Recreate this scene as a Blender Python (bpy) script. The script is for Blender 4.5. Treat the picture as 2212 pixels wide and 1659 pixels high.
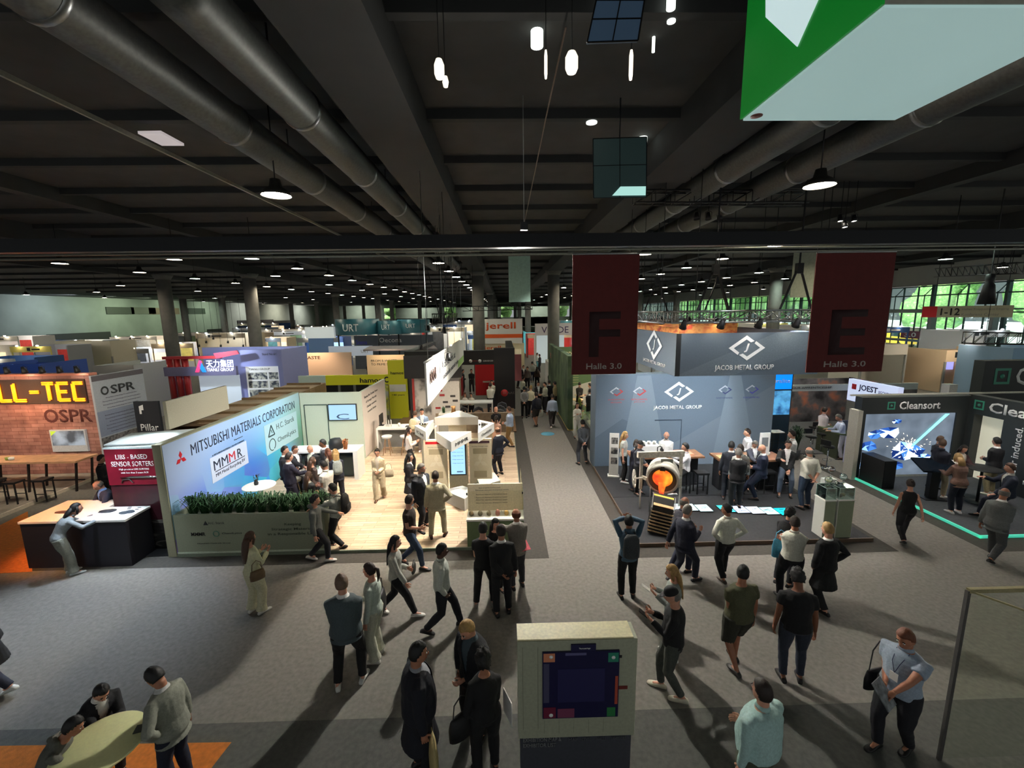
import bpy, bmesh, math, random
from mathutils import Vector, Matrix, noise
random.seed(7)
R = math.radians
scene = bpy.context.scene
for o in list(bpy.data.objects): bpy.data.objects.remove(o)
COL = scene.collection

# ---------------------------------------------------------------- camera, world, view
CAMH = 5.8; FPX = 933.0; PCX, PCY = 1106.0, 829.5
PITCH, ROLL, YAW = R(9.34), R(0.77), R(1.1475)
_cy, _sy = math.cos(YAW), math.sin(YAW)
CF = Vector((_sy*math.cos(PITCH), _cy*math.cos(PITCH), -math.sin(PITCH)))
_r = Vector((_cy, -_sy, 0)); _u = _r.cross(CF)
CR = _r*math.cos(ROLL) - _u*math.sin(ROLL); CU = _r*math.sin(ROLL) + _u*math.cos(ROLL)
cam = bpy.data.objects.new('camera', bpy.data.cameras.new('camera')); COL.objects.link(cam)
cam.matrix_world = Matrix(((CR.x, CU.x, -CF.x, 0), (CR.y, CU.y, -CF.y, 0), (CR.z, CU.z, -CF.z, CAMH), (0, 0, 0, 1)))
cam.data.sensor_width = 36; cam.data.lens = FPX/2212*36; cam.data.clip_end = 600; cam.data.clip_start = .05
scene.camera = cam
vs = scene.view_settings
vs.view_transform = 'Standard'; vs.look = 'None'; vs.gamma = 1; vs.exposure = 0.62
try: vs.use_curve_mapping = False
except Exception: pass
world = bpy.data.worlds.new('world'); scene.world = world; world.use_nodes = True
bg = world.node_tree.nodes['Background']
bg.inputs[0].default_value = (.70, .74, .74, 1); bg.inputs[1].default_value = .30
SUN = bpy.data.lights.new('sun', 'SUN'); SUN.energy = 9.0; SUN.angle = R(3); SUN.color = (1, .97, .9)
so = bpy.data.objects.new('sun', SUN); so.rotation_euler = (R(15), R(-48), 0); COL.objects.link(so)

def spot(x, y, z, tx, ty, tz, e, col=(1, .93, .82), ang=100, blend=.8, r=.08, kind='SPOT'):
    l = bpy.data.lights.new('spotlight_beam', kind); l.energy = e; l.color = col
    if kind == 'SPOT': l.spot_size = R(ang); l.spot_blend = blend
    l.shadow_soft_size = r
    o = bpy.data.objects.new('spotlight_beam', l); COL.objects.link(o); o.location = (x, y, z)
    d = Vector((tx-x, ty-y, tz-z)); o.rotation_euler = d.to_track_quat('-Z', 'Y').to_euler()
    return o
# light from the booths' own trusses and lamp rows and added spots without fixtures
WARM = (1, .86, .66); COOL = (.82, .92, 1); NEUT = (1, .95, .88)
LIGHTS = [  # x, y, z, target, watts, colour, cone
    (-1.9, 11.2, 4.9, -2.6, 12.4, 0, 680, WARM, 110), (-1.9, 15.0, 4.9, -3.0, 15.5, 0, 740, WARM, 120),
    (-1.9, 18.6, 4.9, -2.2, 18.2, 0, 560, WARM, 120), (-5.0, 11.0, 4.7, -6.2, 13.0, .6, 360, NEUT, 115),
    (-5.0, 14.0, 4.7, -8.0, 14.0, 1.3, 340, COOL, 120), (-4.6, 12.8, 4.7, -6.8, 16.9, 1.4, 260, NEUT, 100),
    (6.3, 11.3, 5.2, 6.3, 15.4, 2.0, 420, COOL, 95), (4.6, 11.3, 5.2, 3.8, 15.3, 1.8, 240, COOL, 90),
    (8.0, 11.3, 5.2, 9.2, 15.3, 1.8, 240, COOL, 90), (5.3, 9.3, 6.4, 5.3, 11, 4.8, 75, COOL, 70), (7.2, 9.3, 6.4, 7.2, 11, 4.8, 75, COOL, 70), (2.9, 13, 6.2, 4.45, 13, 4.8, 60, COOL, 80), (5.2, 11.8, 5.4, 5.2, 12.9, 0, 300, NEUT, 120),
    (7.8, 11.8, 5.4, 8.2, 11.9, 0, 300, NEUT, 120), (14.0, 11.0, 4.6, 14.2, 12.6, 0, 160, NEUT, 120),
    (-13.5, 12.5, 4.2, -16.5, 15.2, 1.6, 300, WARM, 115), (-18.0, 12.6, 4.2, -18.5, 15.2, 1.6, 320, WARM, 115),
    (-9.6, 9.0, 3.9, -9.3, 10.1, 1.1, 260, COOL, 60), (-11.6, 8.9, 3.9, -11.0, 10.2, 1.1, 420, (1, .42, .16), 50),
    (-9.0, 8.6, 4.2, -9.1, 10.5, 2.2, 90, COOL, 50), (-8.8, 10.1, 4.4, -8.4, 7.6, 0, 750, (.7, .85, 1), 75), (-.3, 9.0, 3.6, -.3, 10.5, 1.1, 45, WARM, 60), (.4, 12.9, 6.6, .4, 6.5, 0, 1900, (1, .95, .86), 155),  # includes an added fill for the dark showcase front
    (2.2, 15.5, 7.6, 2.2, 13.0, 0, 500, NEUT, 120), (10.8, 13.5, 7.6, 10.4, 10.5, 0, 550, NEUT, 120),
    (2.2, 21, 7.6, 2.2, 20, 0, 380, NEUT, 130),
]
for (x, y, z, tx, ty, tz, e, c, a) in LIGHTS: spot(x, y, z, tx, ty, tz, e, c, a)

# ---------------------------------------------------------------- photograph <-> place
def RAY(px, py): return CF + CR*((px-PCX)/FPX) - CU*((py-PCY)/FPX)
def FL(px, py, z=0.0):
    d = RAY(px, py); t = (z-CAMH)/d.z; return Vector((d.x*t, d.y*t, z))
def AY(px, py, Y):
    d = RAY(px, py); t = Y/d.y; return Vector((d.x*t, Y, CAMH+d.z*t))
def AX(px, py, X):
    d = RAY(px, py); t = X/d.x; return Vector((X, d.y*t, CAMH+d.z*t))

# ---------------------------------------------------------------- materials
def lin(c):
    c = c/255.0
    return c/12.92 if c <= .04045 else ((c+.055)/1.055)**2.4
ORD = ['first', 'second', 'third', 'fourth', 'fifth', 'sixth', 'seventh', 'eighth', 'ninth', 'tenth', 'eleventh', 'twelfth', 'thirteenth', 'fourteenth', 'fifteenth', 'sixteenth', 'seventeenth', 'eighteenth', 'nineteenth', 'twentieth', 'twenty-first', 'twenty-second', 'twenty-third', 'twenty-fourth', 'twenty-fifth', 'twenty-sixth', 'last']
_M = {}
def M(col, rough=.6, metal=0., emit=0., nz=.05, sc=30., bump=0., name=None, coat=0.):
    key = (col, rough, metal, emit, nz, sc, bump, coat)
    if key in _M: return _M[key]
    m = bpy.data.materials.new(name or 'mat_%02x%02x%02x' % col); m.use_nodes = True
    nt = m.node_tree; b = nt.nodes['Principled BSDF']
    c = tuple(lin(v) for v in col)
    b.inputs['Base Color'].default_value = (*c, 1)
    b.inputs['Roughness'].default_value = rough; b.inputs['Metallic'].default_value = metal
    if coat: b.inputs['Coat Weight'].default_value = coat
    if emit:
        b.inputs['Emission Color'].default_value = (*c, 1); b.inputs['Emission Strength'].default_value = emit
    if nz or bump:
        tc = nt.nodes.new('ShaderNodeTexCoord'); n = nt.nodes.new('ShaderNodeTexNoise'); n.inputs['Scale'].default_value = sc
        n.inputs['Detail'].default_value = 3
        nt.links.new(tc.outputs['Object'], n.inputs['Vector'])
        if nz and not emit:
            r = nt.nodes.new('ShaderNodeValToRGB')
            r.color_ramp.elements[0].position = .3; r.color_ramp.elements[1].position = .7
            r.color_ramp.elements[0].color = (*[v*(1-nz*2) for v in c], 1)
            r.color_ramp.elements[1].color = (*[min(1, v*(1+nz*2)) for v in c], 1)
            nt.links.new(n.outputs['Fac'], r.inputs['Fac']); nt.links.new(r.outputs['Color'], b.inputs['Base Color'])
        if bump:
            bp = nt.nodes.new('ShaderNodeBump'); bp.inputs['Strength'].default_value = bump; bp.inputs['Distance'].default_value = .02
            nt.links.new(n.outputs['Fac'], bp.inputs['Height']); nt.links.new(bp.outputs['Normal'], b.inputs['Normal'])
    _M[key] = m
    return m
def glass(tint=(.9, 1, .97), refl=.12, name='clear_glass'):
    k = ('glass', tint, refl)
    if k in _M: return _M[k]
    m = bpy.data.materials.new(name); m.use_nodes = True; nt = m.node_tree; nt.nodes.clear()
    out = nt.nodes.new('ShaderNodeOutputMaterial'); t = nt.nodes.new('ShaderNodeBsdfTransparent'); g = nt.nodes.new('ShaderNodeBsdfGlossy')
    mx = nt.nodes.new('ShaderNodeMixShader'); lw = nt.nodes.new('ShaderNodeLayerWeight'); ma = nt.nodes.new('ShaderNodeMath'); ma.operation = 'MULTIPLY_ADD'
    t.inputs[0].default_value = (*tint, 1); g.inputs['Roughness'].default_value = .03; g.inputs[0].default_value = (.9, .95, .95, 1)
    lw.inputs[0].default_value = .25; ma.inputs[1].default_value = .6 if refl > .1 else .12; ma.inputs[2].default_value = refl*.4
    nt.links.new(lw.outputs['Fresnel'], ma.inputs[0]); nt.links.new(ma.outputs[0], mx.inputs[0])
    nt.links.new(t.outputs[0], mx.inputs[1]); nt.links.new(g.outputs[0], mx.inputs[2]); nt.links.new(mx.outputs[0], out.inputs[0])
    _M[k] = m
    return m

# ---------------------------------------------------------------- mesh builder
class MB:
    def __init__(s): s.v = []; s.f = []; s.m = []; s.s = []
    def add(s, vs, fs, mi=0, sm=False):
        b = len(s.v); s.v.extend([tuple(v) for v in vs])
        for f in fs: s.f.append(tuple(i+b for i in f)); s.m.append(mi); s.s.append(sm)
        return s
    def box(s, x0, x1, y0, y1, z0, z1, mi=0):
        v = [(x, y, z) for z in (z0, z1) for y in (y0, y1) for x in (x0, x1)]
        return s.add(v, [(0, 2, 3, 1), (4, 5, 7, 6), (0, 1, 5, 4), (2, 6, 7, 3), (0, 4, 6, 2), (1, 3, 7, 5)], mi)
    def obox(s, c, sz, rz=0, mi=0, rx=0, ry=0):
        q = Matrix.Rotation(rz, 3, 'Z') @ Matrix.Rotation(ry, 3, 'Y') @ Matrix.Rotation(rx, 3, 'X')
        v = [Vector(c)+q @ Vector((x*sz[0]/2, y*sz[1]/2, z*sz[2]/2)) for z in (-1, 1) for y in (-1, 1) for x in (-1, 1)]
        return s.add(v, [(0, 2, 3, 1), (4, 5, 7, 6), (0, 1, 5, 4), (2, 6, 7, 3), (0, 4, 6, 2), (1, 3, 7, 5)], mi)
    def bar(s, p, q, w, mi=0, h=None):
        p = Vector(p); q = Vector(q); d = (q-p); L = d.length; d.normalize()
        u = Vector((0, 0, 1)) if abs(d.z) < .95 else Vector((0, 1, 0))
        a = d.cross(u).normalized()*w/2; b = a.cross(d).normalized()*(h or w)/2
        v = [e+sa*a+sb*b for e in (p, q) for sb in (-1, 1) for sa in (-1, 1)]
        return s.add(v, [(0, 2, 3, 1), (4, 5, 7, 6), (0, 1, 5, 4), (2, 6, 7, 3), (0, 4, 6, 2), (1, 3, 7, 5)], mi)
    def tube(s, pts, rad, n=8, mi=0, sm=True, side=None, cap=True):
        pts = [Vector(p) for p in pts]; k = len(pts); rings = []; prev = Vector(side) if side else None
        for i, p in enumerate(pts):
            t = (pts[min(i+1, k-1)]-pts[max(i-1, 0)]).normalized()
            if prev is None: prev = Vector((1, 0, 0)) if abs(t.x) < .9 else Vector((0, 1, 0))
            a = (prev-t*prev.dot(t)).normalized(); b = t.cross(a)
            r = rad[i] if isinstance(rad, (list, tuple)) else rad
            ra, rb = r if isinstance(r, tuple) else (r, r)
            rings.append([p+a*ra*math.cos(2*math.pi*j/n)+b*rb*math.sin(2*math.pi*j/n) for j in range(n)])
            if not side: prev = a
        vs = [v for r in rings for v in r]; fs = []
        for i in range(k-1):
            for j in range(n):
                fs.append((i*n+j, i*n+(j+1) % n, (i+1)*n+(j+1) % n, (i+1)*n+j))
        if cap: fs.append(tuple(reversed(range(n)))); fs.append(tuple(range((k-1)*n, k*n)))
        return s.add(vs, fs, mi, sm)
    def cyl(s, p, q, r, r2=None, n=16, mi=0, sm=True): return s.tube([p, q], [r, r if r2 is None else r2], n, mi, sm)
    def ell(s, c, r, nu=12, nv=8, mi=0, q=None, fn=None):
        c = Vector(c); r = (r, r, r) if not isinstance(r, tuple) else r; vs = []; fs = []
        for i in range(nv+1):
            th = math.pi*i/nv
            for j in range(nu):
                ph = 2*math.pi*j/nu; d = Vector((math.sin(th)*math.cos(ph), math.sin(th)*math.sin(ph), math.cos(th)))
                p = Vector((d.x*r[0], d.y*r[1], d.z*r[2]))
                if fn: p = fn(d, p)
                if q: p = q @ p
                vs.append(c+p)
        for i in range(nv):
            for j in range(nu):
                a = i*nu+j; b = i*nu+(j+1) % nu
                fs.append((a, a+nu, b+nu, b))
        return s.add(vs, fs, mi, True)
    def lathe(s, prof, c=(0, 0, 0), n=24, mi=0, sm=True, q=None):
        vs = []; fs = []; c = Vector(c)
        for (r, z) in prof:
            for j in range(n):
                p = Vector((r*math.cos(2*math.pi*j/n), r*math.sin(2*math.pi*j/n), z))
                vs.append(c+(q @ p if q else p))
        for i in range(len(prof)-1):
            for j in range(n): fs.append((i*n+j, i*n+(j+1) % n, (i+1)*n+(j+1) % n, (i+1)*n+j))
        return s.add(vs, fs, mi, sm)
    def prism(s, pts, d, mi=0):          # pts: closed 3D outline, d: extrusion vector
        n = len(pts); d = Vector(d); vs = [Vector(p) for p in pts]; vs += [p+d for p in vs]
        fs = [tuple(range(n-1, -1, -1)), tuple(range(n, 2*n))] + [(i, (i+1) % n, n+(i+1) % n, n+i) for i in range(n)]
        return s.add(vs, fs, mi)
    def mesh(s, mats=()):
        me = bpy.data.meshes.new('m'); me.from_pydata(s.v, [], s.f)
        me.polygons.foreach_set('material_index', s.m); me.polygons.foreach_set('use_smooth', s.s)
        for m in mats: me.materials.append(m)
        bm = bmesh.new(); bm.from_mesh(me); bmesh.ops.recalc_face_normals(bm, faces=bm.faces); bm.to_mesh(me); bm.free()
        me.update(); return me
    def build(s, name, mats, parent=None, label=None, cat=None, group=None, kind=None, loc=None, rz=0):
        if not isinstance(mats, (list, tuple)): mats = [mats]
        me = s.mesh(mats); me.name = name
        o = bpy.data.objects.new(name, me); COL.objects.link(o)
        if parent: o.parent = parent
        if loc: o.location = loc
        if rz: o.rotation_euler.z = rz
        return tag(o, label, cat, group, kind)
def tag(o, label=None, cat=None, group=None, kind=None):
    if label: o['label'] = label
    if cat: o['category'] = cat
    if group: o['group'] = group
    if kind: o['kind'] = kind
    return o
def thing(name, label, cat, loc=(0, 0, 0), rz=0, group=None):
    o = bpy.data.objects.new(name, None); COL.objects.link(o); o.location = loc; o.rotation_euler.z = rz
    o.empty_display_size = .2
    return tag(o, label, cat, group)
def copy_tree(o, parent=None):
    c = o.copy(); COL.objects.link(c)
    if parent: c.parent = parent
    for ch in [k for k in bpy.data.objects if k.parent == o]: copy_tree(ch, c)
    return c
def T(txt, org, w, h, face, mat, parent=None, name='lettering', shear=0, thick=.004, bold=0., align='L', shearw=0, label=None):
    """lettering mesh fitted to a box w x h (0 keeps proportion); face: '-y', '+x', '-x', 'up' or angle"""
    cu = bpy.data.curves.new('t', 'FONT'); cu.body = txt; cu.size = 1; cu.resolution_u = 2; cu.shear = shear
    cu.offset = bold*.6; cu.align_x = 'CENTER' if align == 'C' else 'LEFT'
    ob = bpy.data.objects.new('t', cu); me = bpy.data.meshes.new_from_object(ob)
    bpy.data.objects.remove(ob); bpy.data.curves.remove(cu)
    if not me.vertices: return None
    xs = [v.co.x for v in me.vertices]; ys = [v.co.y for v in me.vertices]
    x0, x1, y0, y1 = min(xs), max(xs), min(ys), max(ys)
    sx = w/(x1-x0) if w else 0; sy = h/(y1-y0) if h else 0
    sx = sx or sy; sy = sy or sx
    for v in me.vertices: v.co = ((v.co.x-(x0+x1)/2)*sx, (v.co.y-(y0+y1)/2)*sy, 0)
    bm = bmesh.new(); bm.from_mesh(me)
    r = bmesh.ops.extrude_face_region(bm, geom=bm.faces[:])
    for e in r['geom']:
        if isinstance(e, bmesh.types.BMVert): e.co.z += thick
    bmesh.ops.recalc_face_normals(bm, faces=bm.faces); bm.to_mesh(me); bm.free()
    me.materials.append(mat)
    o = bpy.data.objects.new(name, me); COL.objects.link(o); o.location = org
    rz = {'-y': 0, '+x': R(90), '-x': R(-90), '+y': R(180)}.get(face, 0) if isinstance(face, str) else face
    o.rotation_euler = (0, 0, 0) if face == 'up' else (R(90), 0, rz)
    if parent: o.parent = parent
    if label: o['label'] = label
    return o
PEND = []                                   # meshes whose modifiers get baked at the end
def pend(o, vox, disp=0, sm=3, post=None):
    m = o.modifiers.new('r', 'REMESH'); m.mode = 'VOXEL'; m.voxel_size = vox; m.use_smooth_shade = True
    s = o.modifiers.new('s', 'SMOOTH'); s.factor = .5; s.iterations = sm
    if disp:
        t = bpy.data.textures.get('folds')
        if not t:
            t = bpy.data.textures.new('folds', 'CLOUDS'); t.noise_scale = .11; t.noise_depth = 1
        d = o.modifiers.new('d', 'DISPLACE'); d.texture = t; d.strength = disp; d.mid_level = .5; d.texture_coords = 'LOCAL'
    PEND.append((o, post))
def bake_all():
    dg = bpy.context.evaluated_depsgraph_get(); dg.update(); new = []
    for o, post in PEND: new.append(bpy.data.meshes.new_from_object(o.evaluated_get(dg)))
    for (o, post), me in zip(PEND, new):
        o.modifiers.clear(); old = o.data; me.materials.clear()
        for m in old.materials: me.materials.append(m)
        o.data = me; me.name = o.name
        if post: post(me)
        me.polygons.foreach_set('use_smooth', [True]*len(me.polygons)); me.update()
    PEND.clear()
# ---------------------------------------------------------------- people
SK = {'l': (205, 150, 125), 'm': (170, 115, 88), 't': (132, 86, 62), 'd': (84, 54, 42)}
HC = {'z': (112, 90, 74), 'k': (16, 14, 14), 'n': (38, 26, 20), 'b': (70, 47, 32), 'r': (104, 58, 34), 'y': (168, 134, 84), 'g': (112, 108, 102), 'w': (170, 166, 160)}
def ik(a, t, l1, l2, pole):
    a = Vector(a); t = Vector(t); d = t-a; L = d.length; mx = (l1+l2)*.995
    if L > mx: t = a+d*(mx/L); d = t-a; L = mx
    if L < abs(l1-l2)+.02: L = abs(l1-l2)+.02
    n = d.normalized(); x = (l1*l1-l2*l2+L*L)/(2*L); hh = math.sqrt(max(0, l1*l1-x*x))
    p = Vector(pole); p = (p-n*p.dot(n)); p.normalize()
    return a+n*x+p*hh, t
def add_hand(mb, w, d, pn, s, mi, curl=.6, right=True):
    d = d.normalized(); n = (pn-d*pn.dot(d)).normalized(); sd = d.cross(n)*(1 if right else -1)
    mb.tube([w-d*.02*s, w+d*.02*s, w+d*.05*s, w+d*.088*s], [(.026*s, .02*s), (.034*s, .02*s), (.041*s, .017*s), (.037*s, .013*s)], 8, mi, side=sd)
    for k, (off, ln) in enumerate(((-.031, .062), (-.011, .074), (.011, .078), (.031, .068))):
        b = w+d*.082*s+sd*off*s; a = curl*.35; pts = [b]; q = b
        for seg in (.42, .32, .26):
            q = q+(d*math.cos(a)+n*math.sin(a))*ln*seg*s; pts.append(q); a += curl*.75
        mb.tube(pts, [.0098*s, .0092*s, .0085*s, .006*s], 6, mi, side=sd)
    b = w+d*.028*s+sd*.03*s; pts = [b, b+(d*.5+sd*.75+n*.3).normalized()*.034*s]; pts.append(pts[1]+(d*.9+sd*.2+n*.45).normalized()*.032*s)
    pts.append(pts[2]+(d+n*.4).normalized()*.022*s); mb.tube(pts, [.013*s, .0115*s, .010*s, .007*s], 6, mi, side=n)
HP = {  # hand targets (x out, y fwd, z) as fractions for a 1.75 m figure standing
    'down': (.27, .02, .80), 'swingf': (.24, .26, .86), 'swingb': (.25, -.22, .86), 'chest': (.08, .30, 1.17), 'phone': (.09, .30, 1.22),
    'belly': (.05, .24, 1.04), 'pocket': (.20, .06, .90), 'hip': (.19, -.02, 1.0), 'back': (.03, -.20, .93), 'cross': (-.12, .20, 1.16),
    'table': (.16, .42, 1.12), 'tablein': (.06, .45, 1.13), 'reach': (.16, .52, 1.18), 'head': (.05, .16, 1.66), 'bag': (.26, .05, .86), 'knee': (.13, .34, .82),
    'lean': (.20, .52, 1.18), 'paper': (.12, .42, 1.22), 'lap': (.06, .26, .92), 'chin': (.04, .20, 1.45)}
def person(label, head=None, feet=None, h=1.75, face=0, z0=0., pose='stand', hands=('down', 'down'), lean=0, nod=8, turn=0, fem=False, fat=1.,
           skin='l', hair='n', hs='short', top='shirt', tc=(230, 228, 222), bot='trousers', bc=(26, 26, 32), shoe=(24, 22, 22), inner=(235, 233, 228),
           belt=False, group=None, stride=.34, seat=None, xy=None, lod=None, extra=None):
    if feet: X, Y, _ = FL(feet[0], feet[1], z0)
    elif xy: X, Y = xy
    else:
        hh = h if pose != 'sit' else h-.92*h/1.75+(seat or .72)+.02
        g = FL(head[0], head[1], z0+hh*.99); X, Y = g.x, g.y
    root = thing('person', label, 'person', (X, Y, z0), -R(face), group)
    s = h/1.75; dist = math.hypot(X, Y); vox = lod or (.0115 if dist < 11 else .015 if dist < 17 else .02 if dist < 26 else .028)
    hipz = .94*s; side = Vector((1, 0, 0)); LA, LB = .43*s, .418*s; az = .075*s
    if pose == 'stand': an = [(.12*s, .02*s, az, 8), (-.12*s, -.03*s, az, -8)]
    elif pose == 'wide': an = [(.17*s, .04*s, az, 12), (-.16*s, -.04*s, az, -12)]; hipz = .91*s
    elif pose == 'walk': an = [(.07*s, stride*s, az+.02, 0), (-.08*s, -stride*s, az+.07, 0)]; hipz = .90*s
    elif pose == 'walk2': an = [(.08*s, -stride*s, az+.07, 0), (-.07*s, stride*s, az+.02, 0)]; hipz = .90*s
    elif pose == 'step': an = [(.09*s, .14*s, az, 4), (-.10*s, -.16*s, az+.03, -4)]; hipz = .92*s
    elif pose == 'sit':
        hipz = (seat or .72)+.10*s; an = [(.15*s, .40*s, max(az, hipz-.76*s), 4), (-.14*s, .30*s, max(az, hipz-.82*s), -4)]
    elif pose == 'perch': hipz = .84*s; an = [(.16*s, .46*s, az, 6), (-.12*s, .10*s, az, -6)]
    P = Vector((0, 0, hipz)); L0 = R(lean)
    if lean > 18 and pose != 'sit': P.y -= .10*s*math.sin(L0)*2
    def sp(t):       # spine point at distance t above the pelvis, tangent angle
        tt = max(0, t); a = L0*min(1, .45+tt*1.3)
        p = P.copy(); n = 6; prev = 0
        if t < 0: return P+Vector((0, 0, t*s)), 0.
        for i in range(1, n+1):
            q = tt*i/n; ai = L0*min(1, .35+q*1.6); p = p+Vector((0, math.sin(ai), math.cos(ai)))*((q-prev)*s); prev = q
        return p, L0*min(1, .35+tt*1.6)
    fm = .88 if fem else 1.; g = fat*s
    ring = [(-.10, .10, .085), (-.04, .168, .118), (.03, .165 if not fem else .172, .118), (.13, .146 if not fem else .122, .108 if not fem else .095),
            (.22, .154 if not fem else .125, .112 if not fem else .1), (.32, .174*fm, .122), (.40, .178*fm, .116), (.45, .155*fm, .10), (.49, .118*fm, .083), (.52, .080*fm, .068), (.55, .062*fm, .062*fm), (.63, .057*fm, .059*fm)]
    bellyf = lambda t: 1+max(0, fat-1)*1.2*math.exp(-((t-.13)/.12)**2)
    def torso(mb, t0, t1, off, flare=0, scale=1.):
        tr = [r for r in ring if t0 <= r[0] <= t1]
        if not any(abs(r[0]-t0) < .01 for r in tr):
            lo = [r for r in ring if r[0] <= max(t0, ring[1][0])][-1:] or [ring[1]]; tr = [(t0, lo[0][1] if t0 >= -.04 else .16, lo[0][2] if t0 >= -.04 else .115)]+[r for r in tr if r[0] > t0]
        pts = []; rad = []
        for (t, a, b) in tr:
            p, an_ = sp(t); k = bellyf(t); o = off+flare*max(0, (.1-t))
            pts.append(p+Vector((0, (k-1)*.05, 0))); rad.append((a*g*scale+o, b*g*k*scale+o) if t < .5 else (a*s+o*.6, b*s+o*.6))
        mb.tube(pts, rad, 18, 0, side=side)
    # legs
    knees = []; ank = []
    for i, (ax_, ay_, az_, yaw) in enumerate(an):
        sg = 1 if i == 0 else -1
        hj = P+Vector((sg*.09*g, 0, -.03*s)); k, t = ik(hj, (ax_, ay_, az_), LA, LB, Vector((sg*.15, 1, 0)))
        knees.append((hj, k)); ank.append((t, yaw))
    # arms
    sh, sa = sp(.432); sh2 = .168*fm*g
    arms = []
    for i in (0, 1):
        sg = 1 if i == 0 else -1; S = sh+Vector((sg*sh2, -.005, 0))
        hp = hands[i] if not isinstance(hands[i], str) else HP[hands[i]]
        tgt = Vector((sg*hp[0]*s, hp[1]*s, hp[2]*s))
        if isinstance(hands[i], str) and hands[i] not in ('table', 'tablein', 'lean'):
            tgt.z += hipz-.94*s
            if lean:
                rel = tgt-P; c, q = math.cos(L0*.8), math.sin(L0*.8)
                if hands[i] not in ('down', 'swingf', 'swingb', 'bag', 'knee', 'lap', 'pocket'): rel = Vector((rel.x, rel.y*c+rel.z*q, rel.z*c-rel.y*q))
                else: rel = rel+Vector((0, (sh-P).y*.75, 0))
                tgt = P+rel
        nm = hands[i] if isinstance(hands[i], str) else ''
        pole = Vector((sg*.9, -.55, -.25)) if nm in ('hip', 'pocket', 'head', 'back') else Vector((sg*.45, -1, -.6))
        e, w = ik(S, tgt, .29*s, .255*s, pole); arms.append((S, e, w, nm))
    # neck and head
    nb, na = sp(.55); nt_, _ = sp(.62); ha = L0*.6+R(nod)*-1
    HQ = Matrix.Rotation(-R(turn), 3, 'Z') @ Matrix.Rotation(-(L0*.45+R(nod)), 3, 'X')
    hcen = nt_+HQ @ Vector((0, .022*s, .085*s)); hq = HQ
    B = MB()
    torso(B, -.10, .63, 0)
    for i in (0, 1):
        hj, k = knees[i]; t = ank[i][0]; S, e, w, nm = arms[i]
        B.tube([hj+Vector((0, 0, .04*s)), hj.lerp(k, .3), k.lerp(hj, .12), k, k.lerp(t, .3), t.lerp(k, .15), t], [.085*g, .083*g, .06*s, .057*s, .057*s, .038*s, .036*s], 12)
        B.tube([t+Vector((0, -.05*s, -.03*s)), t+Vector((0, .02, -.03*s)), t+Vector((0, .12*s, -.045*s))], [.033*s, .037*s, .024*s], 8)
        B.tube([S.lerp(sh, .25), S, S.lerp(e, .35), e, e.lerp(w, .3), w], [.05*g*fm, .055*g*fm, .048*g*fm, .04*s*fm, .041*s*fm, .027*s*fm], 10)
    hr = s*1.03
    B.ell(hcen, (.076*hr, .094*hr, .112*hr), 18, 14, q=hq)
    B.ell(hcen+hq @ Vector((0, .026, -.062))*hr, (.056*hr, .066*hr, .062*hr), 14, 10, q=hq)
    B.ell(hcen+hq @ Vector((0, .10, -.022))*hr, (.015*hr, .024*hr, .028*hr), 8, 6, q=hq)
    B.ell(hcen+hq @ Vector((0, .083, -.067))*hr, (.026*hr, .016*hr, .014*hr), 8, 6, q=hq)
    for sg in (1, -1): B.ell(hcen+hq @ Vector((sg*.078, -.008, -.012))*hr, (.012*hr, .02*hr, .032*hr), 8, 6, q=hq)
    sm_ = M(SK[skin], .55, nz=.03, sc=18, name='skin'); body = B.build('body', [sm_, M((225, 222, 215), .3, nz=0, name='eye_white'), M((20, 14, 12), .3, nz=0, name='iris'), M((150, 78, 70) if skin in 'lm' else (96, 50, 46), .5, nz=0, name='lips')], root)
    E_ = MB(); det = dist < 30
    for i in (0, 1):
        S, e, w, nm = arms[i]; d = (w-e)
        pn = Vector((-1 if i == 0 else 1, 0, 0)) if nm in ('down', 'swingf', 'swingb', 'bag', 'pocket', 'back', '') else Vector((0, 0, -1)) if nm in ('table', 'tablein', 'lean', 'knee', 'reach', 'lap') else Vector((0, -1, .3))
        if nm in ('table', 'tablein', 'lean', 'knee'): d = Vector((d.x, d.y, d.z*.2-.02))
        if abs(d.normalized().dot(pn.normalized())) > .95: pn = Vector((0, .3, 1))
        if det: add_hand(E_, w, d, pn, s*(.9 if fem else 1.02), 0, .25 if nm in ('table', 'lean') else .75, right=(i == 0))
    if dist < 18:
        for sg in (1, -1):
            E_.ell(hcen+hq @ Vector((sg*.031, .085, .008))*hr, (.013*hr, .009*hr, .008*hr), 8, 6, 1, q=hq)
            E_.ell(hcen+hq @ Vector((sg*.031, .091, .008))*hr, (.006*hr, .005*hr, .006*hr), 6, 5, 2, q=hq)
            E_.ell(hcen+hq @ Vector((sg*.032, .088, .03))*hr, (.02*hr, .007*hr, .004*hr), 6, 5, 2, q=hq)
        E_.ell(hcen+hq @ Vector((0, .093, -.062))*hr, (.023*hr, .008*hr, .007*hr), 8, 5, 3, q=hq)
    em = E_.mesh() if E_.v else None
    def post(me, em=em):
        if em:
            bm = bmesh.new(); bm.from_mesh(me); bm.from_mesh(em); bm.to_mesh(me); bm.free()
    pend(body, min(vox, .013) if dist < 14 else vox, 0, 2, post)
    # hair
    hm = M(HC[hair], .6, nz=.10, sc=25, bump=.3, name='hair') if hair in HC else None
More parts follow.
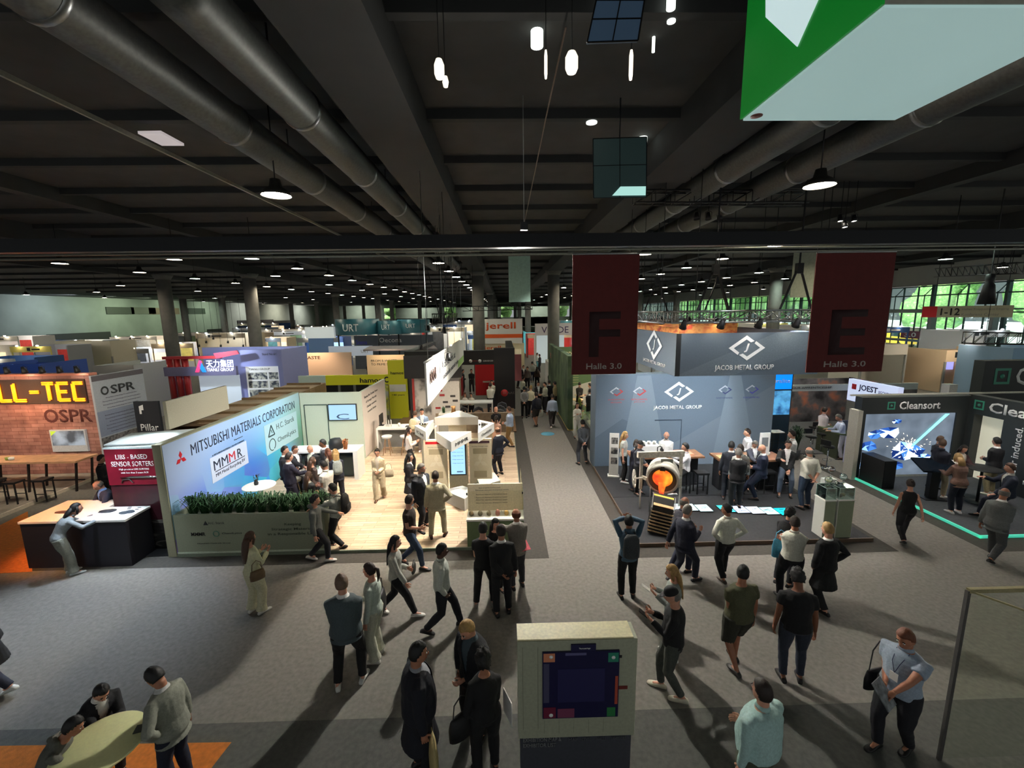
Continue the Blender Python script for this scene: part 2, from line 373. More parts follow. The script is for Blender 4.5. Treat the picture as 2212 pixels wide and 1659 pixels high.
    if hs in ('short', 'long', 'pony', 'curly', 'bun', 'fringe', 'bob') and hm:
        amp = .016 if hs == 'curly' else .004; big = .02 if hs == 'curly' else .010
        Hm = MB()
        def hf(d, p):
            y, z = d.y, d.z; hl = -.50+max(0, min(1, (y+.25)/.85))*1.03
            if hs == 'fringe': keep = (z < .42 and y < .25 and z > -.55)
            else: keep = z > hl and not (y > .45 and z < .52)
            if not keep: return p*.80
            q = p*(1+(big+noise.noise(d*9+Vector((X, Y, 0)))*amp*1.4)/.09)
            if hs == 'curly': q += d*noise.noise(d*5)*.02
            return q
        Hm.ell(hcen+hq @ Vector((0, -.006, .004))*hr, (.079*hr, .095*hr, .117*hr), 26, 20, q=hq, fn=hf)
        if hs in ('long', 'bob'):
            ln = .30 if hs == 'long' else .13
            b0 = hcen+hq @ Vector((0, -.055, .03))*hr; nbk = sp(.5)[0]+Vector((0, -.10*s, 0)); low = sp(.5-ln*.9)[0]+Vector((0, -.145*s, 0)) if hs == 'long' else nbk+Vector((0, .02, .03))
            Hm.tube([b0, b0.lerp(nbk, .5)+Vector((0, -.015, 0)), nbk, low.lerp(nbk, .5), low], [(.07*s, .05*s), (.09*s, .05*s), (.095*s, .042*s), (.085*s, .03*s), (.045*s, .015*s)], 12, side=side)
            for sg in (1, -1): Hm.tube([hcen+hq @ Vector((sg*.066, .01, .06))*hr, hcen+hq @ Vector((sg*.086, .012, -.03))*hr, hcen+hq @ Vector((sg*.08, .01, -.12))*hr], [.018*s, .026*s, .018*s], 8)
        if hs == 'pony':
            a0 = hcen+hq @ Vector((0, -.105, .03))*hr; Hm.tube([a0, a0+Vector((0, -.05, -.02))*s, a0+Vector((0, -.06, -.13))*s, a0+Vector((0, -.04, -.24))*s], [.018*s, .03*s, .028*s, .01*s], 8)
        if hs == 'bun': Hm.ell(hcen+hq @ Vector((0, -.09, .075))*hr, .036*hr, 10, 8)
        Hm.build('hair', hm, root)
    if hs in ('cap', 'mask') or (extra and 'cap' in extra):
        cm = M((18, 18, 20), .8, nz=.05, name='cap_cloth'); Cm = MB()
        Cm.ell(hcen+hq @ Vector((0, -.004, .022))*hr, (.086*hr, .104*hr, .105*hr), 20, 14, q=hq, fn=lambda d, p: p if d.z > -.05 else p*.8)
        Cm.tube([hcen+hq @ Vector((0, .075, .03))*hr, hcen+hq @ Vector((0, .13, .022))*hr, hcen+hq @ Vector((0, .165, .01))*hr], [(.07*hr, .012*hr), (.062*hr, .008*hr), (.035*hr, .005*hr)], 12, side=hq @ Vector((1, 0, 0)))
        Cm.build('cap', cm, root)
        if hm:
            Hm = MB(); Hm.ell(hcen+hq @ Vector((0, -.012, -.03))*hr, (.081*hr, .095*hr, .08*hr), 16, 10, q=hq, fn=lambda d, p: p if d.y < -.1 else p*.8); Hm.build('hair', hm, root)
    if hair != 'x' and extra and 'beard' in extra and hm:
        Hm = MB(); Hm.ell(hcen+hq @ Vector((0, .032, -.072))*hr, (.061*hr, .068*hr, .06*hr), 14, 10, q=hq, fn=lambda d, p: p if d.z < .12 and d.y > -.2 else p*.8); Hm.build('beard', hm, root)
    if extra and 'glasses' in extra:
        G = MB()
        for sg in (1, -1):
            c = hcen+hq @ Vector((sg*.033, .102, .006))*hr
            G.tube([c+hq @ Vector((math.cos(a_*math.pi/4)*.024, 0, math.sin(a_*math.pi/4)*.018))*hr for a_ in range(9)], .0028, 5, cap=False)
            G.tube([c+hq @ Vector((sg*.022, 0, .004))*hr, hcen+hq @ Vector((sg*.083, .0, .008))*hr], .003, 5)
        G.tube([hcen+hq @ Vector((-.01, .104, .01))*hr, hcen+hq @ Vector((.01, .104, .01))*hr], .003, 5); G.build('glasses', M((15, 15, 16), .3, nz=0), root)
    # top
    A = MB(); jac = top in ('jacket', 'coat', 'blazer'); off = .032 if jac else .018; off *= s
    hem = {'jacket': -.15, 'blazer': -.13, 'coat': -.42, 'shirt': -.03, 'tucked': .02, 'tee': -.06, 'polo': -.06, 'hoodie': -.09, 'tank': -.05, 'blouse': -.05, 'loose': -.12}[top]
    if pose == 'sit': hem = max(hem, -.10)
    torso(A, hem, .535, off, .10*s if jac else .03)
    sl = {'tee': .5, 'polo': .55, 'tank': 0, 'rolled': 1.3}.get(top, 1.95)
    if extra and 'rolled' in extra: sl = 1.25
    for i in (0, 1):
        S, e, w, nm = arms[i]
        if sl <= 0: continue
        o = off*.72; pts = [S.lerp(sh, .3), S]; rad = [.05*g*fm+o, .051*g*fm+o]
        if sl <= 1:
            pts += [S.lerp(e, sl*.5), S.lerp(e, sl)]; rad += [.054*g*fm+o, .052*g*fm+o]
        else:
            pts += [S.lerp(e, .5), e, e.lerp(w, (sl-1)*.6), e.lerp(w, sl-1)]; rad += [.048*g*fm+o, .043*s+o, .04*s+o*.9, .034*s+o*.8]
        A.tube(pts, rad, 10)
    topn = {'jacket': 'jacket', 'blazer': 'jacket', 'coat': 'coat', 'tee': 't_shirt', 'polo': 'polo_shirt', 'hoodie': 'hooded_top', 'tank': 'sleeveless_top', 'blouse': 'blouse'}.get(top, 'shirt')
    if top == 'hoodie': A.tube([nb+Vector((-.09, -.03, .0)), nb+Vector((0, -.11, .01)), nb+Vector((.09, -.03, .0))], [.035, .055, .035], 8)
    tm = M(tc, .85, nz=.06, sc=45, bump=.15, name='cloth'); T_ = A.build(topn, tm, root)
    vfn = None
    if jac:
        inv = root  # open the jacket front over the shirt
        def vfn(me, P=P, s=s, L0=L0):
            bm = bmesh.new(); bm.from_mesh(me); kill = []
            for f in bm.faces:
                c = f.calc_center_median(); r_ = c-P; zz = r_.z*math.cos(L0)+r_.y*math.sin(L0); yy = r_.y*math.cos(L0)-r_.z*math.sin(L0)
                t = zz/s
                if .10 < t < .56 and yy > .03*s and abs(c.x) < (.012+(t-.10)*.15)*s: kill.append(f)
            bmesh.ops.delete(bm, geom=kill, context='FACES'); bm.to_mesh(me); bm.free()
    pend(T_, vox, .014 if dist < 18 else 0, 4, vfn)
    if jac:
        I = MB(); torso(I, .0, .55, .013*s); I.build('shirt', M(inner, .8, nz=.04, sc=40), root)
    if top in ('shirt', 'tucked', 'polo', 'jacket', 'blazer') or (extra and 'collar' in extra):
        Cl = MB(); cp, _ = sp(.545); Cl.tube([cp+Vector((0, 0, -.02*s)), cp+Vector((0, 0, .022*s))], [.078*s*fm, .064*s*fm], 12, side=side); Cl.build('collar', M(inner if jac else tc, .8, nz=.04, sc=40), root)
    # legs
    if bot != 'none':
        Lg = MB(); torso(Lg, -.10, .06, .014*s); end = {'shorts': 1.02, 'jeans': 1.93, 'trousers': 1.96, 'wide': 1.99, 'leggings': 1.9}[bot]
        ex = {'shorts': .03, 'jeans': .014, 'trousers': .02, 'wide': .036, 'leggings': .008}[bot]*s
        for i in (0, 1):
            hj, k = knees[i]; t = ank[i][0]; q = lambda u: hj.lerp(k, u) if u <= 1 else k.lerp(t, u-1)
            us = [0, .3, .6, 1.0] + ([1.35, 1.7, end] if end > 1.1 else [end]); kk = 1.8 if bot == 'wide' else 1.
            rr = [.088*g, .084*g, .07*g, .058*s, .056*s, .045*s*(1+.12*(kk-1)), .042*s*kk][:len(us)]
            if bot == 'shorts': rr[-2:] = [.072*s, .075*s]
            Lg.tube([q(0)+Vector((0, 0, .04*s))]+[q(u) for u in us[1:]], [r_+ex for r_ in rr], 12)
        lo = Lg.build('shorts' if bot == 'shorts' else 'jeans' if bot == 'jeans' else 'trousers', M(bc, .85, nz=.07, sc=40, bump=.12, name='trouser_cloth'), root)
        pend(lo, vox, .012 if dist < 18 else 0, 3)
    for i in (0, 1):
        t, yaw = ank[i]; up = .0 if t.z < .12*s else -.35
        q = Matrix.Rotation(-R(yaw)*(1), 3, 'Z') @ Matrix.Rotation(up, 3, 'X')
        S_ = MB(); b = t-Vector((0, 0, .073*s)) if up == 0 else t-q @ Vector((0, 0, .07*s))
        prof = [(-.085, .026, .030), (-.07, .036, .055), (-.02, .04, .085), (.03, .042, .07), (.09, .05, .05), (.14, .05, .038), (.18, .040, .03), (.20, .018, .018)]
        vs_ = []; fs_ = []; n = 10
        for (yy, hw, hh_) in prof:
            for j in range(n):
                a = 2*math.pi*j/n; xx = math.cos(a)*hw*s; zz = (math.sin(a)*.5+.5)*hh_*s
                if math.sin(a) < -.2: zz = 0; 
                vs_.append(b+q @ Vector((xx, yy*s, zz)))
        for i2 in range(len(prof)-1):
            for j in range(n): fs_.append((i2*n+j, i2*n+(j+1) % n, (i2+1)*n+(j+1) % n, (i2+1)*n+j))
        fs_.append(tuple(range(n))); fs_.append(tuple(range((len(prof)-1)*n, len(prof)*n)))
        S_.add(vs_, fs_, 0, True); S_.build('shoe', M(shoe, .5, nz=.03, name='shoe_leather'), root)
    if extra and 'lanyard' in extra:
        Ln = MB(); c0 = sp(.50)[0]; fy = (.125*g*bellyf(.3)+off+.004)
        lo_ = sp(.26)[0]+Vector((0, fy*math.cos(L0)+.012, -fy*math.sin(L0)*0))
        for sg in (1, -1): Ln.tube([c0+Vector((sg*.065, .06, .02))*s, sp(.40)[0]+Vector((sg*.04*s, fy+.006, 0)), lo_], .004, 5)
        Ln.obox(lo_+Vector((0, .004, -.05)), (.09, .006, .11), 0, 1); Ln.build('lanyard', [M((30, 40, 80), .6, nz=0), M((235, 235, 232), .5, nz=0)], root)
    root['_w'] = 0; del root['_w']
    info = dict(root=root, s=s, P=P, hand=[a[2] for a in arms], sh=[a[0] for a in arms], chest=sp(.33)[0], back=sp(.30)[0], loc=(X, Y, z0), rz=-R(face), g=g, off=off, head=hcen)
    return info
def W(i, v):   # person-local -> world
    return Matrix.Rotation(i['rz'], 3, 'Z') @ Vector(v)+Vector(i['loc'])
def backpack(i, label, col=(22, 22, 24), sz=1.):
    s = i['s']*sz; c = i['back']+Vector((0, -(.12*i['g']+i['off']+.095*s), .02)); r = thing('backpack', label, 'backpack', W(i, c), i['rz'])
    m = M(col, .8, nz=.08, sc=40, bump=.2); b = MB()
    b.tube([(0, 0, -.23*s), (0, -.01, -.2*s), (0, -.015, -.02*s), (0, -.005, .15*s), (0, .01, .22*s), (0, .015, .235*s)], [(.10*s, .05*s), (.15*s, .085*s), (.155*s, .09*s), (.14*s, .08*s), (.09*s, .05*s), (.03*s, .02*s)], 16, side=(1, 0, 0)); b.build('pack', m, r)
    p = MB(); p.tube([(0, -.085*s, -.18*s), (0, -.095*s, -.15*s), (0, -.095*s, -.03*s), (0, -.08*s, 0)], [(.09*s, .02), (.11*s, .03), (.11*s, .03), (.09*s, .015)], 12, side=(1, 0, 0)); p.build('front_pocket', m, r)
    for sg in (1, -1):
        q = MB(); x = .085*i['g']; q.tube([(sg*x, .04, .2*s), (sg*x, .15*s, .21*s), (sg*x*1.1, .27*s, .14*s), (sg*x*1.2, .27*s, -.02), (sg*x*1.5, .16*s, -.14*s), (sg*x*1.1, .02, -.19*s)], [(.022, .008)]*6, 8, side=(1, 0, 0)); q.build('strap', m, r)
def bag(label, loc, rz=0, col=(24, 22, 22), w=.32, h=.26, d=.12, name='handbag', strap=.2, cat='bag', soft=True):
    r = thing(name, label, cat, loc, rz); m = M(col, .6, nz=.06, sc=30, bump=.15); b = MB()
    b.tube([(0, 0, -h), (0, 0, -h*.95), (0, 0, -h*.45), (0, 0, -.03), (0, 0, 0)], [(w*.42, d*.3), (w*.5, d*.5), (w*.52, d*.55), (w*.46, d*.35), (w*.44, d*.15)], 18, side=(1, 0, 0)); b.build('bag_body', m, r)
    q = MB(); q.tube([(-w*.35, 0, -.02), (-w*.28, 0, strap*.7), (0, 0, strap), (w*.28, 0, strap*.7), (w*.35, 0, -.02)], .008, 6); q.build('strap', m, r)
    return r
# ---------------------------------------------------------------- special procedural materials
def node_mat(name, rough=.6):
    m = bpy.data.materials.new(name); m.use_nodes = True; nt = m.node_tree; b = nt.nodes['Principled BSDF']; b.inputs['Roughness'].default_value = rough
    tc = nt.nodes.new('ShaderNodeTexCoord'); return m, nt, b, tc
def L4(c): return (*[lin(v) for v in c], 1)
def planks(name, c1, c2, c3, sc=1., w=1.2, h=.18, rough=.55):
    m, nt, b, tc = node_mat(name, rough); br = nt.nodes.new('ShaderNodeTexBrick'); br.offset = .37
    br.inputs['Color1'].default_value = L4(c1); br.inputs['Color2'].default_value = L4(c2); br.inputs['Mortar'].default_value = L4(c3)
    br.inputs['Scale'].default_value = sc; br.inputs['Mortar Size'].default_value = .006; br.inputs['Brick Width'].default_value = w; br.inputs['Row Height'].default_value = h
    n = nt.nodes.new('ShaderNodeTexNoise'); n.inputs['Scale'].default_value = 6; mp = nt.nodes.new('ShaderNodeMapping'); mp.inputs['Scale'].default_value = (1, 9, 1)
    mx = nt.nodes.new('ShaderNodeMixRGB'); mx.blend_type = 'OVERLAY'; mx.inputs[0].default_value = .35
    nt.links.new(tc.outputs['Object'], br.inputs['Vector']); nt.links.new(tc.outputs['Object'], mp.inputs[0]); nt.links.new(mp.outputs[0], n.inputs['Vector'])
    nt.links.new(br.outputs['Color'], mx.inputs[1]); nt.links.new(n.outputs['Fac'], mx.inputs[2]); nt.links.new(mx.outputs[0], b.inputs['Base Color']); return m
def blotch(name, stops, sc=3., detail=6, rough=.7, stretch=(1, 1, 1), bump=0, emit=0, dist=0., ptype='NOISE'):
    m, nt, b, tc = node_mat(name, rough); n = nt.nodes.new('ShaderNodeTexNoise' if ptype == 'NOISE' else 'ShaderNodeTexVoronoi'); n.inputs['Scale'].default_value = sc
    if ptype == 'NOISE': n.inputs['Detail'].default_value = detail; n.inputs['Distortion'].default_value = dist
    mp = nt.nodes.new('ShaderNodeMapping'); mp.inputs['Scale'].default_value = stretch; r = nt.nodes.new('ShaderNodeValToRGB')
    while len(r.color_ramp.elements) < len(stops): r.color_ramp.elements.new(.5)
    for e, (p, c) in zip(r.color_ramp.elements, stops): e.position = p; e.color = L4(c)
    nt.links.new(tc.outputs['Object'], mp.inputs[0]); nt.links.new(mp.outputs[0], n.inputs['Vector'])
    nt.links.new(n.outputs['Fac' if ptype == 'NOISE' else 'Distance'], r.inputs['Fac']); nt.links.new(r.outputs['Color'], b.inputs['Base Color'])
    if emit: nt.links.new(r.outputs['Color'], b.inputs['Emission Color']); b.inputs['Emission Strength'].default_value = emit
    if bump:
        bp = nt.nodes.new('ShaderNodeBump'); bp.inputs['Strength'].default_value = bump; nt.links.new(n.outputs[0], bp.inputs['Height']); nt.links.new(bp.outputs['Normal'], b.inputs['Normal'])
    return m
def carpet(name, c):
    lo = tuple(int(v*.92) for v in c); hi = tuple(min(255, int(v*1.07)) for v in c)
    m = blotch(name, [(.3, lo), (.7, hi)], 14, 6, .95); nt = m.node_tree; b = nt.nodes['Principled BSDF']
    n = nt.nodes.new('ShaderNodeTexNoise'); n.inputs['Scale'].default_value = 90; bp = nt.nodes.new('ShaderNodeBump'); bp.inputs['Strength'].default_value = .35; bp.inputs['Distance'].default_value = .01
    tc = [k for k in nt.nodes if k.type == 'TEX_COORD'][0]; nt.links.new(tc.outputs['Object'], n.inputs['Vector']); nt.links.new(n.outputs['Fac'], bp.inputs['Height']); nt.links.new(bp.outputs['Normal'], b.inputs['Normal'])
    return m
WHITE = M((232, 230, 224), .5, nz=.02); OFFW = M((214, 208, 192), .55, nz=.02); BLACK = M((22, 22, 24), .55, nz=.04); DARK = M((48, 50, 52), .6, nz=.04)
STEEL = M((150, 152, 152), .35, 1., nz=.04); CHROME = M((200, 202, 205), .15, 1., nz=0); DKM = M((34, 35, 37), .4, .6, nz=.04); INK = M((30, 32, 36), .6, nz=0)
TEXTW = M((240, 240, 238), .5, nz=0); GREYT = M((120, 122, 122), .6, nz=0); GLASS = glass()
LAMPE = M((255, 240, 214), .5, emit=55, nz=0, name='lamp_glow'); LAMPC = M((225, 255, 238), .5, emit=55, nz=0, name='lamp_glow_cool'); SPOTE = M((255, 244, 225), .5, emit=30, nz=0, name='spot_glow')
SAND = M((222, 212, 188), .6, nz=.03)

# ---------------------------------------------------------------- setting
def struct(name, mb, mats, parent=None): return mb.build(name, mats, parent, kind=None if parent else 'structure')
struct('floor', MB().box(-78, 70, -6, 196, -.3, 0), carpet('grey_carpet', (122, 118, 111)))
struct('floor_front_carpet', MB().box(-14, 14, -6, 5.46, 0, .004), carpet('dark_carpet', (88, 88, 84)))
DB = carpet('border_carpet', (66, 62, 57))
struct('floor_border_left', MB().box(-12.3, 1.02, 9.5, 9.95, 0, .005).box(.45, 1.02, 9.95, 24, 0, .005), DB)
struct('floor_border_right', MB().box(2.94, 3.33, 9.42, 24, 0, .005).box(3.33, 9.47, 9.42, 9.9, 0, .005).box(9.2, 9.47, 9.9, 15.4, 0, .005), DB)
struct('floor_border_far', MB().box(11.55, 12, 9.3, 24, 0, .005).box(12, 20, 9.3, 9.9, 0, .005), DB)
OR = carpet('orange_carpet', (206, 118, 44))
MB().prism([FL(0, 1612), FL(500, 1604), FL(455, 1662), FL(430, 1760), FL(-300, 1760), FL(-300, 1620)], (0, 0, .007)).build('carpet', OR, label='orange carpet patch on the floor under the round table', cat='carpet')
MB().prism([FL(-30, 1150), FL(60, 1105), FL(70, 1235), FL(-30, 1240)], (0, 0, .007)).build('carpet', OR, label='strip of orange wood-look flooring beside the dark counter', cat='carpet')
CE = M((62, 62, 61), .85, nz=.06, sc=2.)
struct('ceiling', MB().box(-78, 41, -6, 196, 9.7, 9.95), CE)
CB = M((46, 47, 47), .8, nz=.05, sc=2)
for i, y in enumerate([3.2, 6.1, 9.1, 11.6, 14.1, 16.6, 19.2, 21.8, 25, 29, 33.5, 38.5, 44, 50, 57, 65, 75, 87, 101]):
    struct('beam', MB().box(-60, 40, y, y+.16, 9.52, 9.7), CB)
for x in (-1.95, 4.1, -20, 22.1): struct('beam', MB().box(x-.55, x+.55, -6, 195, 9.0, 9.7), CB)
for x in (-13.5, -31, 13.2, 31): struct('beam', MB().box(x-.2, x+.2, -6, 195, 9.3, 9.7), CB)
WL = M((126, 134, 126), .9, nz=.05, sc=.3)
struct('wall_left', MB().box(-78, -77, -6, 196, 0, 9.7), WL)
struct('wall_far', MB().box(-77, -51, 190, 190.4, 0, 9.7).box(-46, -25, 190, 190.4, 0, 9.7).box(-20, -.5, 190, 190.4, 0, 9.7).box(5.5, 25, 190, 190.4, 0, 9.7).box(30, 40, 190, 190.4, 0, 9.7).box(-51, 40, 190, 190.4, 0, 4.0).box(-51, 40, 190, 190.4, 8.5, 9.7), WL)
WR = M((168, 170, 165), .85, nz=.04, sc=.4)
struct('wall_right', MB().box(40, 40.5, 18, 196, 7.85, 9.7), WR)
FR = M((62, 84, 88), .5, .3, nz=.04); n = 1
y = 22.0
while y < 150:
    y1 = y+6; w = struct('window_%d' % n, MB().box(40.02, 40.05, y+.1, y1-.1, .15, 7.8), glass((.86, .97, .95), .3)); n += 1
    fr = MB().box(39.9, 40.2, y-.12, y+.12, 0, 7.85)
    for z in (.1, 2.6, 5.35, 5.6, 6.9, 7.75): fr.box(39.95, 40.12, y, y1, z-.05, z+.05)
    for k in (1, 2, 3): fr.box(39.97, 40.1, y+k*1.5-.03, y+k*1.5+.03, 0, 7.8)
    if y < 75:
        for k in (0, 3): fr.bar((40, y+k, 7.75), (39.2, y+k, 6.9), .05); fr.bar((39.2, y+k, 0), (39.2, y+k, 7.0), .06)
        fr.bar((39.2, y, 6.9), (39.2, y1, 6.9), .06)
    fr.build('window_frame', FR, w); y = y1
PO = M((120, 118, 112), .8, nz=.05, sc=3, bump=.1)
for Y in (35, 70, 105, 140):
    for X in (-50, -44, -26.3, -19.7, -1.9, 4.1, 22, 28):
        if Y == 35 and X < -30: continue
        b = MB().cyl((X, Y, 0), (X, Y, 9.05), .47, n=28); b.build('column', PO, label='round concrete column in the %s row, %s' % ({35: 'nearest', 70: 'second', 105: 'third', 140: 'farthest'}[Y], {-50: 'outermost toward the green left wall', -44: 'second from the green left wall', -26.3: 'third from the left wall', -19.7: 'fourth from the left wall', -1.9: 'just left of the central aisle', 4.1: 'just right of the central aisle', 22: 'behind the dark metal stand', 28: 'nearest the window wall'}[X]), cat='column', group='round columns')
        MB().tube([(X, Y, 8.7), (X, Y, 9.06)], [.47, .7], 28).build('capital', PO, bpy.data.objects[-1] if False else [o for o in COL.objects if o.name.startswith('column')][-1])
# outside: pale yard, vans, trees
struct('ground', MB().box(70, 190, -20, 260, -.4, -.02), M((228, 236, 236), .8, nz=.03, sc=.2))
LEAF = blotch('foliage', [(.3, (96, 140, 84)), (.55, (140, 186, 112)), (.75, (196, 226, 160))], 3, 8, .7, bump=.5)
def tree(x, y, h, lab, rr):
    r = thing('tree', lab, 'tree', (x, y, 0), group='trees outside the window wall'); MB().tube([(0, 0, 0), (.1, 0, h*.3), (0, .1, h*.6)], [.35, .28, .15], 8).build('trunk', M((90, 74, 58), .9), r)
    m = MB(); rd = random.Random(int(y*7))
    for k in range(16):
        a = rd.uniform(0, 6.28); q = rd.uniform(.1, .7)*rr; m.ell((math.cos(a)*q, math.sin(a)*q, h*rd.uniform(.3, .86)), (rr*.6, rr*.6, h*.2), 12, 9, fn=lambda d, p: p*(1+.3*noise.noise(d*3+Vector((x, y, k)))))
    m.build('crown', LEAF, r)
k = 0
for y in range(18, 190, 9):
    k += 1; tree(82+(k % 2)*9, y, 15+(k*37 % 5), 'leafy green tree outside the window wall, %s from the near end' % ORD[k-1], 4.4)
for k in range(9):
    y = 26+k*13; c = [(236, 238, 238), (200, 60, 52), (225, 232, 236), (240, 196, 70)][k % 4]
    r = thing('van', '%s delivery van in the yard outside, %s from the near end' % (['white', 'red', 'pale blue', 'yellow'][k % 4], ORD[k]), 'van', (60+(k % 3)*4, y, -.02), 0, 'vans in the yard')
    MB().prism([(-1, -2.8, .5), (-1, 2.9, .5), (-1, 2.9, 2.7), (-1, -1.3, 2.7), (-1, -2.1, 1.6), (-1, -2.8, 1.4)], (2, 0, 0)).build('body', M(c, .4, nz=.02), r)
    MB().prism([(-1.02, -1.95, 1.6), (-1.02, -.2, 1.6), (-1.02, -.2, 2.35), (-1.02, -1.4, 2.35)], (2.04, 0, 0)).build('window_glass', M((40, 60, 66), .2, nz=0), r)
    for yy in (-1.8, 1.9): MB().cyl((-1.05, yy, .4), (1.05, yy, .4), .38, n=16).build('wheel', BLACK, r)
for k, x in enumerate((-50, -24, 1, 27)): tree(x, 206, 14, 'leafy green tree beyond the far wall opening, %s from the left' % ORD[k], 5.5)
struct('ground', MB().box(-78, 70, 197, 240, -.4, -.02), M((150, 160, 140), .9, nz=.03, sc=.2))
# awnings seen through the glass
for k in range(7):
    y = 24+k*9; t = thing('awning', '%s awning over the yard outside, %s' % (['cream', 'red', 'white'][k % 3], ['nearest the entrance', 'just past the entrance', 'beside the parked vans', 'mid yard', 'past mid yard', 'toward the far end', 'at the far end'][k]), 'awning', (50, y, 0), group='awnings outside')
    MB().prism([(0, 0, 3.4), (4, 0, 2.6), (4, 6, 2.6), (0, 6, 3.4)], (0, 0, .08)).build('canopy', M([(236, 226, 220), (212, 96, 80), (240, 240, 236)][k % 3], .7), t)
    for yy in (.2, 5.8): MB().bar((3.9, yy, 0), (3.9, yy, 2.6), .08).build('post', STEEL, t); MB().bar((.1, yy, 0), (.1, yy, 3.4), .08).build('post', STEEL, t)

# ---------------------------------------------------------------- ceiling fittings
DU = M((92, 94, 92), .5, .6, nz=.08, sc=20); 
def duct(x, z, r, y0, y1, lab):
    t = thing('duct', lab, 'duct', (x, y0, z)); m = MB().tube([(0, k*.28, 0) for k in range(int((y1-y0)/.28))], [r*(1+.012*(k % 2)) for k in range(int((y1-y0)/.28))], 24); m.build('pipe', DU, t)
    y = 2.9
    while y < y1-y0: MB().lathe([(r, -.05), (r*1.06, -.03), (r*1.06, .03), (r, .05)], (0, y, 0), 24, q=Matrix.Rotation(R(90), 3, 'X')).build('joint', STEEL, t); y += 3.1
    for yy in (2, 8, 14, 20):
        if yy < y1-y0: MB().bar((0, yy, r), (0, yy, 9.7-z), .02).build('hanger', DKM, t)
duct(-4.5, 9.0, .31, 2.0, 31, 'round spiral air duct under the ceiling, outer of the left pair'); duct(-3.12, 9.02, .30, 4.6, 31, 'round spiral air duct under the ceiling, inner of the left pair with an open end')
duct(5.25, 9.0, .30, 4.5, 31, 'round spiral air duct under the ceiling, inner of the right pair behind the green sign'); duct(6.9, 9.0, .31, 4.5, 31, 'round spiral air duct under the ceiling, outer of the right pair')
b = MB(); b.bar((-7.15, -2, 9.3), (-7.15, 30, 9.3), .05, h=.08); b.build('cable_tray', M((150, 150, 140), .5), label='thin pale cable tray running along the left ceiling', cat='cable tray')
def lamp(x, y, z, lab, cool=False, near=False):
    t = thing('pendant_lamp', lab, 'lamp', (x, y, z), group='high bay lamps under the ceiling')
    MB().lathe([(.27, 0), (.275, .03), (.22, .10), (.12, .16), (.09, .30), (0, .31)], n=20).build('shade', M((60, 58, 54), .5, .5, nz=.03), t)
    MB().cyl((0, 0, .012), (0, 0, .035), .255, n=20).build('lens', LAMPC if cool else LAMPE, t); MB().cyl((0, 0, .3), (0, 0, 9.7-z), .014, n=6).build('cord', DKM, t); return t
p = FL(597, 423, 8.1); LP = lamp(p.x, p.y, 8.1, 'large lit high bay lamp hanging below the left air ducts'); LA_ = LP
p = FL(1770, 402, 8.1); t = copy_tree(LP); t.location = (p.x, p.y, 8.1); t['label'] = 'large lit high bay lamp hanging right of the green sign'
LC = None; c = 0
for X, y0, st in ((-45, 26.3, 8.2), (-36, 24, 8.0), (-27.4, 24.4, 8), (-18.6, 19.2, 4.05), (-13.2, 18.3, 7.9), (-10.1, 18.3, 3.95), (-2.9, 20.6, 3.9), (5.9, 18.3, 7.9), (10.1, 16.3, 3.9), (16.3, 15.8, 4.0), (21.7, 17.3, 4.05), (30, 18, 8.)):
    y = y0; rn = 0
    while y < 96:
        c += 1; cool = c % 3 == 0
        if cool and LC is None: LC = lamp(X, y, 8.1, '', True); t = LC
        else: t = copy_tree(LC if cool else LP)
        t.location = (X, y, 8.1); rn = rn+1; t['label'] = 'high bay lamp, %s from the near end, %s' % (ORD[min(rn-1, 26)], {-45: 'leftmost row', -36: 'second row from the left', -27.4: 'row outside the columns', -18.6: 'row beside the fourth columns', -13.2: 'sparse row left of the ducts', -10.1: 'row left of the ducts', -2.9: 'row left of the central columns', 5.9: 'sparse row right of the central columns', 10.1: 'row behind the red F banner', 16.3: 'row above the dark metal stand', 21.7: 'row behind the red E banner', 30: 'row by the window wall'}[X])
        y += st if y < 60 else st*2
b = MB(); b.box(-14.5, 14.5, 8.3, 8.5, 7.0, 7.24); b.build('crossbeam', DKM, label='dark steel beam spanning the hall above the red banners', cat='beam')
for z, dz in ((6.93, .03), (6.86, .035)): MB().tube([(-14.5, 8.2, z), (14.5, 8.2, z)], dz/2+.005, 8).build('rail', M((140, 140, 128), .4, .6), label='thin metal rail under the dark steel beam, %s of the two' % ('upper' if z > 6.9 else 'lower, carrying the red banners'), cat='rail', group='rails under the beam')
def banner(px0, px1, py0, py1, Y, col, lab, letter=None, fw=.035):
    a = AY(px0, py0, Y); c = AY(px1, py1, Y); x0, x1, z1, z0 = a.x, c.x, a.z, c.z
    t = thing('banner', lab, 'banner', ((x0+x1)/2, Y, z0)); w = (x1-x0)/2; h = z1-z0
    m = MB(); m.box(-w, w, -.012, .012, 0, h); m.build('cloth', M(col, .8, nz=.05, sc=8), t)
    MB().cyl((-w, 0, h), (w, 0, h), .025, n=10).build('rod', STEEL, t)
    for s in (-.6*w, .6*w): MB().bar((s, 0, h), (s, 0, (6.86 if Y < 10 else 9.7)-z0), .012).build('hook', STEEL, t)
    if letter:
        T(letter, (-.0, -.013, h*.34), w*.95, h*.38, '-y', M((44, 14, 18), .8, nz=0), t, 'letter', bold=.02); T('Halle 3.0', (.0, -.013, h*.07), w*1.1, .115, '-y', M((176, 168, 160), .7, nz=0), t, bold=.02)
banner(1237, 1373, 549, 807, 8.2, (92, 27, 25), 'dark red hanging banner with a black letter F above the central aisle', 'F')
banner(1765, 1903, 545, 802, 8.2, (92, 27, 25), 'dark red hanging banner with a black letter E right of the F banner', 'E')
banner(1098, 1146, 553, 652, 22, (150, 182, 168), 'small blank pale green hanging banner left of the F banner')
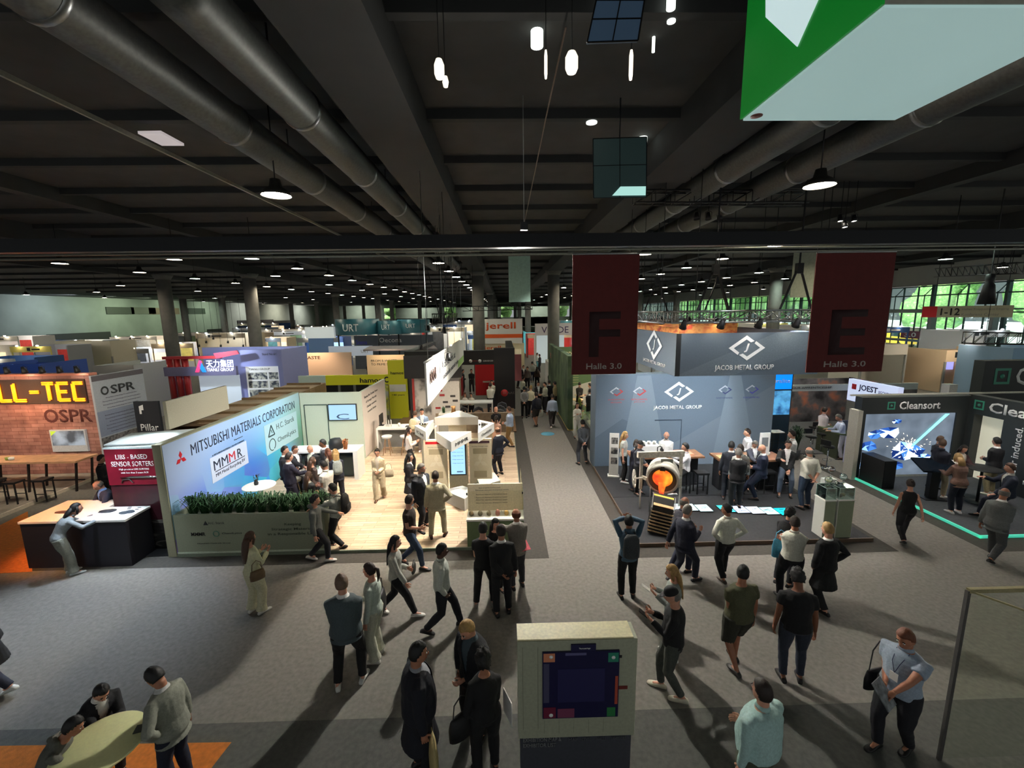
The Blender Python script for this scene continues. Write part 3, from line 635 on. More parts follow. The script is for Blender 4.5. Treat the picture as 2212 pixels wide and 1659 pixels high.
banner(1715, 1768, 545, 642, 22, (176, 180, 156), 'small blank beige hanging banner half behind the E banner')
# exit sign box
a = FL(1602, 262, 7.0); bq = FL(1930, 262, 7.0); cq = FL(1900, 15, 7.0); x0, x1, y1, y0 = a.x, bq.x, a.y, cq.y
t = thing('exit_sign', 'large green and white illuminated exit sign box with an arrow, hanging close to the camera', 'sign', ((x0+x1)/2, (y0+y1)/2, 7.0))
w = (x1-x0)/2; d = (y1-y0)/2; GR = M((12, 128, 40), .35, emit=.28, nz=0, name='green_acrylic'); PA = M((176, 208, 206), .4, emit=.3, nz=0, name='pale_acrylic')
MB().box(-w, w, -d, d, .012, 1.25).build('housing', M((150, 150, 138), .5, nz=.03), t); MB().box(-w+.006, w-.006, -d+.006, d-.006, 0, .012).build('diffuser', PA, t)
MB().box(-w-.012, -w, -d, d, .01, 1.25).build('green_panel', GR, t)
def sg(px, py): q = AX(px, py, x0-.014); return (-w-.014, q.y-(y0+y1)/2, q.z-7.0)
pts = [sg(1655, 37), sg(1723, 101), sg(1768, 0), sg(1800, -75), sg(1655, -75)]; MB().prism(pts, (-.004, 0, 0)).build('arrow', M((205, 228, 230), .4, emit=.5, nz=0), t)
q = FL(1627, 253, 7.0); MB().cyl((q.x-(x0+x1)/2+.01, q.y-(y0+y1)/2-.02, -.004), (q.x-(x0+x1)/2+.01, q.y-(y0+y1)/2-.02, 0), .035, n=20).build('round_cap', M((120, 72, 66), .5), t)
for s in (-.3, .3): MB().bar((s, 0, 1.25), (s, 0, 2.7), .02).build('hanger', DKM, t)
# lights mirrored in glass before the camera, added as discs, tubes and panes
for i, (px, py, r) in enumerate([(1160, 101, .08), (1278, 266, .1), (1323, 20, .045), (1323, 51, .05), (1449, 20, .05), (1450, 48, .05), (1388, 317, .09), (1319, 388, .1), (1300, 414, .08), (1411, 113, .02)]):
    p = FL(px, py, 9.5); MB().cyl((0, 0, 0), (0, 0, .2), r*1.1, n=16).build('reflected_glint', M((240, 250, 240), .4, emit=1.3, nz=0), loc=p, label='small round reflected downlight, %s' % ['big one in the middle bay', 'beside the teal mirrored window', 'upper of the pair in the blue mirrored window', 'lower of the pair in the blue rooflight', 'upper of the pair by the green sign', 'lower of the pair by the green sign', 'right inside the teal rooflight', 'lowest of the teal rooflight', 'left of the teal rooflight corner', 'tiny one above the right beam'][i], cat='glint', group='reflected glints')
for i, (px, y0_, y1_, ww) in enumerate([(948, 128, 172, 22), (962, 165, 190, 14), (1179, 108, 172, 7), (1235, 112, 160, 28), (1364, 108, 175, 9)]):  # elongated reflected glows, added as hanging tubes
    a = AY(px, y0_, 5.5); c_ = AY(px, y1_, 5.5); t = thing('reflected_glow', 'vertical %s shaped reflected glow near the ceiling, %s' % ('tube' if ww < 12 else 'lantern', ['left of the bay', 'small one under the left lantern shape', 'thin one left of the middle lantern shape', 'widest in the middle', 'thin one by the rooflight'][i]), 'lamp', (a.x, 5.5, c_.z), group='reflected ceiling glows')
    r = ww/933*5.5*.45; MB().lathe([(0, 0), (r*.7, .01), (r, .06), (r, a.z-c_.z-.06), (r*.6, a.z-c_.z), (0, a.z-c_.z)], n=14).build('glow_tube', M((255, 244, 225), .5, emit=.8, nz=0), t); MB().bar((0, 0, a.z-c_.z), (0, 0, 9.7-c_.z), .008).build('cord', DKM, t)
def reflection(c4, Yd, lab, em, col):  # glowing pane added for a window mirrored in the glass
    P = [AY(px, py, Yd) for px, py in c4]; t = thing('reflection', lab, 'reflection', P[0]); o = P[0]
    P = [p-o for p in P]; MB().prism(P, (0, .03, 0)).build('pane', M(col, .3, emit=em, nz=0), t); f = MB()
    for i in range(4): f.bar(P[i], P[(i+1) % 4], .015)
    f.bar(P[0].lerp(P[1], .5), P[3].lerp(P[2], .5), .012); f.bar(P[0].lerp(P[3], .45), P[1].lerp(P[2], .45), .012); f.build('frame', DKM, t); return t, P
reflection([(1288, 0), (1392, 0), (1378, 88), (1268, 92)], 4.9, 'dim blue mirrored window in the middle bay at the top', .10, (70, 92, 116))
t, P = reflection([(1281, 300), (1397, 296), (1396, 427), (1282, 428)], 8.7, 'teal mirrored window under the ceiling right of the middle bay', .045, (60, 80, 80))
MB().prism([P[3].lerp(P[2], .35)+Vector((0, -.02, .04)), P[3].lerp(P[2], .98)+Vector((0, -.02, .04)), P[3].lerp(P[2], .98)+Vector((0, -.02, .2)), P[3].lerp(P[2], .5)+Vector((0, -.02, .2))], (0, .01, 0)).build('reflected_strip', M((170, 220, 212), .4, emit=.6, nz=0), t)
c4 = [FL(*q, 9.3) for q in ((298, 289), (348, 288), (398, 315), (350, 315))]; MB().prism(c4, (0, 0, .05)).build('mirrored_skylight', M((196, 186, 186), .4, emit=.45, nz=0), label='square mirrored skylight glow beside the pale cable tray on the left ceiling', cat='ceiling light')  # skylight mirrored in the glass, added as a glowing panel
p = FL(1213, 347, 9.6); MB().box(-.11, .11, -.06, .06, 0, .1).build('mirrored_light', M((250, 250, 240), .4, emit=1.3, nz=0), loc=p, label='small rectangular white mirrored light in the middle bay', cat='ceiling light')  # rectangular light mirrored in the glass, added as a glowing box
MB().tube([FL(1222, 60, 9.2), FL(1178, 260, 9.2), FL(1133, 480, 9.2)], .012, 6).build('ceiling_cable', M((130, 110, 96), .6), label='thin cable running down the middle bay of the ceiling', cat='cable')
t = thing('hoist', 'small black chain hoist above the beam at the middle bay', 'hoist', AY(1132, 490, 8.6)); MB().box(-.07, .07, -.06, .06, -.06, .08).build('hoist_body', BLACK, t); MB().bar((0, 0, .08), (0, 0, 9.7-t.location.z), .015).build('chain', STEEL, t)

def truss(p, q, w, h, lab, mat=None, n=None):
    p = Vector(p); q = Vector(q); L = (q-p).length; d = (q-p)/L; sd = Vector((0, 0, 1)).cross(d)*w/2; mat = mat or STEEL; n = n or max(3, int(L/.5))
    t = thing('truss', lab, 'truss', p); c = MB()
    cs = [sd, -sd, sd+Vector((0, 0, h)), -sd+Vector((0, 0, h))]
    for k in cs: c.tube([k, q-p+k], .025, 6)
    c.build('chords', mat, t); b = MB()
    for i in range(n):
        a = d*(L*i/n); e = d*(L*(i+1)/n)
        for u, v in ((0, 2), (1, 3), (2, 3), (0, 1)): b.tube([a+cs[u], e+cs[v]], .012, 5); b.tube([a+cs[u], a+cs[v]], .012, 5)
    b.build('braces', mat, t)
    for k in (.15, .85): MB().bar(d*L*k+Vector((0, 0, h)), d*L*k+Vector((0, 0, 9.7-p.z)), .015).build('hanger', DKM, t)
    return t
def parcan(loc, tgt, lab, group, e=SPOTE, hang=0):
    t = thing('spotlight', lab, 'spotlight', loc, 0, group); d = (Vector(tgt)-Vector(loc)).normalized(); q = d.to_track_quat('-Z', 'Y').to_matrix()
    MB().lathe([(0, .16), (.05, .16), (.075, .02), (.095, -.06), (.09, -.06), (.07, 0), (0, .0)], n=14, q=q).build('can', BLACK, t); MB().cyl(q @ Vector((0, 0, -.01)), q @ Vector((0, 0, -.03)), .07, n=12).build('lens', e, t)
    MB().tube([(-.1, 0, 0), (-.1, 0, .16), (0, 0, .2), (.1, 0, .16), (.1, 0, 0)], .008, 5).build('bracket', BLACK, t)
    if hang: MB().bar((0, 0, .2), (0, 0, hang-loc[2]), .015).build('hanger', DKM, t)
    return t
truss(AY(1370, 440, 12), AY(1740, 440, 12), .3, .3, 'dark lighting truss high under the ceiling right of the middle bay', DKM)
truss(AY(1150, 668, 30), AY(1000, 672, 30), .3, .3, 'dark distant truss over the central aisle stands', DKM)
truss(AX(2212, 590, 22), AY(2030, 598, 24), .5, .45, 'dark truss at the upper right below the ceiling', DKM)
truss(AY(2090, 742, 19), AY(2330, 745, 19), .5, .5, 'dark truss hanging in front of the window wall at the right', DKM)
t = thing('moving_light', 'black moving stage light hanging at the right before the windows', 'stage light', AY(2138, 610, 15)); MB().lathe([(0, .3), (.12, .28), (.13, .1), (.1, 0), (.15, -.1), (.24, -.75), (0, -.72)], n=16).build('lamp_head', BLACK, t); MB().bar((0, 0, .3), (0, 0, 9.7-t.location.z), .03).build('hanger', BLACK, t)
for i, (px, py) in enumerate([(1505, 470), (1530, 470), (1555, 470), (1815, 475), (1845, 475), (1825, 488)]):
    parcan(AY(px, py, 14), (AY(px, py, 14)+Vector((0, -.2, -1))), 'small stage spotlight %s' % ['left of the dark cluster between the banners', 'middle of the dark cluster between the banners', 'right of the dark cluster between the banners', 'upper left of the trio above the E banner', 'upper right of the trio above the E banner', 'lowest of the trio above the E banner'][i], 'stage spotlights under the ceiling', BLACK if i < 3 else SPOTE, 9.7)
# left wall marks
for i, (px, py, w_, h_, c) in enumerate([(260, 671, 3.2, 1.4, (60, 66, 58)), (310, 671, 3.2, 1.4, (96, 100, 88)), (355, 672, 4.5, 1.4, (110, 96, 80)), (425, 672, 3, 1.4, (40, 52, 42)), (175, 728, 6, 1.5, (44, 46, 44)), (555, 703, 10, 3.4, (14, 14, 14)), (615, 702, 8, 3.2, (14, 14, 14)), (470, 720, 4, 2.4, (20, 22, 20))]):
    p = AX(px, py, -76.95); MB().box(0, .1, -w_, w_, -h_/2, h_/2).build('wall_panel', M(c, .7), loc=p, label='%s on the green left wall, %s' % ('dark hatch' if i < 5 else 'black gate', ['first of the upper row', 'second of the upper row', 'longest of the upper row', 'right of the near column', 'low down over the stands', 'widest gate', 'gate right of the widest', 'small gate by the column'][i]), cat='hatch')
p = AX(357, 689, -77.0); MB().box(0, .15, -.7, .7, -.5, .5).build('exit_sign', M((120, 235, 180), .4, emit=2, nz=0), loc=p, label='small glowing green exit sign on the left wall', cat='sign')
for px, py, e_, c in ((75, 640, 4200, COOL), (170, 648, 2600, (.85, 1, .8)), (255, 655, 4200, (.85, 1, .7)), (360, 660, 3800, (.85, 1, .7)), (450, 662, 4200, (.85, 1, .75)), (530, 665, 6500, NEUT), (600, 668, 8000, (1, .9, .75)), (650, 669, 8000, NEUT)):
    p = AX(px, py, -76); spot(-69, p.y, 9.4, -77, p.y, 5.0, e_*.55, c, 120, 1.)

for x_, e_ in ((-60, 4200), (-35, 4200), (-10, 4200), (15, 4200)): spot(x_, 181, 9.4, x_, 190, 5.0, e_, (.95, 1, .85), 120, 1.)  # unseen wash spots added to brighten the far wall
t0 = [o for o in COL.objects if o.name == 'reflection.001'][0]; MB().bar((.5, 0, 0), (.5, 0, 9.7-t0.location.z), .02).build('hanger', DKM, t0)  # bar added to hang the mirrored window's pane
# ---------------------------------------------------------------- white and green stand (left centre)
WOODF = planks('pale_plank_floor', (214, 190, 160), (184, 158, 130), (150, 128, 104), 1, .9, .13)
NAVY = M((24, 36, 62), .6, nz=0); RED = M((206, 32, 44), .5, nz=0); GREENW = M((196, 204, 184), .6, nz=.02); TEAL = M((52, 128, 108), .6, nz=.02)
MB().box(-8.05, .47, 9.97, 20.4, 0, .07).build('stand_floor', WOODF, label='pale wood plank platform floor of the white stand', cat='platform')
MB().box(-8.05, .49, 9.93, 9.97, 0, .075).box(.47, .49, 9.97, 20.4, 0, .075).build('platform_edge', M((120, 130, 112), .6), label='grey green edge strip around the plank platform', cat='edge strip')
def gradwall(name):
    m, nt, b, tc = node_mat(name, .45); sp_ = nt.nodes.new('ShaderNodeSeparateXYZ'); r = nt.nodes.new('ShaderNodeValToRGB'); n = nt.nodes.new('ShaderNodeTexNoise'); n.inputs['Scale'].default_value = .7; n.inputs['Detail'].default_value = 5
    v = nt.nodes.new('ShaderNodeTexVoronoi'); v.feature = 'F1'; v.inputs['Scale'].default_value = 1.1
    ma = nt.nodes.new('ShaderNodeMath'); ma.operation = 'MULTIPLY_ADD'; ma.inputs[1].default_value = 1/6.9; mb = nt.nodes.new('ShaderNodeMath'); mb.operation = 'MULTIPLY_ADD'; mb.inputs[1].default_value = .16
    nt.links.new(tc.outputs['Object'], sp_.inputs[0]); nt.links.new(sp_.outputs['Y'], ma.inputs[0]); ma.inputs[2].default_value = -.06; nt.links.new(tc.outputs['Object'], n.inputs[0]); nt.links.new(n.outputs['Fac'], mb.inputs[0]); nt.links.new(ma.outputs[0], mb.inputs[2])
    stops = [(0, (150, 168, 214)), (.28, (120, 168, 232)), (.5, (64, 150, 226)), (.7, (72, 178, 214)), (.86, (104, 196, 186)), (1, (96, 172, 128))]
    while len(r.color_ramp.elements) < len(stops): r.color_ramp.elements.new(.5)
    for e, (p, c) in zip(r.color_ramp.elements, stops): e.position = p; e.color = L4(c)
    nt.links.new(mb.outputs[0], r.inputs[0])
    # paler toward the top of the print, crystal-like facets low down
    mz = nt.nodes.new('ShaderNodeMapRange'); mz.inputs['From Min'].default_value = 1.2; mz.inputs['From Max'].default_value = 2.6; mz.inputs['To Max'].default_value = .62; nt.links.new(sp_.outputs['Z'], mz.inputs[0])
    mx = nt.nodes.new('ShaderNodeMixRGB'); mx.inputs[2].default_value = L4((196, 214, 238)); nt.links.new(mz.outputs[0], mx.inputs[0]); nt.links.new(r.outputs[0], mx.inputs[1])
    mf = nt.nodes.new('ShaderNodeMapRange'); mf.inputs['From Min'].default_value = 1.7; mf.inputs['From Max'].default_value = .9; mf.inputs['To Max'].default_value = .45; nt.links.new(sp_.outputs['Z'], mf.inputs[0])
    m2 = nt.nodes.new('ShaderNodeMixRGB'); m2.blend_type = 'OVERLAY'; nt.links.new(tc.outputs['Object'], v.inputs['Vector']); nt.links.new(v.outputs['Color'], m2.inputs[2]); nt.links.new(mf.outputs[0], m2.inputs[0]); nt.links.new(mx.outputs[0], m2.inputs[1]); nt.links.new(m2.outputs[0], b.inputs['Base Color']); return m
t = thing('partition_wall', 'long blue and teal printed stand wall with a red three diamond emblem', 'stand wall', (-8.08, 9.95, 0))
MB().box(-.2, 0, 0, 6.95, 0, 2.85).build('wall_panel', M((150, 148, 122), .7, nz=.03), t); MB().box(0, .012, .03, 6.95, .08, 2.82).build('graphic', gradwall('blue_print'), t)
T('MITSUBISHI MATERIALS CORPORATION', (.014, 3.72, 2.43), 5.6, .30, '+x', NAVY, t, bold=-.004)
lg = MB(); zc = 2.33; yc = .55; rh = .085
for a in (90, 210, 330):
    c = Vector((0, yc+math.cos(R(a))*.095, zc+math.sin(R(a))*.095)); u = Vector((0, math.cos(R(a)), math.sin(R(a)))); w_ = Vector((0, -math.sin(R(a)), math.cos(R(a))))
    lg.prism([Vector((.014, 0, 0))+c+u*.1, Vector((.014, 0, 0))+c+w_*.058, Vector((.014, 0, 0))+c-u*.1, Vector((.014, 0, 0))+c-w_*.058], (.004, 0, 0))
lg.build('emblem', RED, t)
MB().box(.012, .02, 1.55, 3.25, 1.26, 1.98).build('label_panel', M((214, 224, 244), .5, nz=0), t); MB().box(.012, .02, 4.3, 6.6, 1.12, 2.16).build('label_panel', M((180, 214, 222), .5, nz=0), t)
T('MM', (.021, 1.98, 1.72), .62, .27, '+x', NAVY, t); T('M', (.021, 2.49, 1.72), .29, .27, '+x', RED, t); T('R', (.021, 2.86, 1.72), .22, .27, '+x', NAVY, t)
MB().box(.02, .024, 1.7, 3.1, 1.53, 1.55).build('rule', NAVY, t); T('MM Metal Recycling BV', (.021, 2.4, 1.42), 1.38, .12, '+x', NAVY, t)
T('A MITSUBISHI MATERIALS GROUP COMPANY', (.021, 2.4, 2.02), 1.5, .045, '+x', INK, t); T('Experience', (.014, 2.9, 2.16), .42, .05, '+x', INK, t)
tr = MB(); A_ = [(.022, 4.5, 1.72), (.022, 4.9, 1.72), (.022, 4.72, 2.08)]
for i in range(3): tr.bar(A_[i], A_[(i+1) % 3], .03)
tr.bar((.022, 4.76, 1.8), (.022, 4.7, 1.92), .02); tr.build('triangle_logo', M((34, 60, 66), .5, nz=0), t); T('H.C. Starck', (.021, 5.72, 1.93), 1.3, .2, '+x', M((34, 60, 66), .5, nz=0), t, bold=-.01)
MB().tube([(.022, 4.7+math.cos(a_*R(20))*.2, 1.4+math.sin(a_*R(20))*.2) for a_ in range(-3, 15)], .016, 5).build('ring_logo', M((34, 60, 66), .5, nz=0), t); T('ChemiLytics', (.021, 5.75, 1.42), 1.36, .22, '+x', M((34, 60, 66), .5, nz=0), t, bold=-.01)
# back room of the stand
t = thing('store_room', 'grey green back room of the white stand with a door and a wall screen', 'room', (-8.05, 16.9, 0))
MB().box(0, 2.32, 0, .08, .07, 2.8).box(2.32, 2.42, 0, 3.5, .07, 2.8).build('wall_panel', GREENW, t)
f = MB()
for q in (((.15, -.01, .08), (.15, -.01, 2.32)), ((.15, -.01, 2.32), (1.05, -.01, 2.32)), ((1.05, -.01, 2.32), (1.05, -.01, .08))): f.bar(*q, .03)
f.build('door', M((60, 78, 70), .5), t)
s_ = MB().box(1.1, 2.22, -.07, 0, 1.68, 2.34).build('screen', BLACK, t); MB().box(1.13, 2.19, -.075, -.07, 1.71, 2.31).build('picture', M((128, 160, 196), .4, emit=.75, nz=0), s_)
T('C', (1.66, -.08, 1.84), .5, .22, '-y', M((60, 80, 110), .5, nz=0), s_, 'symbol')
MB().box(2.42, 2.425, .05, 3.4, .1, 2.8).build('side_print', M((226, 214, 206), .5, nz=.02), t)
for i, s in enumerate(('Shaping the Circular Future', 'of Strategic Materials.', 'Globally connected,', 'rooted in Europe.')): T(s, (2.427, 1.25, 2.5-i*.22), [1.9, 1.5, 1.35, 1.2][i], .12, '+x', INK, t)
t = thing('storage_wall', 'unpainted brown timber structure behind the blue printed wall', 'timber frame', (-9.9, 10.9, 0)); BR = planks('raw_timber', (150, 122, 88), (128, 104, 74), (84, 66, 46), 1, 2.4, .5)
MB().box(0, 1.6, 1.7, 9.2, 2.62, 2.7).build('roof_boards', BR, t)
for k in range(7): MB().box(.05, 1.55, 1.8+k*1.15, 1.88+k*1.15, 2.7, 2.78).build('batten', M((122, 98, 66), .8), t)
for x in (0, 1.55): MB().box(x, x+.06, 1.7, 9.2, 0, 2.62).build('side_board', BR, t)
p0 = AX(365, 925, -9.1); MB().box(-.09, 0, 0, 2.6, 0, .78).build('panel_board', M((190, 178, 150), .7, nz=.03), loc=(-9.1, 11.6, 2.79), label='plain beige board standing on top of the brown timber structure', cat='board')
# low planter wall
t = thing('planter', 'grey green planter wall lettered Keeping Strategic Materials', 'planter', (-8.05, 9.97, .0)); PG = M((140, 146, 124), .7, nz=.03)
MB().box(0, 3.62, 0, .06, .07, 1.08).box(0, 3.62, .44, .5, .07, 1.08).box(0, .06, .06, .44, .07, 1.08).box(3.56, 3.62, .06, .44, .07, 1.08).box(.06, 3.56, .06, .44, .85, .95).build('planter_box', PG, t)
MB().box(0, 3.62, -.012, 0, .07, .12).build('base_trim', M((190, 200, 180), .5), t)
T('H.C. Starck', (1.02, -.004, .86), .38, .055, '-y', INK, t); T('ChemiLytics', (1.36, -.004, .58), .48, .06, '-y', INK, t); T('MMMR', (.55, -.004, .58), .34, .09, '-y', INK, t, bold=.02)
MB().tube([(.98+math.cos(a_*R(30))*.07, -.006, .58+math.sin(a_*R(30))*.07) for a_ in range(13)], .007, 5).build('ring_logo', TEAL, t); MB().prism([(.70, -.004, .81), (.82, -.004, .81), (.76, -.004, .92)], (0, -.003, 0)).build('triangle_logo', INK, t); T('Mitsubishi Materials Group', (.9, -.004, .33), .8, .03, '-y', INK, t)
for i, s in enumerate(('Keeping', 'Strategic Materials', 'in a Responsible Loop')): T(s, (2.85, -.004, .78-i*.125), [.4, 1.05, 1.25][i], .085, '-y', M((70, 78, 62), .6, nz=0), t, bold=.01)
LF = M((38, 78, 36), .6, nz=.25, sc=14)
def plant(h=.5, n=46, w=.3, seed=1, mat=LF, lw=.02):
    rd = random.Random(seed); m = MB()
    for i in range(n):
        a = rd.uniform(0, 6.28); L = rd.uniform(.6, 1)*h; sp_ = rd.uniform(.1, 1)*w; b = Vector((rd.uniform(-.06, .06), rd.uniform(-.05, .05), 0)); d = Vector((math.cos(a), math.sin(a), 0)); sd = Vector((-d.y, d.x, 0))*lw
        ps = [b, b+d*sp_*.35+Vector((0, 0, L*.6)), b+d*sp_*.75+Vector((0, 0, L*.95)), b+d*sp_*1.15+Vector((0, 0, L*.8))]; ws = [.5, 1, .8, .1]
        vs_ = []; fs_ = []
        for p, k in zip(ps, ws): vs_ += [p-sd*k, p+Vector((0, 0, .004)), p+sd*k]
        for j in range(3): b_ = j*3; fs_ += [(b_, b_+1, b_+4, b_+3), (b_+1, b_+2, b_+5, b_+4)]
        m.add(vs_, fs_, 0, True)
    return m
protos = []
for k in range(12):
    x = -7.72+k*.28
    lab = 'leafy green plant in the planter wall, %s' % ['by the blue wall', 'second from the blue wall', 'third from the blue wall', 'fourth from the blue wall', 'fifth from the blue wall', 'just left of the middle', 'just right of the middle', 'fifth from the open end', 'fourth from the open end', 'third from the open end', 'second from the open end', 'at the open end'][k]
    if k < 4: o = plant(.56, 110, .34, k, lw=.015).build('planter_plant', LF, group='plants in the planter wall'); protos.append(o)
    else: o = protos[k % 4].copy(); COL.objects.link(o); o.rotation_euler.z = k*1.3
    o.location = (x, 10.22, .95); tag(o, lab, 'plant')
# furniture helpers
def stool(x, y, lab, seat=.72, col=WHITE, leg=None, style='wood', rz=0, grp=None, z=0):
    t = thing('bar_stool', lab, 'bar stool', (x, y, z), rz, grp); leg = leg or M((176, 130, 86), .6, nz=.06)
    if style == 'wood':
        MB().lathe([(0, 0), (.12, -.01), (.19, .02), (.21, .09), (.20, .10), (.17, .04), (0, .02)], (0, 0, seat), 20).build('seat', col, t)
        for a in (45, 135, 225, 315): MB().cyl((math.cos(R(a))*.09, math.sin(R(a))*.09, seat), (math.cos(R(a))*.22, math.sin(R(a))*.22, 0), .014, .011, 8).build('leg', leg, t)
        MB().lathe([(.165, -.008), (.18, 0), (.165, .008), (.15, 0), (.165, -.008)], (0, 0, seat*.35), 16).build('foot_ring', leg, t)
    elif style == 'block':
        MB().box(-.19, .19, -.17, .17, seat-.06, seat).build('seat', col, t)
        for sx in (-.16, .16):
            for sy in (-.14, .14): MB().bar((sx, sy, 0), (sx, sy, seat-.05), .03).build('leg', leg, t)
        MB().bar((-.16, -.14, .25), (.16, -.14, .25), .02).bar((-.16, .14, .25), (.16, .14, .25), .02).build('stretcher', leg, t)
    else:
        MB().lathe([(0, 0), (.19, 0), (.2, .03), (.19, .06), (0, .07)], (0, 0, seat), 18).build('seat', col, t); MB().obox((0, .19, seat+.2), (.34, .03, .2)).build('backrest', col, t)
        MB().cyl((0, 0, .03), (0, 0, seat), .022, n=10).build('post', CHROME, t); MB().lathe([(0, .0), (.21, 0), (.2, .02), (.03, .04), (0, .04)], n=20).build('base', CHROME, t)
        MB().lathe([(.14, -.008), (.155, 0), (.14, .008)], (0, 0, .3), 16).build('foot_ring', CHROME, t)
    return t
def rtable(x, y, h, r, lab, top=WHITE, leg=WHITE, rz=0, ry=None, z=.0):
    t = thing('high_table', lab, 'table', (x, y, z), rz); ry = ry or r
    me = MB().lathe([(0, h-.03), (.97, h-.03), (1, h-.02), (1, h-.005), (.98, h), (0, h)], n=40); me.v = [(a*r, b_*ry, c) for a, b_, c in me.v]; me.build('tabletop', top, t)
    MB().cyl((0, 0, .02), (0, 0, h-.03), .035, n=12).build('pedestal', leg, t); MB().lathe([(0, 0), (.26, 0), (.25, .015), (.04, .03), (0, .03)], n=24).build('base', leg, t); return t
p = FL(560, 1052, 1.1); rtable(p.x, p.y, 1.08, .42, 'round white high table behind the planter near the blue wall', z=.07); ft = thing('vase', 'dark vase with dried stems on the white high table behind the planter', 'vase', (p.x-.1, p.y+.05, 1.15)); MB().lathe([(0, 0), (.05, 0), (.06, .06), (.04, .12), (.045, .14)], n=14).build('vase_body', DARK, ft); plant(.2, 16, .08, 3, M((92, 70, 50), .8), .008).build('stems', M((92, 70, 50), .8), ft, loc=(0, 0, .12))
p = FL(675, 1020, 1.1); rtable(p.x, p.y, 1.08, .42, 'round white high table in the middle of the standing group', z=.07); TB2 = p
for i, (dx, dy) in enumerate(((-.15, .05), (.12, .12), (.05, -.15))):
    b = thing('water_glass', 'clear drinking glass on the crowded white high table, %s' % ['left one', 'far one', 'near one'][i], 'glass', (p.x+dx, p.y+dy, 1.15)); MB().lathe([(0, 0), (.03, 0), (.036, .12), (.033, .12), (.028, .01), (0, .01)], n=12).build('tumbler', glass(refl=.5), b)
for i, (px, py) in enumerate(((715, 1150), (640, 1090))):
    p = FL(px, py, .07); stool(p.x, p.y, 'white bar stool with wooden legs %s' % ['at the open end of the planter', 'behind the plants'][i], .74, WHITE, grp='white stools', z=.07)
# bar counter along back
t = thing('bar_counter', 'white bar counter with dark open front behind the standing group', 'counter', (-7.5, 14.6, .07)); MB().box(0, 2.35, 0, .75, 1.0, 1.06).box(0, .08, 0, .75, 0, 1.0).box(2.2, 2.35, 0, .75, 0, 1.0).box(.08, 2.2, .66, .75, 0, 1.0).build('counter_body', WHITE, t); MB().box(.08, 2.2, .3, .64, .05, .8).build('fridge', M((40, 52, 50), .4), t)
t = thing('serving_pot', 'black box on the white bar counter', 'box', (-6.0, 14.95, 1.13)); MB().lathe([(0, 0), (.24, 0), (.26, .05), (.26, .22), (.2, .34), (0, .36)], n=6).build('container', BLACK, t)
t = thing('dried_flowers', 'brown dried flower arrangement at the end of the bar counter', 'flowers', (-5.62, 14.8, 1.13)); plant(.42, 30, .12, 5, M((150, 92, 52), .8), .022).build('stems', M((150, 92, 52), .8, nz=.2), t)
# reception desk
t = thing('reception_desk', 'long white reception desk at the back of the white stand', 'desk', (-5.35, 17.6, .07)); MB().box(0, 2.5, 0, .7, .98, 1.05).box(0, .07, 0, .7, 0, .98).box(2.43, 2.5, 0, .7, 0, .98).build('desk_frame', WHITE, t); MB().box(.07, 2.43, .6, .66, .05, .98).build('modesty_panel', M((150, 152, 150), .6), t)
for i, x in enumerate((-4.85, -4.1)): stool(x, 17.35, 'white shell stool with pale wooden legs at the reception desk, %s' % ['outer', 'inner'][i], .70, WHITE, grp='reception stools', z=.07)
t = thing('monitor', 'black monitor seen from the side at the end of the reception desk', 'monitor', (-5.25, 18.1, 1.12)); MB().box(-.02, .02, -.25, .25, .1, .5).build('screen', BLACK, t); MB().box(-.1, .1, -.1, .1, 0, .02).bar((0, 0, 0), (0, 0, .15), .04).build('foot', BLACK, t)
for i, x in enumerate((-5.0, -4.9, -4.8)): MB().obox((0, 0, .13), (.02, .2, .27), R(20), 0, rx=0).build('brochure', WHITE, loc=(x, 17.95, 1.12), label='white brochure standing on the reception desk, %s' % ['left', 'middle', 'right'][i], cat='brochure', group='brochures')
MB().lathe([(0, 0), (.04, 0), (.05, .14), (.046, .14), (.036, .01), (0, .01)], n=14).build('cup', WHITE, loc=(-4.45, 17.9, 1.12), label='white cup on the reception desk', cat='cup')
t = thing('laptop', 'grey laptop open on the reception desk', 'laptop', (-4.0, 17.85, 1.12)); MB().box(-.17, .17, -.12, .12, 0, .015).build('keyboard_base', DARK, t)
# triangular display heads and panels
def tri(pts, zt, hh, lab, txt=None, face=None, col=WHITE, stem=True, open_=False):
    c = sum((Vector((*p, 0)) for p in pts), Vector())/3; t = thing('display_tower', lab, 'display stand', (c.x, c.y, .07)); P = [Vector((*p, 0))-Vector((c.x, c.y, 0)) for p in pts]
    MB().prism([p+Vector((0, 0, zt-hh-.07)) for p in P], (0, 0, hh)).build('head', col, t)
    if stem: MB().prism([p*.42 for p in P], (0, 0, zt-hh-.07)).build('stem', SAND, t)
    if open_: MB().prism([p*.45+Vector((0, 0, zt-.068)) for p in P], (0, 0, .01)).build('tray', M((90, 84, 70), .6), t); [MB().ell((P[0]*.15+Vector((k*.08-.1, 0, zt-.02))), .035, 8, 6).build('sample', M((70, 66, 60), .5), t) for k in range(3)]
    if txt:
        a, b = P[face[0]], P[face[1]]; m_ = (a+b)/2; d = (b-a).normalized(); nr = Vector((d.y, -d.x, 0)); T(txt, m_+nr*.006+Vector((0, 0, zt-.07-hh*.5)), (b-a).length*.62, .1, math.atan2(d.y, d.x), INK, t)
    return t
tri([(-2.12, 13.0), (-1.52, 11.9), (-1.02, 13.0)], 2.2, .3, 'white triangular display head at the very front of the info kiosk', 'MMMR', (1, 2), stem=False)
tri([(-2.92, 13.75), (-2.42, 12.95), (-2.42, 14.5)], 2.22, .3, 'white triangular display head with an open tray, left of the info kiosk', 'H.C. Starck', (0, 1), open_=True)
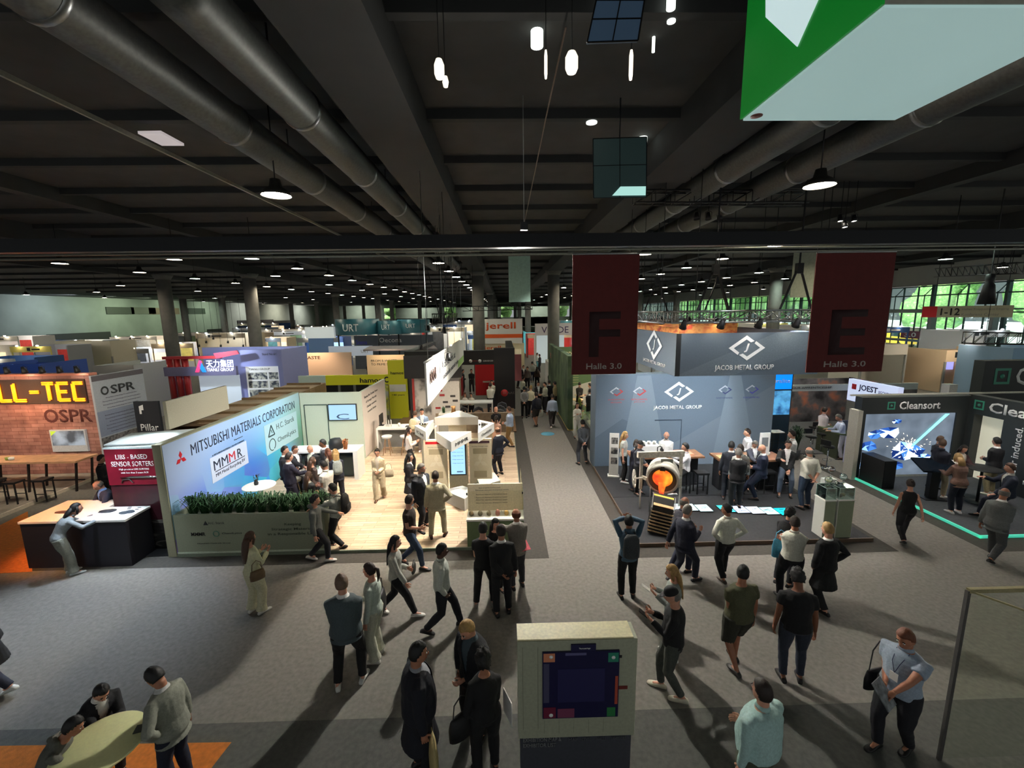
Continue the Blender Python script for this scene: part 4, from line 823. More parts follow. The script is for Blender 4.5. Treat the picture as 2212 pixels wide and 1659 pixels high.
tri([(-.80, 12.7), (-.33, 13.9), (-.88, 14.4)], 2.22, .3, 'white triangular display head with an open tray, right of the info kiosk', 'ChemiLytics', (0, 1), open_=True)
tri([(-2.55, 15.5), (-.95, 15.5), (-1.75, 16.6)], 2.05, .3, 'plain white triangular display tower at the back of the info kiosk', None, None)
t = thing('info_kiosk', 'white info kiosk with two printed panels around an upright screen', 'kiosk', (-1.45, 13.05, .07)); PN = M((232, 222, 196), .6, nz=.03)
MB().box(-1.08, -.36, 0, .1, 0, 1.86).build('left_panel', PN, t); MB().box(.34, 1.04, 0, .1, 0, 1.86).build('right_panel', PN, t); MB().box(-.3, .28, -.06, .12, .0, 1.9).build('screen_column', M((214, 204, 178), .6), t)
s_ = MB().box(-.27, .25, -.09, -.06, .72, 1.74).build('screen', BLACK, t); MB().box(-.23, .21, -.094, -.09, .76, 1.70).build('picture', M((150, 198, 232), .4, emit=.9, nz=0), s_)
for k in range(5): T('Strategic material cycles', (-.01, -.096, 1.6-k*.12), .34, .03, '-y', NAVY, s_)
T('MMMR', (.05, -.096, .84), .2, .05, '-y', NAVY, s_, bold=.02)
MB().box(-1.02, -.36, -.004, 0, 1.72, 1.8).build('red_strip', RED, t); MB().box(.34, .98, -.004, 0, 1.72, 1.8).build('dark_strip', M((60, 20, 44), .5), t)
for xx in (-.7, .68):
    lg = MB()
    for a in (90, 210, 330):
        c = Vector((xx+math.cos(R(a))*.12, -.003, 1.12+math.sin(R(a))*.12)); u = Vector((math.cos(R(a)), 0, math.sin(R(a)))); w_ = Vector((-math.sin(R(a)), 0, math.cos(R(a)))); lg.prism([c+u*.13, c+w_*.07, c-u*.13, c-w_*.07], (0, -.004, 0))
    lg.build('emblem', M((240, 232, 210), .5, nz=0), t)
    MB().box(xx-.22, xx+.22, -.004, 0, 1.38, 1.56).box(xx-.2, xx+.2, -.004, 0, .6, .82).box(xx-.2, xx+.2, -.004, 0, .3, .42).build('text_block', M((184, 172, 142), .6, nz=0), t); T('Recycling of strategic metals', (xx, -.006, 1.62), .5, .03, '-y', INK, t)
MB().prism([(-1.9, 12.65, .07), (-1.2, 11.95, .07), (-.85, 12.55, .07), (-1.35, 12.95, .07)], (0, 0, .38)).build('plinth', WHITE, label='low white wedge plinth in front of the info kiosk', cat='plinth')
MB().prism([(-.95, 13.3, .07), (-.75, 12.45, .07), (-.15, 12.9, .07), (-.35, 13.6, .07)], (0, 0, .55)).build('plinth', OFFW, label='low beige plinth right of the info kiosk', cat='plinth')
# glass showcase at the front corner
t = thing('showcase', 'green showcase with glass screens and material samples at the platform corner', 'showcase', (-.96, 9.98, .0)); MB().box(0, 1.4, 0, .55, .07, .74).build('cabinet', M((106, 124, 88), .6, nz=.03), t); MB().box(-.01, 1.41, -.01, .56, .74, .78).build('shelf_top', WHITE, t)
MB().box(.0, 1.4, .0, .012, .78, 1.52).build('front_pane', glass((.985, .98, .94), .12), t); MB().box(1.385, 1.4, .012, 1.6, .07, 1.52).build('side_pane', glass((.95, .94, .86), .4), t); MB().box(0, 1.4, .5, .53, .78, 1.5).build('back_panel', M((234, 222, 192), .5), t)
for k, (wd, z) in enumerate([(.55, 1.40), (.85, 1.34), (.8, 1.22), (.8, 1.14), (.8, 1.07), (.8, .99)]): T('Resource recovery of precious metals', (.45+wd*.2, .494, z), wd, .028, '-y', INK, t)
for k, (x, z, w_) in enumerate([(.02, .05, 0), (1.38, .05, 0)]): MB().obox((x, 0, 1.46), (.03, .03, .05)).build('clamp', BLACK, t)
for k in range(6):
    b = MB().ell((0, 0, .06), (.06, .05, .07 if k != 3 else .1), 12, 9, fn=lambda d, p: p*(1+.15*noise.noise(d*3+Vector((k, 0, 0))))); b.build('mineral_sample', M([(150, 130, 96), (120, 112, 90), (146, 136, 110), (206, 140, 130), (232, 190, 110), (200, 200, 190)][k], .3, coat=.5), loc=(-.86+k*.22, 10.2, .78), label='%s mineral sample in the showcase' % ['brown', 'dark grey', 'grey brown', 'tall pink', 'amber', 'pale'][k], cat='sample', group='showcase samples')
# hanging fabric sign
t = thing('hanging_sign', 'long white fabric sign hanging over the white stand, seen edge on', 'sign', (-1.8, 9.95, 3.66)); MB().box(-.02, .02, 0, 9.6, 0, 1.03).build('fabric', M((236, 234, 226), .6, nz=.03, sc=.6), t)
MB().tube([(0, -.05, 1.04), (0, 9.65, 1.04)], .03, 8).build('top_rod', WHITE, t); T('MMMR', (.024, .95, .62), 1.1, .32, '+x', M((120, 90, 80), .6, nz=0), t, bold=.02); T('A closer look at', (.024, 4.3, .66), 3.6, .24, '+x', M((90, 90, 96), .6, nz=0), t); T('sustainable material cycles', (.024, 4.9, .28), 4.4, .22, '+x', M((90, 90, 96), .6, nz=0), t)
MB().box(.02, .024, 7.0, 9.5, .02, .3).build('green_print', M((160, 200, 120), .6), t)
for y in (.4, 3.2, 6.2, 9.2): MB().tube([(0, y, 1.04), (0, y, 5.3)], .008, 5).build('wire', STEEL, t)
truss((-2.4, 16.3, 5.45), (-2.4, 21.5, 5.45), .4, .35, 'black truss over the far half of the white stand', BLACK)
for i, (x, y, z) in enumerate([(-1.55, 12.2, 4.55), (-2.0, 14.9, 5.2), (-3.6, 19.2, 4.3), (-3.0, 17.5, 5.2)]): parcan((x, y, z), (x-.3, y-.6, 0), 'black theatre spotlight above the white stand, %s' % ['in front of the hanging sign', 'behind the sign rod', 'low by the black stand', 'under the truss'][i], 'theatre spotlights over the white stand', hang=9.7)
for y in (16.6, 21.2):
    MB().bar((-2.4, y, 5.8), (-2.75, y, 7.4), .03).bar((-2.4, y, 5.8), (-2.05, y, 7.4), .03).bar((-2.4, y, 7.4), (-2.4, y, 9.6), .02).build('truss_hanger', DKM, label='thin dark truss hanger in an inverted V, %s' % ('near one' if y < 20 else 'far one'), cat='rigging', group='truss hangers')
# ---------------------------------------------------------------- grey stand with the pouring crucible
t = thing('stand_platform', 'black carpeted platform of the grey blue stand', 'platform', (3.34, 9.9, 0)); MB().box(0, 5.86, 0, 5.48, 0, .09).build('platform_deck', carpet('black_carpet', (48, 49, 52)), t); MB().box(-.02, 5.88, -.03, 0, 0, .10).box(-.03, 0, 0, 5.48, 0, .10).build('edge_trim', M((96, 78, 62), .5), t); MB().box(0, 5.86, 2.72, 5.48, .09, .10).build('raised_deck', carpet('black_carpet_b', (42, 43, 46)), t)
JW = M((110, 126, 142), .6, nz=.02); t = thing('stand_wall', 'tall grey blue stand wall with a white diamond logo behind the crucible', 'stand wall', (3.36, 15.4, 0)); MB().box(0, 6.6, 0, .5, 0, 3.55).box(0, .1, .5, .9, 0, 3.55).build('wall_panel', JW, t)
FO = [0]
def facet(pts, c, nm='facet'):
    FO[0] += 1; MB().prism([(x, -.001*FO[0], z) for x, z in pts], (0, -.0005, 0)).build(nm, M(c, .6, nz=.02), t)
facet([(.0, 1.2), (1.0, 1.9), (2.9, 1.0), (2.9, .1), (0, .1)], (96, 112, 128)); facet([(2.9, .9), (6.6, 3.1), (6.6, .1), (2.9, .1)], (122, 136, 150)); facet([(1.5, 3.5), (2.0, 3.5), (2.7, .1), (.9, .1)], (128, 144, 158)); facet([(4.9, 3.5), (5.3, 3.5), (6.1, .1), (4.4, .1)], (132, 148, 162))
def jlogo(parent, x, y, z, w, face='-y', cols=None, simple=False):
    h = w*.68; cols = cols or [(240, 240, 240), (240, 240, 240)]; s = 1 if face == '-y' else 0
    def P(u, v): return (x+u, y, z+v) if face == '-y' else (x, y-u, z+v)
    o = [(-w/2, -.02*h), (-w*.40, h*.16), (-w*.02, h/2), (w*.17, h*.28), (w*.08, h*.20), (-.02*w, h*.33), (-w*.35, 0), (-w*.22, -h*.16), (-w*.27, -h*.26)]
    d = (0, -.006, 0) if face == '-y' else (-.006, 0, 0)
    MB().prism([P(*q) for q in [(-w/2, 0), (-.02*w, h/2), (w*.2, h*.27), (w*.1, h*.22), (-.02*w, h*.34), (-w*.36, 0), (-w*.2, -h*.18), (-w*.24, -h*.27)]], d).build('logo_ring', M(cols[0], .5, nz=0), parent)
    MB().prism([P(-u, -v) for u, v in [(-w/2, 0), (-.02*w, h/2), (w*.2, h*.27), (w*.1, h*.22), (-.02*w, h*.34), (-w*.36, 0), (-w*.2, -h*.18), (-w*.24, -h*.27)]], d).build('logo_ring', M(cols[1], .5, nz=0), parent)
    if not simple: T('J', P(0, 0), w*.14, h*.36, face, M(cols[0], .5, nz=0), parent, 'logo_letter', bold=.05, shear=.2)
jlogo(t, 3.05, -.012, 2.88, 1.1); T('JACOB METAL GROUP', (3.02, -.012, 2.28), 1.8, .18, '-y', TEXTW, t, bold=.05)
for x, c, s1, s2 in ((.75, [(200, 205, 210), (212, 74, 74)], 'JACOB ELEKTRONIK', 'RECYCLING'), (1.6, [(200, 205, 210), (212, 74, 74)], 'METALLHANDEL', 'JACOB'), (4.75, [(200, 205, 214), (66, 74, 120)], 'ROHSTOFFHANDEL', ''), (5.75, [(200, 205, 214), (84, 84, 176)], 'KONTAKTMETALL', '')):
    jlogo(t, x, -.008, 2.92, .5, cols=c, simple=True); T(s1, (x, -.008, 2.62), .6, .06, '-y', M(c[1], .5, nz=0), t)
    if s2: T(s2, (x, -.008, 2.52), .4, .05, '-y', M(c[1], .5, nz=0), t)
f = MB(); f.bar((2.2, -.01, 1.83), (3.2, -.01, 1.83), .03).bar((3.2, -.01, 1.83), (3.2, -.01, .1), .02); f.build('door', M((70, 84, 100), .5), t)
t = thing('hanging_sign', 'square grey hanging sign ring with diamond logos under an aluminium truss', 'sign', (4.45, 11.0, 4.12)); JS = M((92, 104, 116), .6, nz=.03)
MB().box(0, 3.75, 0, .06, 0, 1.1).build('front_panel', JS, t); MB().box(0, .06, .06, 4.0, 0, 1.1).build('side_panel', JS, t); MB().box(3.69, 3.75, .06, 4.0, 0, 1.1).build('side_panel', JS, t); MB().box(.06, 3.69, 3.94, 4.0, 0, 1.1).build('back_panel', JS, t)
MB().box(-.006, .12, -.006, 0, 0, 1.1).build('corner_strip', M((34, 36, 38), .5), t)
FL_ = blotch('flame_print', [(.35, (230, 120, 60)), (.5, (250, 170, 90)), (.65, (200, 70, 40))], 2.5, 5, .6, (1, 1, 2)); MB().box(.07, 3.68, 3.9, 3.94, .6, 1.28).build('flame_banner', FL_, t); MB().box(.07, .1, .1, 3.9, .6, 1.25).build('flame_banner', FL_, t)
MB().prism([(0, -.003, 0), (1.5, -.003, .0), (3.75, -.003, .75), (3.75, -.003, 1.1), (2.6, -.003, 1.1)], (0, -.002, 0)).build('facet', M((104, 116, 126), .6), t); jlogo(t, 1.83, -.012, .71, .95); T('JACOB METAL GROUP', (1.8, -.012, .19), 1.55, .17, '-y', TEXTW, t, bold=.025)
jlogo(t, -.012, 1.6, .70, 1.3, '-x'); T('JACOB METAL GROUP', (-.012, 1.6, .17), 1.9, .13, '-x', TEXTW, t, bold=.025)
for (a, b) in (((4.2, 10.9), (8.5, 10.9)), ((4.2, 15.0), (8.5, 15.0)), ((4.2, 10.9), (4.2, 15.0)), ((8.5, 10.9), (8.5, 15.0))): truss((*a, 5.5), (*b, 5.5), .3, .28, 'aluminium truss carrying the grey hanging sign, %s side' % ('front' if a[1] == b[1] == 10.9 else 'back' if a[1] == b[1] else 'aisle' if a[0] < 5 else 'far'), STEEL)
for i in range(9):
    x = 4.5+(i % 5)*.95; y = 10.75 if i < 5 else 14.8; parcan((x, y, 5.42), (x, y+(2 if i < 5 else -1), 2), 'black spotlight on the aluminium truss, %s %s' % (['front', 'back'][i > 4], ['first', 'second', 'third', 'fourth', 'fifth'][i % 5]), 'truss spotlights over the grey stand')
for x, y in ((5.3, 10.9), (7.4, 10.9), (5.3, 15), (7.4, 15)): MB().bar((x-.4, y, 5.8), (x, y, 6.9), .04).bar((x+.4, y, 5.8), (x, y, 6.9), .04).bar((x, y, 6.9), (x, y, 9.6), .03).obox((x, y, 6.8), (.15, .12, .25)).build('truss_hanger', DKM, label='chain hoist with inverted V sling above the aluminium truss, %s %s' % ('front' if y < 12 else 'back', 'left' if x < 6 else 'right'), cat='rigging', group='truss hoists over the grey stand')
WD = M((140, 98, 70), .55, nz=.12, sc=8); DKB = M((40, 40, 44), .6)
def bar_table(x0, x1, y0, y1, lab):
    t = thing('bar_table', lab, 'table', (x0, y0, .1)); MB().box(0, x1-x0, 0, y1-y0, 1.0, 1.06).build('tabletop', WD, t); MB().box(.1, x1-x0-.1, .25, y1-y0-.1, 0, 1.0).build('table_body', DKB, t)
bar_table(4.1, 6.45, 13.2, 13.95, 'long brown topped bar table behind the crucible'); bar_table(6.75, 8.85, 12.75, 13.55, 'brown topped bar table at the right of the grey stand')
for i, (px, py, st) in enumerate([(1512, 1064, 0), (1690, 1050, 0), (1475, 1062, 0), (1655, 1062, 0)]):
    p = FL(px, py, .1); stool(p.x, p.y, 'black square bar stool %s' % ['in front of the brown bar table', 'under the seated man in a dark blazer', 'under the man in a white shirt by the crucible', 'under the bald man in navy'][i], .70, BLACK, BLACK, 'block', grp='black bar stools', z=.1)
p = FL(1325, 1028, .1); t = thing('totem_sign', 'slim white floor totem with three product pictures', 'totem', (p.x, p.y, .1), R(-12)); MB().box(-.16, .16, -.02, .02, .03, 1.55).build('board', WHITE, t); MB().box(-.2, .2, -.14, .14, 0, .03).build('base', WHITE, t)
for k in range(3): MB().box(-.1, .12, -.026, -.02, .45+k*.36, .68+k*.36).build('picture', blotch('pic%d' % k, [(.4, (40, 42, 46)), (.6, (150, 146, 140))], 8), t)
t = thing('coffee_machine', 'white coffee machine with three cup stacks on the bar table', 'coffee machine', (4.75, 13.6, 1.16)); MB().box(-.3, .3, -.2, .25, 0, .32).build('machine_body', WHITE, t); MB().box(-.28, .28, -.21, -.2, .03, .12).build('drip_tray', DARK, t)
for k in range(3): MB().lathe([(0, 0), (.05, 0), (.06, .1), (0, .12)], (-.18+k*.18, 0, .32), 12).build('cup_stack', M((236, 234, 228), .5), t)
p = FL(1660, 985, 1.15); t = thing('counter_display', 'white upright counter display on the right bar table', 'display', (8.35, 13.2, 1.16)); MB().box(-.16, .16, -.02, .02, 0, .75).build('board', WHITE, t); MB().box(-.1, .1, -.025, -.02, .3, .6).build('picture', M((120, 124, 126), .6), t)
for i, (x, y, c) in enumerate([(6.05, 13.5, (214, 150, 120)), (6.9, 13.1, (190, 168, 120)), (7.3, 13.15, (150, 140, 120)), (7.65, 13.05, (200, 198, 190))]): MB().box(-.11, .11, -.15, .15, 0, .03).build('brochure_stack', M(c, .6, nz=.15, sc=60), loc=(x, y, 1.16), label='%s stack of printed cards on the brown bar table' % ['salmon', 'ochre', 'olive', 'pale'][i], cat='brochure')
for i, (x, y) in enumerate([(5.6, 13.3), (5.75, 13.6), (8.0, 13.3), (8.55, 13.25)]): MB().lathe([(0, 0), (.035, 0), (.035, .08), (.028, .08), (.028, .01), (0, .01)], n=12).build('cup', [BLACK, BLACK, glass(refl=.5), WHITE][i], loc=(x, y, 1.16), label='%s on the bar table, %s' % (['small black cup', 'small black cup', 'clear glass', 'white cup'][i], ['nearer', 'farther', 'by the counter display', 'right end'][i]), cat='cup')
# crucible
c0 = Vector((4.28, 11.75, .1)); t = thing('crucible', 'white pouring crucible model in a frame with glowing molten metal and a hand wheel', 'crucible', c0+Vector((.10, -.1, 0))); t.scale = (.84, .84, .84); CW = M((206, 202, 190), .5, nz=.06)
ax_ = Vector((-.36, -.86, -.16)).normalized(); q = ax_.to_track_quat('Z', 'Y').to_matrix(); cc = Vector((.18, .1, 1.12))
MB().lathe([(0, -.75), (.42, -.74), (.50, -.6), (.52, -.3), (.55, -.28), (.55, -.2), (.52, -.18), (.52, .0), (.55, .02), (.55, .1), (.47, .1), (.42, .02), (.40, -.1)], cc, 32, q=q).build('ladle', CW, t)
MB().lathe([(.46, .095), (.39, .09), (.37, -.02), (0, -.03)], cc, 32, q=q).build('lining', M((88, 76, 62), .8, nz=.1), t)
def molt(nm):
    m, nt, b, tc = node_mat(nm, .4); n_ = nt.nodes.new('ShaderNodeTexNoise'); n_.inputs['Scale'].default_value = 2.2; r = nt.nodes.new('ShaderNodeValToRGB'); r.color_ramp.elements.new(.5)
    for e, (p_, c_) in zip(r.color_ramp.elements, [(.35, (255, 70, 40)), (.5, (255, 120, 40)), (.66, (255, 190, 60))]): e.position = p_; e.color = L4(c_)
    nt.links.new(tc.outputs['Object'], n_.inputs[0]); nt.links.new(n_.outputs['Fac'], r.inputs[0]); nt.links.new(r.outputs[0], b.inputs['Emission Color']); b.inputs['Emission Strength'].default_value = .72; b.inputs['Base Color'].default_value = L4((40, 10, 5)); return m
MO = molt('molten_metal'); MB().lathe([(0, .03), (.25, .03), (.33, -.005), (0, -.03)], cc, 28, q=q).build('molten_metal', MO, t)
lip = cc+q @ Vector((0, 0, .08)); low = cc+ax_*.13+Vector((-.02, -.03, -.44)); tgt = Vector((-.12, -.42, .78)); MB().tube([cc+ax_*.04+Vector((0, -.02, -.12)), cc+ax_*.09+Vector((-.01, 0, -.34)), low, low+Vector((-.01, -.07, -.12)), Vector((low.x, low.y-.1, .84))], [(.15, .03), (.11, .04), (.08, .05), (.06, .04), (.05, .035)], 12, side=(1, 0, 0)).build('pour_stream', MO, t)
MB().prism([cc+q @ Vector(v) for v in ((-.09, .36, .1), (.09, .36, .1), (.05, .52, .1), (-.05, .52, .1))], ax_*.04).build('spout', M((70, 62, 54), .7), t)
fr = MB()
for x in (-.52, .86): fr.bar((x, .25, .7), (x+.02, .3, 1.95), .09)
fr.bar((-.66, .25, 1.93), (1.0, .38, 1.90), .12, h=.20); fr.bar((-.55, .3, 1.15), (-.35, .15, 1.1), .1).bar((.86, .25, 1.1), (.7, .15, 1.1), .1); fr.build('frame', M((186, 180, 164), .6, nz=.12, sc=14), t)
for x in (-.3, .75): MB().cyl((x, -.1 if x < 0 else -.15, 0), (x, -.1 if x < 0 else -.15, .9), .018, n=8).build('support_leg', STEEL, t)
for x in (-.52, .86): MB().cyl((x, .25, 0), (x, .25, .75), .03, n=8).build('support_leg', CW, t)
MB().lathe([(.06, -.03), (.03, .0), (.06, .03)], (.2, .32, 2.06), 12, q=Matrix.Rotation(R(90), 3, 'X')).tube([(.05, .32, 2.0), (.05, .32, 2.16), (.13, .32, 2.2), (.2, .32, 2.16), (.2, .32, 2.0)], .02, 6).build('lifting_eye', DARK, t); MB().obox((.35, .2, 1.65), (.42, .02, .26)).build('plate', M((150, 146, 134), .5, .3), t)
hw = MB(); hc = Vector((-.78, .15, 1.12)); qh = Vector((.9, -.42, .1)).to_track_quat('Z', 'Y').to_matrix()
hw.tube([hc+qh @ Vector((math.cos(a_*R(20))*.30, math.sin(a_*R(20))*.30, 0)) for a_ in range(19)], .022, 8, cap=False)
for a_ in range(6): hw.cyl(hc, hc+qh @ Vector((math.cos(a_*R(60))*.3, math.sin(a_*R(60))*.3, 0)), .014, n=6)
hw.ell(hc, .05, 10, 8); hw.build('hand_wheel', CW, t); MB().cyl(hc, (-.4, .2, 1.12), .03, n=8).build('axle', CW, t)
spot(4.2, 11.2, 1.4, 4.15, 11.4, .2, 4, (1, .5, .2), 140)
# ingot mold stack
p = FL(1418, 1168, .1); t = thing('ingot_mold_stack', 'tilted black rack of cast ingot molds catching the molten pour', 'ingot rack', (4.0, 10.55, .1), R(-18)); t.rotation_euler.y = R(9); t.scale = (.95, .9, .86); MB().prism([(-.27, -.30, 0), (-.27, .32, 0), (-.27, .40, 1.0), (-.27, .05, 1.02), (-.27, -.20, .8)], (.54, 0, 0)).build('rack_body', M((26, 22, 20), .6), t)
for k in range(7): MB().obox((0, -.31+k*.014, .08+k*.098), (.58, .07, .035), rx=R(-15)).build('ingot_mold', M((178, 152, 116), .45, .3, nz=.12, sc=18), t)
for k in range(3): MB().obox((0, -.14+k*.15, .86+k*.07), (.52, .09, .035), rx=R(30)).build('ingot_mold', [M((206, 170, 120), .45, .3), M((130, 92, 66), .5), M((255, 214, 60), .4, emit=.9, nz=0)][k], t)
for sx in (-.29, .29): MB().bar((sx, -.24, .78), (sx, .12, 1.08), .02).bar((sx, .12, 1.08), (sx, .36, 1.0), .02).build('side_rail', STEEL, t)
# lit floor tiles
xs = [5.15, 5.6, 6.05, 6.5, 6.95, 7.4, 7.85]
for k in range(8):
    a = FL(1452+k*31, 1085+k*1.5, .1); b = FL(1452+k*31+29, 1085+k*1.5, .1); 
    px0 = 1449+k*32 if k < 3 else 1466+k*32; y0_ = 1105+max(0, k-1)*1.6; a = FL(px0, y0_, .1); b = FL(px0+30, y0_, .1); c_ = FL(px0-4+(30 if 1 else 0), y0_-20, .1)
    cy_ = [(196, 216, 220), (206, 222, 226), (196, 220, 224), (60, 190, 200), (190, 198, 224), (206, 214, 222), (176, 222, 226), (0, 176, 190)][k]
    tt = thing('floor_light_tile', 'glowing glass floor tile, %s' % ['pale one with red marks next to the crucible', 'pale, second from the crucible', 'pale, third from the crucible', 'turquoise one in the middle', 'lilac white right of the middle', 'white, third from the right end', 'pale cyan, second from the right end', 'bright turquoise at the right end'][k], 'floor tile', (a.x, a.y, .1), 0, 'lit floor tiles')
    w_ = b.x-a.x; MB().box(0, w_, 0, .46, 0, .02).build('tile_frame', DKM, tt); MB().box(.015, w_-.015, .015, .445, .02, .024).build('glass_top', M(cy_, .3, emit=.95, nz=0), tt)
    mk = MB(); rd = random.Random(k)
    for j in range(5): mk.obox((w_*rd.uniform(.25, .75), rd.uniform(.08, .38), .0255), (w_*rd.uniform(.2, .5), .015, .002), rd.uniform(-.3, .3))
    mk.build('printed_marks', M([(190, 60, 70), (60, 84, 92)][k > 0], .5, nz=0), tt)
# pedestals with glass boxes
PW = M((206, 208, 200), .5, nz=.02); PGN = M((138, 148, 122), .6, nz=.02)
for i, (pa, pb) in enumerate([((1775, 1163), (1799, 1163)), ((1803, 1162), (1840, 1163))]):
    A0 = FL(*pa, .1); B0 = FL(*pb, .1); w = (B0.x-A0.x)/2; x, y = A0.x+w, A0.y+.19; t = thing('pedestal', 'white and green display pedestal, %s of the pair' % ['left', 'right'][i], 'pedestal', (x, y, .1), 0, 'display pedestals'); MB().box(-w+.012, w, -.18, .18, 0, .98).build('column_body', PGN, t); MB().box(-w, -w+.012, -.18, .18, 0, .98).build('white_side', PW, t); MB().box(-w-.01, w+.01, -.19, .19, .98, 1.01).build('top_plate', WHITE, t)
    g = thing('glass_cover', 'clear glass cover box on the %s pedestal' % ['left', 'right'][i], 'glass box', (x, y, 1.11)); b = MB(); v = w-.01; b.box(-v, v, -.17, -.163, 0, .3).box(-v, v, .163, .17, 0, .3).box(-v, -v+.007, -.163, .163, 0, .3).box(v-.007, v, -.163, .163, 0, .3).box(-v, v, -.17, .17, .3, .306); b.build('cover_glass', glass(refl=.8), g)
    e = MB()
    for a_, b_ in (((-v, -.17), (v, -.17)), ((v, -.17), (v, .17)), ((v, .17), (-v, .17)), ((-v, .17), (-v, -.17))): e.bar((*a_, .303), (*b_, .303), .008).bar((*a_, 0), (*a_, .3), .006)
    e.build('cover_edges', M((200, 220, 214), .2), g)
    for k in range(2 if i else 1): MB().ell((0, 0, .04), (.07, .05, .045), 10, 8, fn=lambda d, p_: p_*(1+.3*noise.noise(d*4+Vector((k, i, 0))))).build('ore_sample', M([(72, 60, 54), (150, 136, 96)][k], .5, nz=.2), loc=(x-.06+k*.13, y-.02+k*.06, 1.11), label='%s ore sample under the %s glass cover' % (['dark', 'yellowish'][k], ['left', 'right'][i]), cat='ore sample')
for i, (px, py, c) in enumerate([(1796, 1014, (150, 60, 36)), (1790, 1036, (170, 168, 110)), (1822, 1030, (190, 196, 196)), (1808, 1047, (120, 170, 110))]):
    p = AY(px, py, [10.34, 10.26, 10.3, 10.22][i]); g = thing('glass_sphere', 'clear glass sphere with %s filling above the pedestals' % ['orange', 'yellow', 'silver', 'green'][i], 'glass sphere', p, 0, 'glass spheres'); MB().ell((0, 0, 0), .085, 18, 12).build('bubble', glass(refl=1.4), g); MB().ell((0, 0, -.02), (.07, .07, .05), 14, 8, fn=lambda d, p_: Vector((p_.x, p_.y, min(p_.z, 0)))).build('filling', M(c, .3, nz=.2, sc=60), g); MB().cyl((0, 0, -.085), (0, 0, 1.40-p.z), .008, n=6).build('pin', CHROME, g)
MB().box(-.16, .16, -.08, .08, 0, 1.24).build('riser', M((196, 200, 196), .4), loc=(8.62, 10.75, .1), label='low white riser column behind the two display pedestals', cat='riser')
# ---------------------------------------------------------------- dark stand at the right
KB = M((44, 48, 48), .55, nz=.03); MINT = M((70, 190, 160), .5, emit=.55, nz=0, name='mint_strip'); MNT = M((64, 150, 124), .5, nz=0)
t = thing('stand_platform', 'dark floor platform of the black stand at the right edge', 'platform', (12.0, 9.9, 0)); MB().box(0, 9, 0, 3.98, 0, .06).build('platform_deck', carpet('slate_carpet', (70, 72, 76)), t); MB().box(-.03, .02, -.03, 4.0, .02, .085).box(-.03, 9, -.03, .02, .02, .085).build('light_strip', MINT, t)
t = thing('stand_wall', 'black stand wall with a picture of a laser hitting blue crystals', 'stand wall', (12.0, 13.9, 0)); MB().box(0, 3.85, 0, .3, 2.28, 2.85).build('fascia', KB, t); MB().box(0, .18, 0, .3, .06, 2.28).box(3.3, 3.85, 0, .3, .06, 2.28).build('side_panel', KB, t)
MB().box(-.16, -.01, -.1, .3, .0, 2.42).build('end_post', M((196, 192, 178), .6), t); MB().box(-.16, 9, .3, .36, 2.85, 2.9).build('top_edge', M((206, 204, 190), .6), t)
def vw():
    m, nt, b, tc = node_mat('laser_picture', .4); sp_ = nt.nodes.new('ShaderNodeSeparateXYZ'); nt.links.new(tc.outputs['Object'], sp_.inputs[0])
    v = nt.nodes.new('ShaderNodeTexNoise'); v.inputs['Scale'].default_value = 1.6; v.inputs['Detail'].default_value = 2; nt.links.new(tc.outputs['Object'], v.inputs['Vector'])
    r = nt.nodes.new('ShaderNodeValToRGB')
    for e, (p_, c_) in zip(r.color_ramp.elements, [(.3, (84, 96, 110)), (.7, (120, 134, 150))]): e.position = p_; e.color = L4(c_)
    nt.links.new(v.outputs['Fac'], r.inputs[0]); nt.links.new(r.outputs[0], b.inputs['Emission Color']); b.inputs['Emission Strength'].default_value = .75; b.inputs['Base Color'].default_value = (.02, .02, .02, 1); return m
s_ = MB().box(.18, 3.3, .05, .1, .1, 2.26).build('video_wall', vw(), t)
IC = blotch('ice_block', [(.35, (26, 60, 130)), (.5, (110, 170, 240)), (.62, (220, 240, 255)), (.72, (60, 110, 190))], 3.2, 4, .3, emit=.9, dist=1.5); rd = random.Random(3)
ICM = [M(c, .3, emit=e, nz=0) for c, e in (((24, 52, 120), .6), ((70, 130, 210), .8), ((150, 200, 250), .9), ((225, 242, 255), 1.0), ((44, 88, 170), .7))]
def shard(x, z, r, seed):
    rr = random.Random(seed); n_ = 7; a0_ = rr.uniform(0, 1); P_ = [(x+math.cos(k*math.tau/n_+a0_)*r*rr.uniform(.75, 1.25), .046, z+math.sin(k*math.tau/n_+a0_)*r*.6*rr.uniform(.8, 1.2)) for k in range(n_)]
    C1 = (x+r*.1, .02, z+r*.12); C2 = (x-r*.35, .028, z+r*.05); m = MB()
    for k in range(n_):
        m.add([P_[k], P_[(k+1) % n_], C1 if k % 2 else C2], [(0, 1, 2)], rr.randrange(5)); m.add([P_[(k+1) % n_], C1, C2], [(0, 1, 2)], rr.randrange(1, 5))
    return m
for k, (x, z, r) in enumerate([(.62, 1.55, .26), (1.08, 1.62, .38), (.42, 1.15, .32), (1.75, .92, .58), (.85, .55, .36), (.42, .42, .3), (1.45, .42, .28), (1.32, 2.0, .16), (2.4, .7, .28)]): shard(x, z, r, k+5).build('crystal', ICM, s_)
MB().prism([(1.86, .02, 1.12), (1.93, .02, 1.09), (3.06, .02, 2.24), (2.92, .02, 2.24)], (0, -.01, 0)).build('laser_beam', M((120, 236, 236), .4, emit=1.4, nz=0), s_)
sk = MB(); 
for k in range(90):
    a = rd.uniform(0, 6.28); q_ = rd.uniform(.12, .85)**1.3; sk.obox((1.88+math.cos(a)*q_, .025, 1.15+math.sin(a)*q_*.6), (.05, .004, .012), 0, ry=-a)
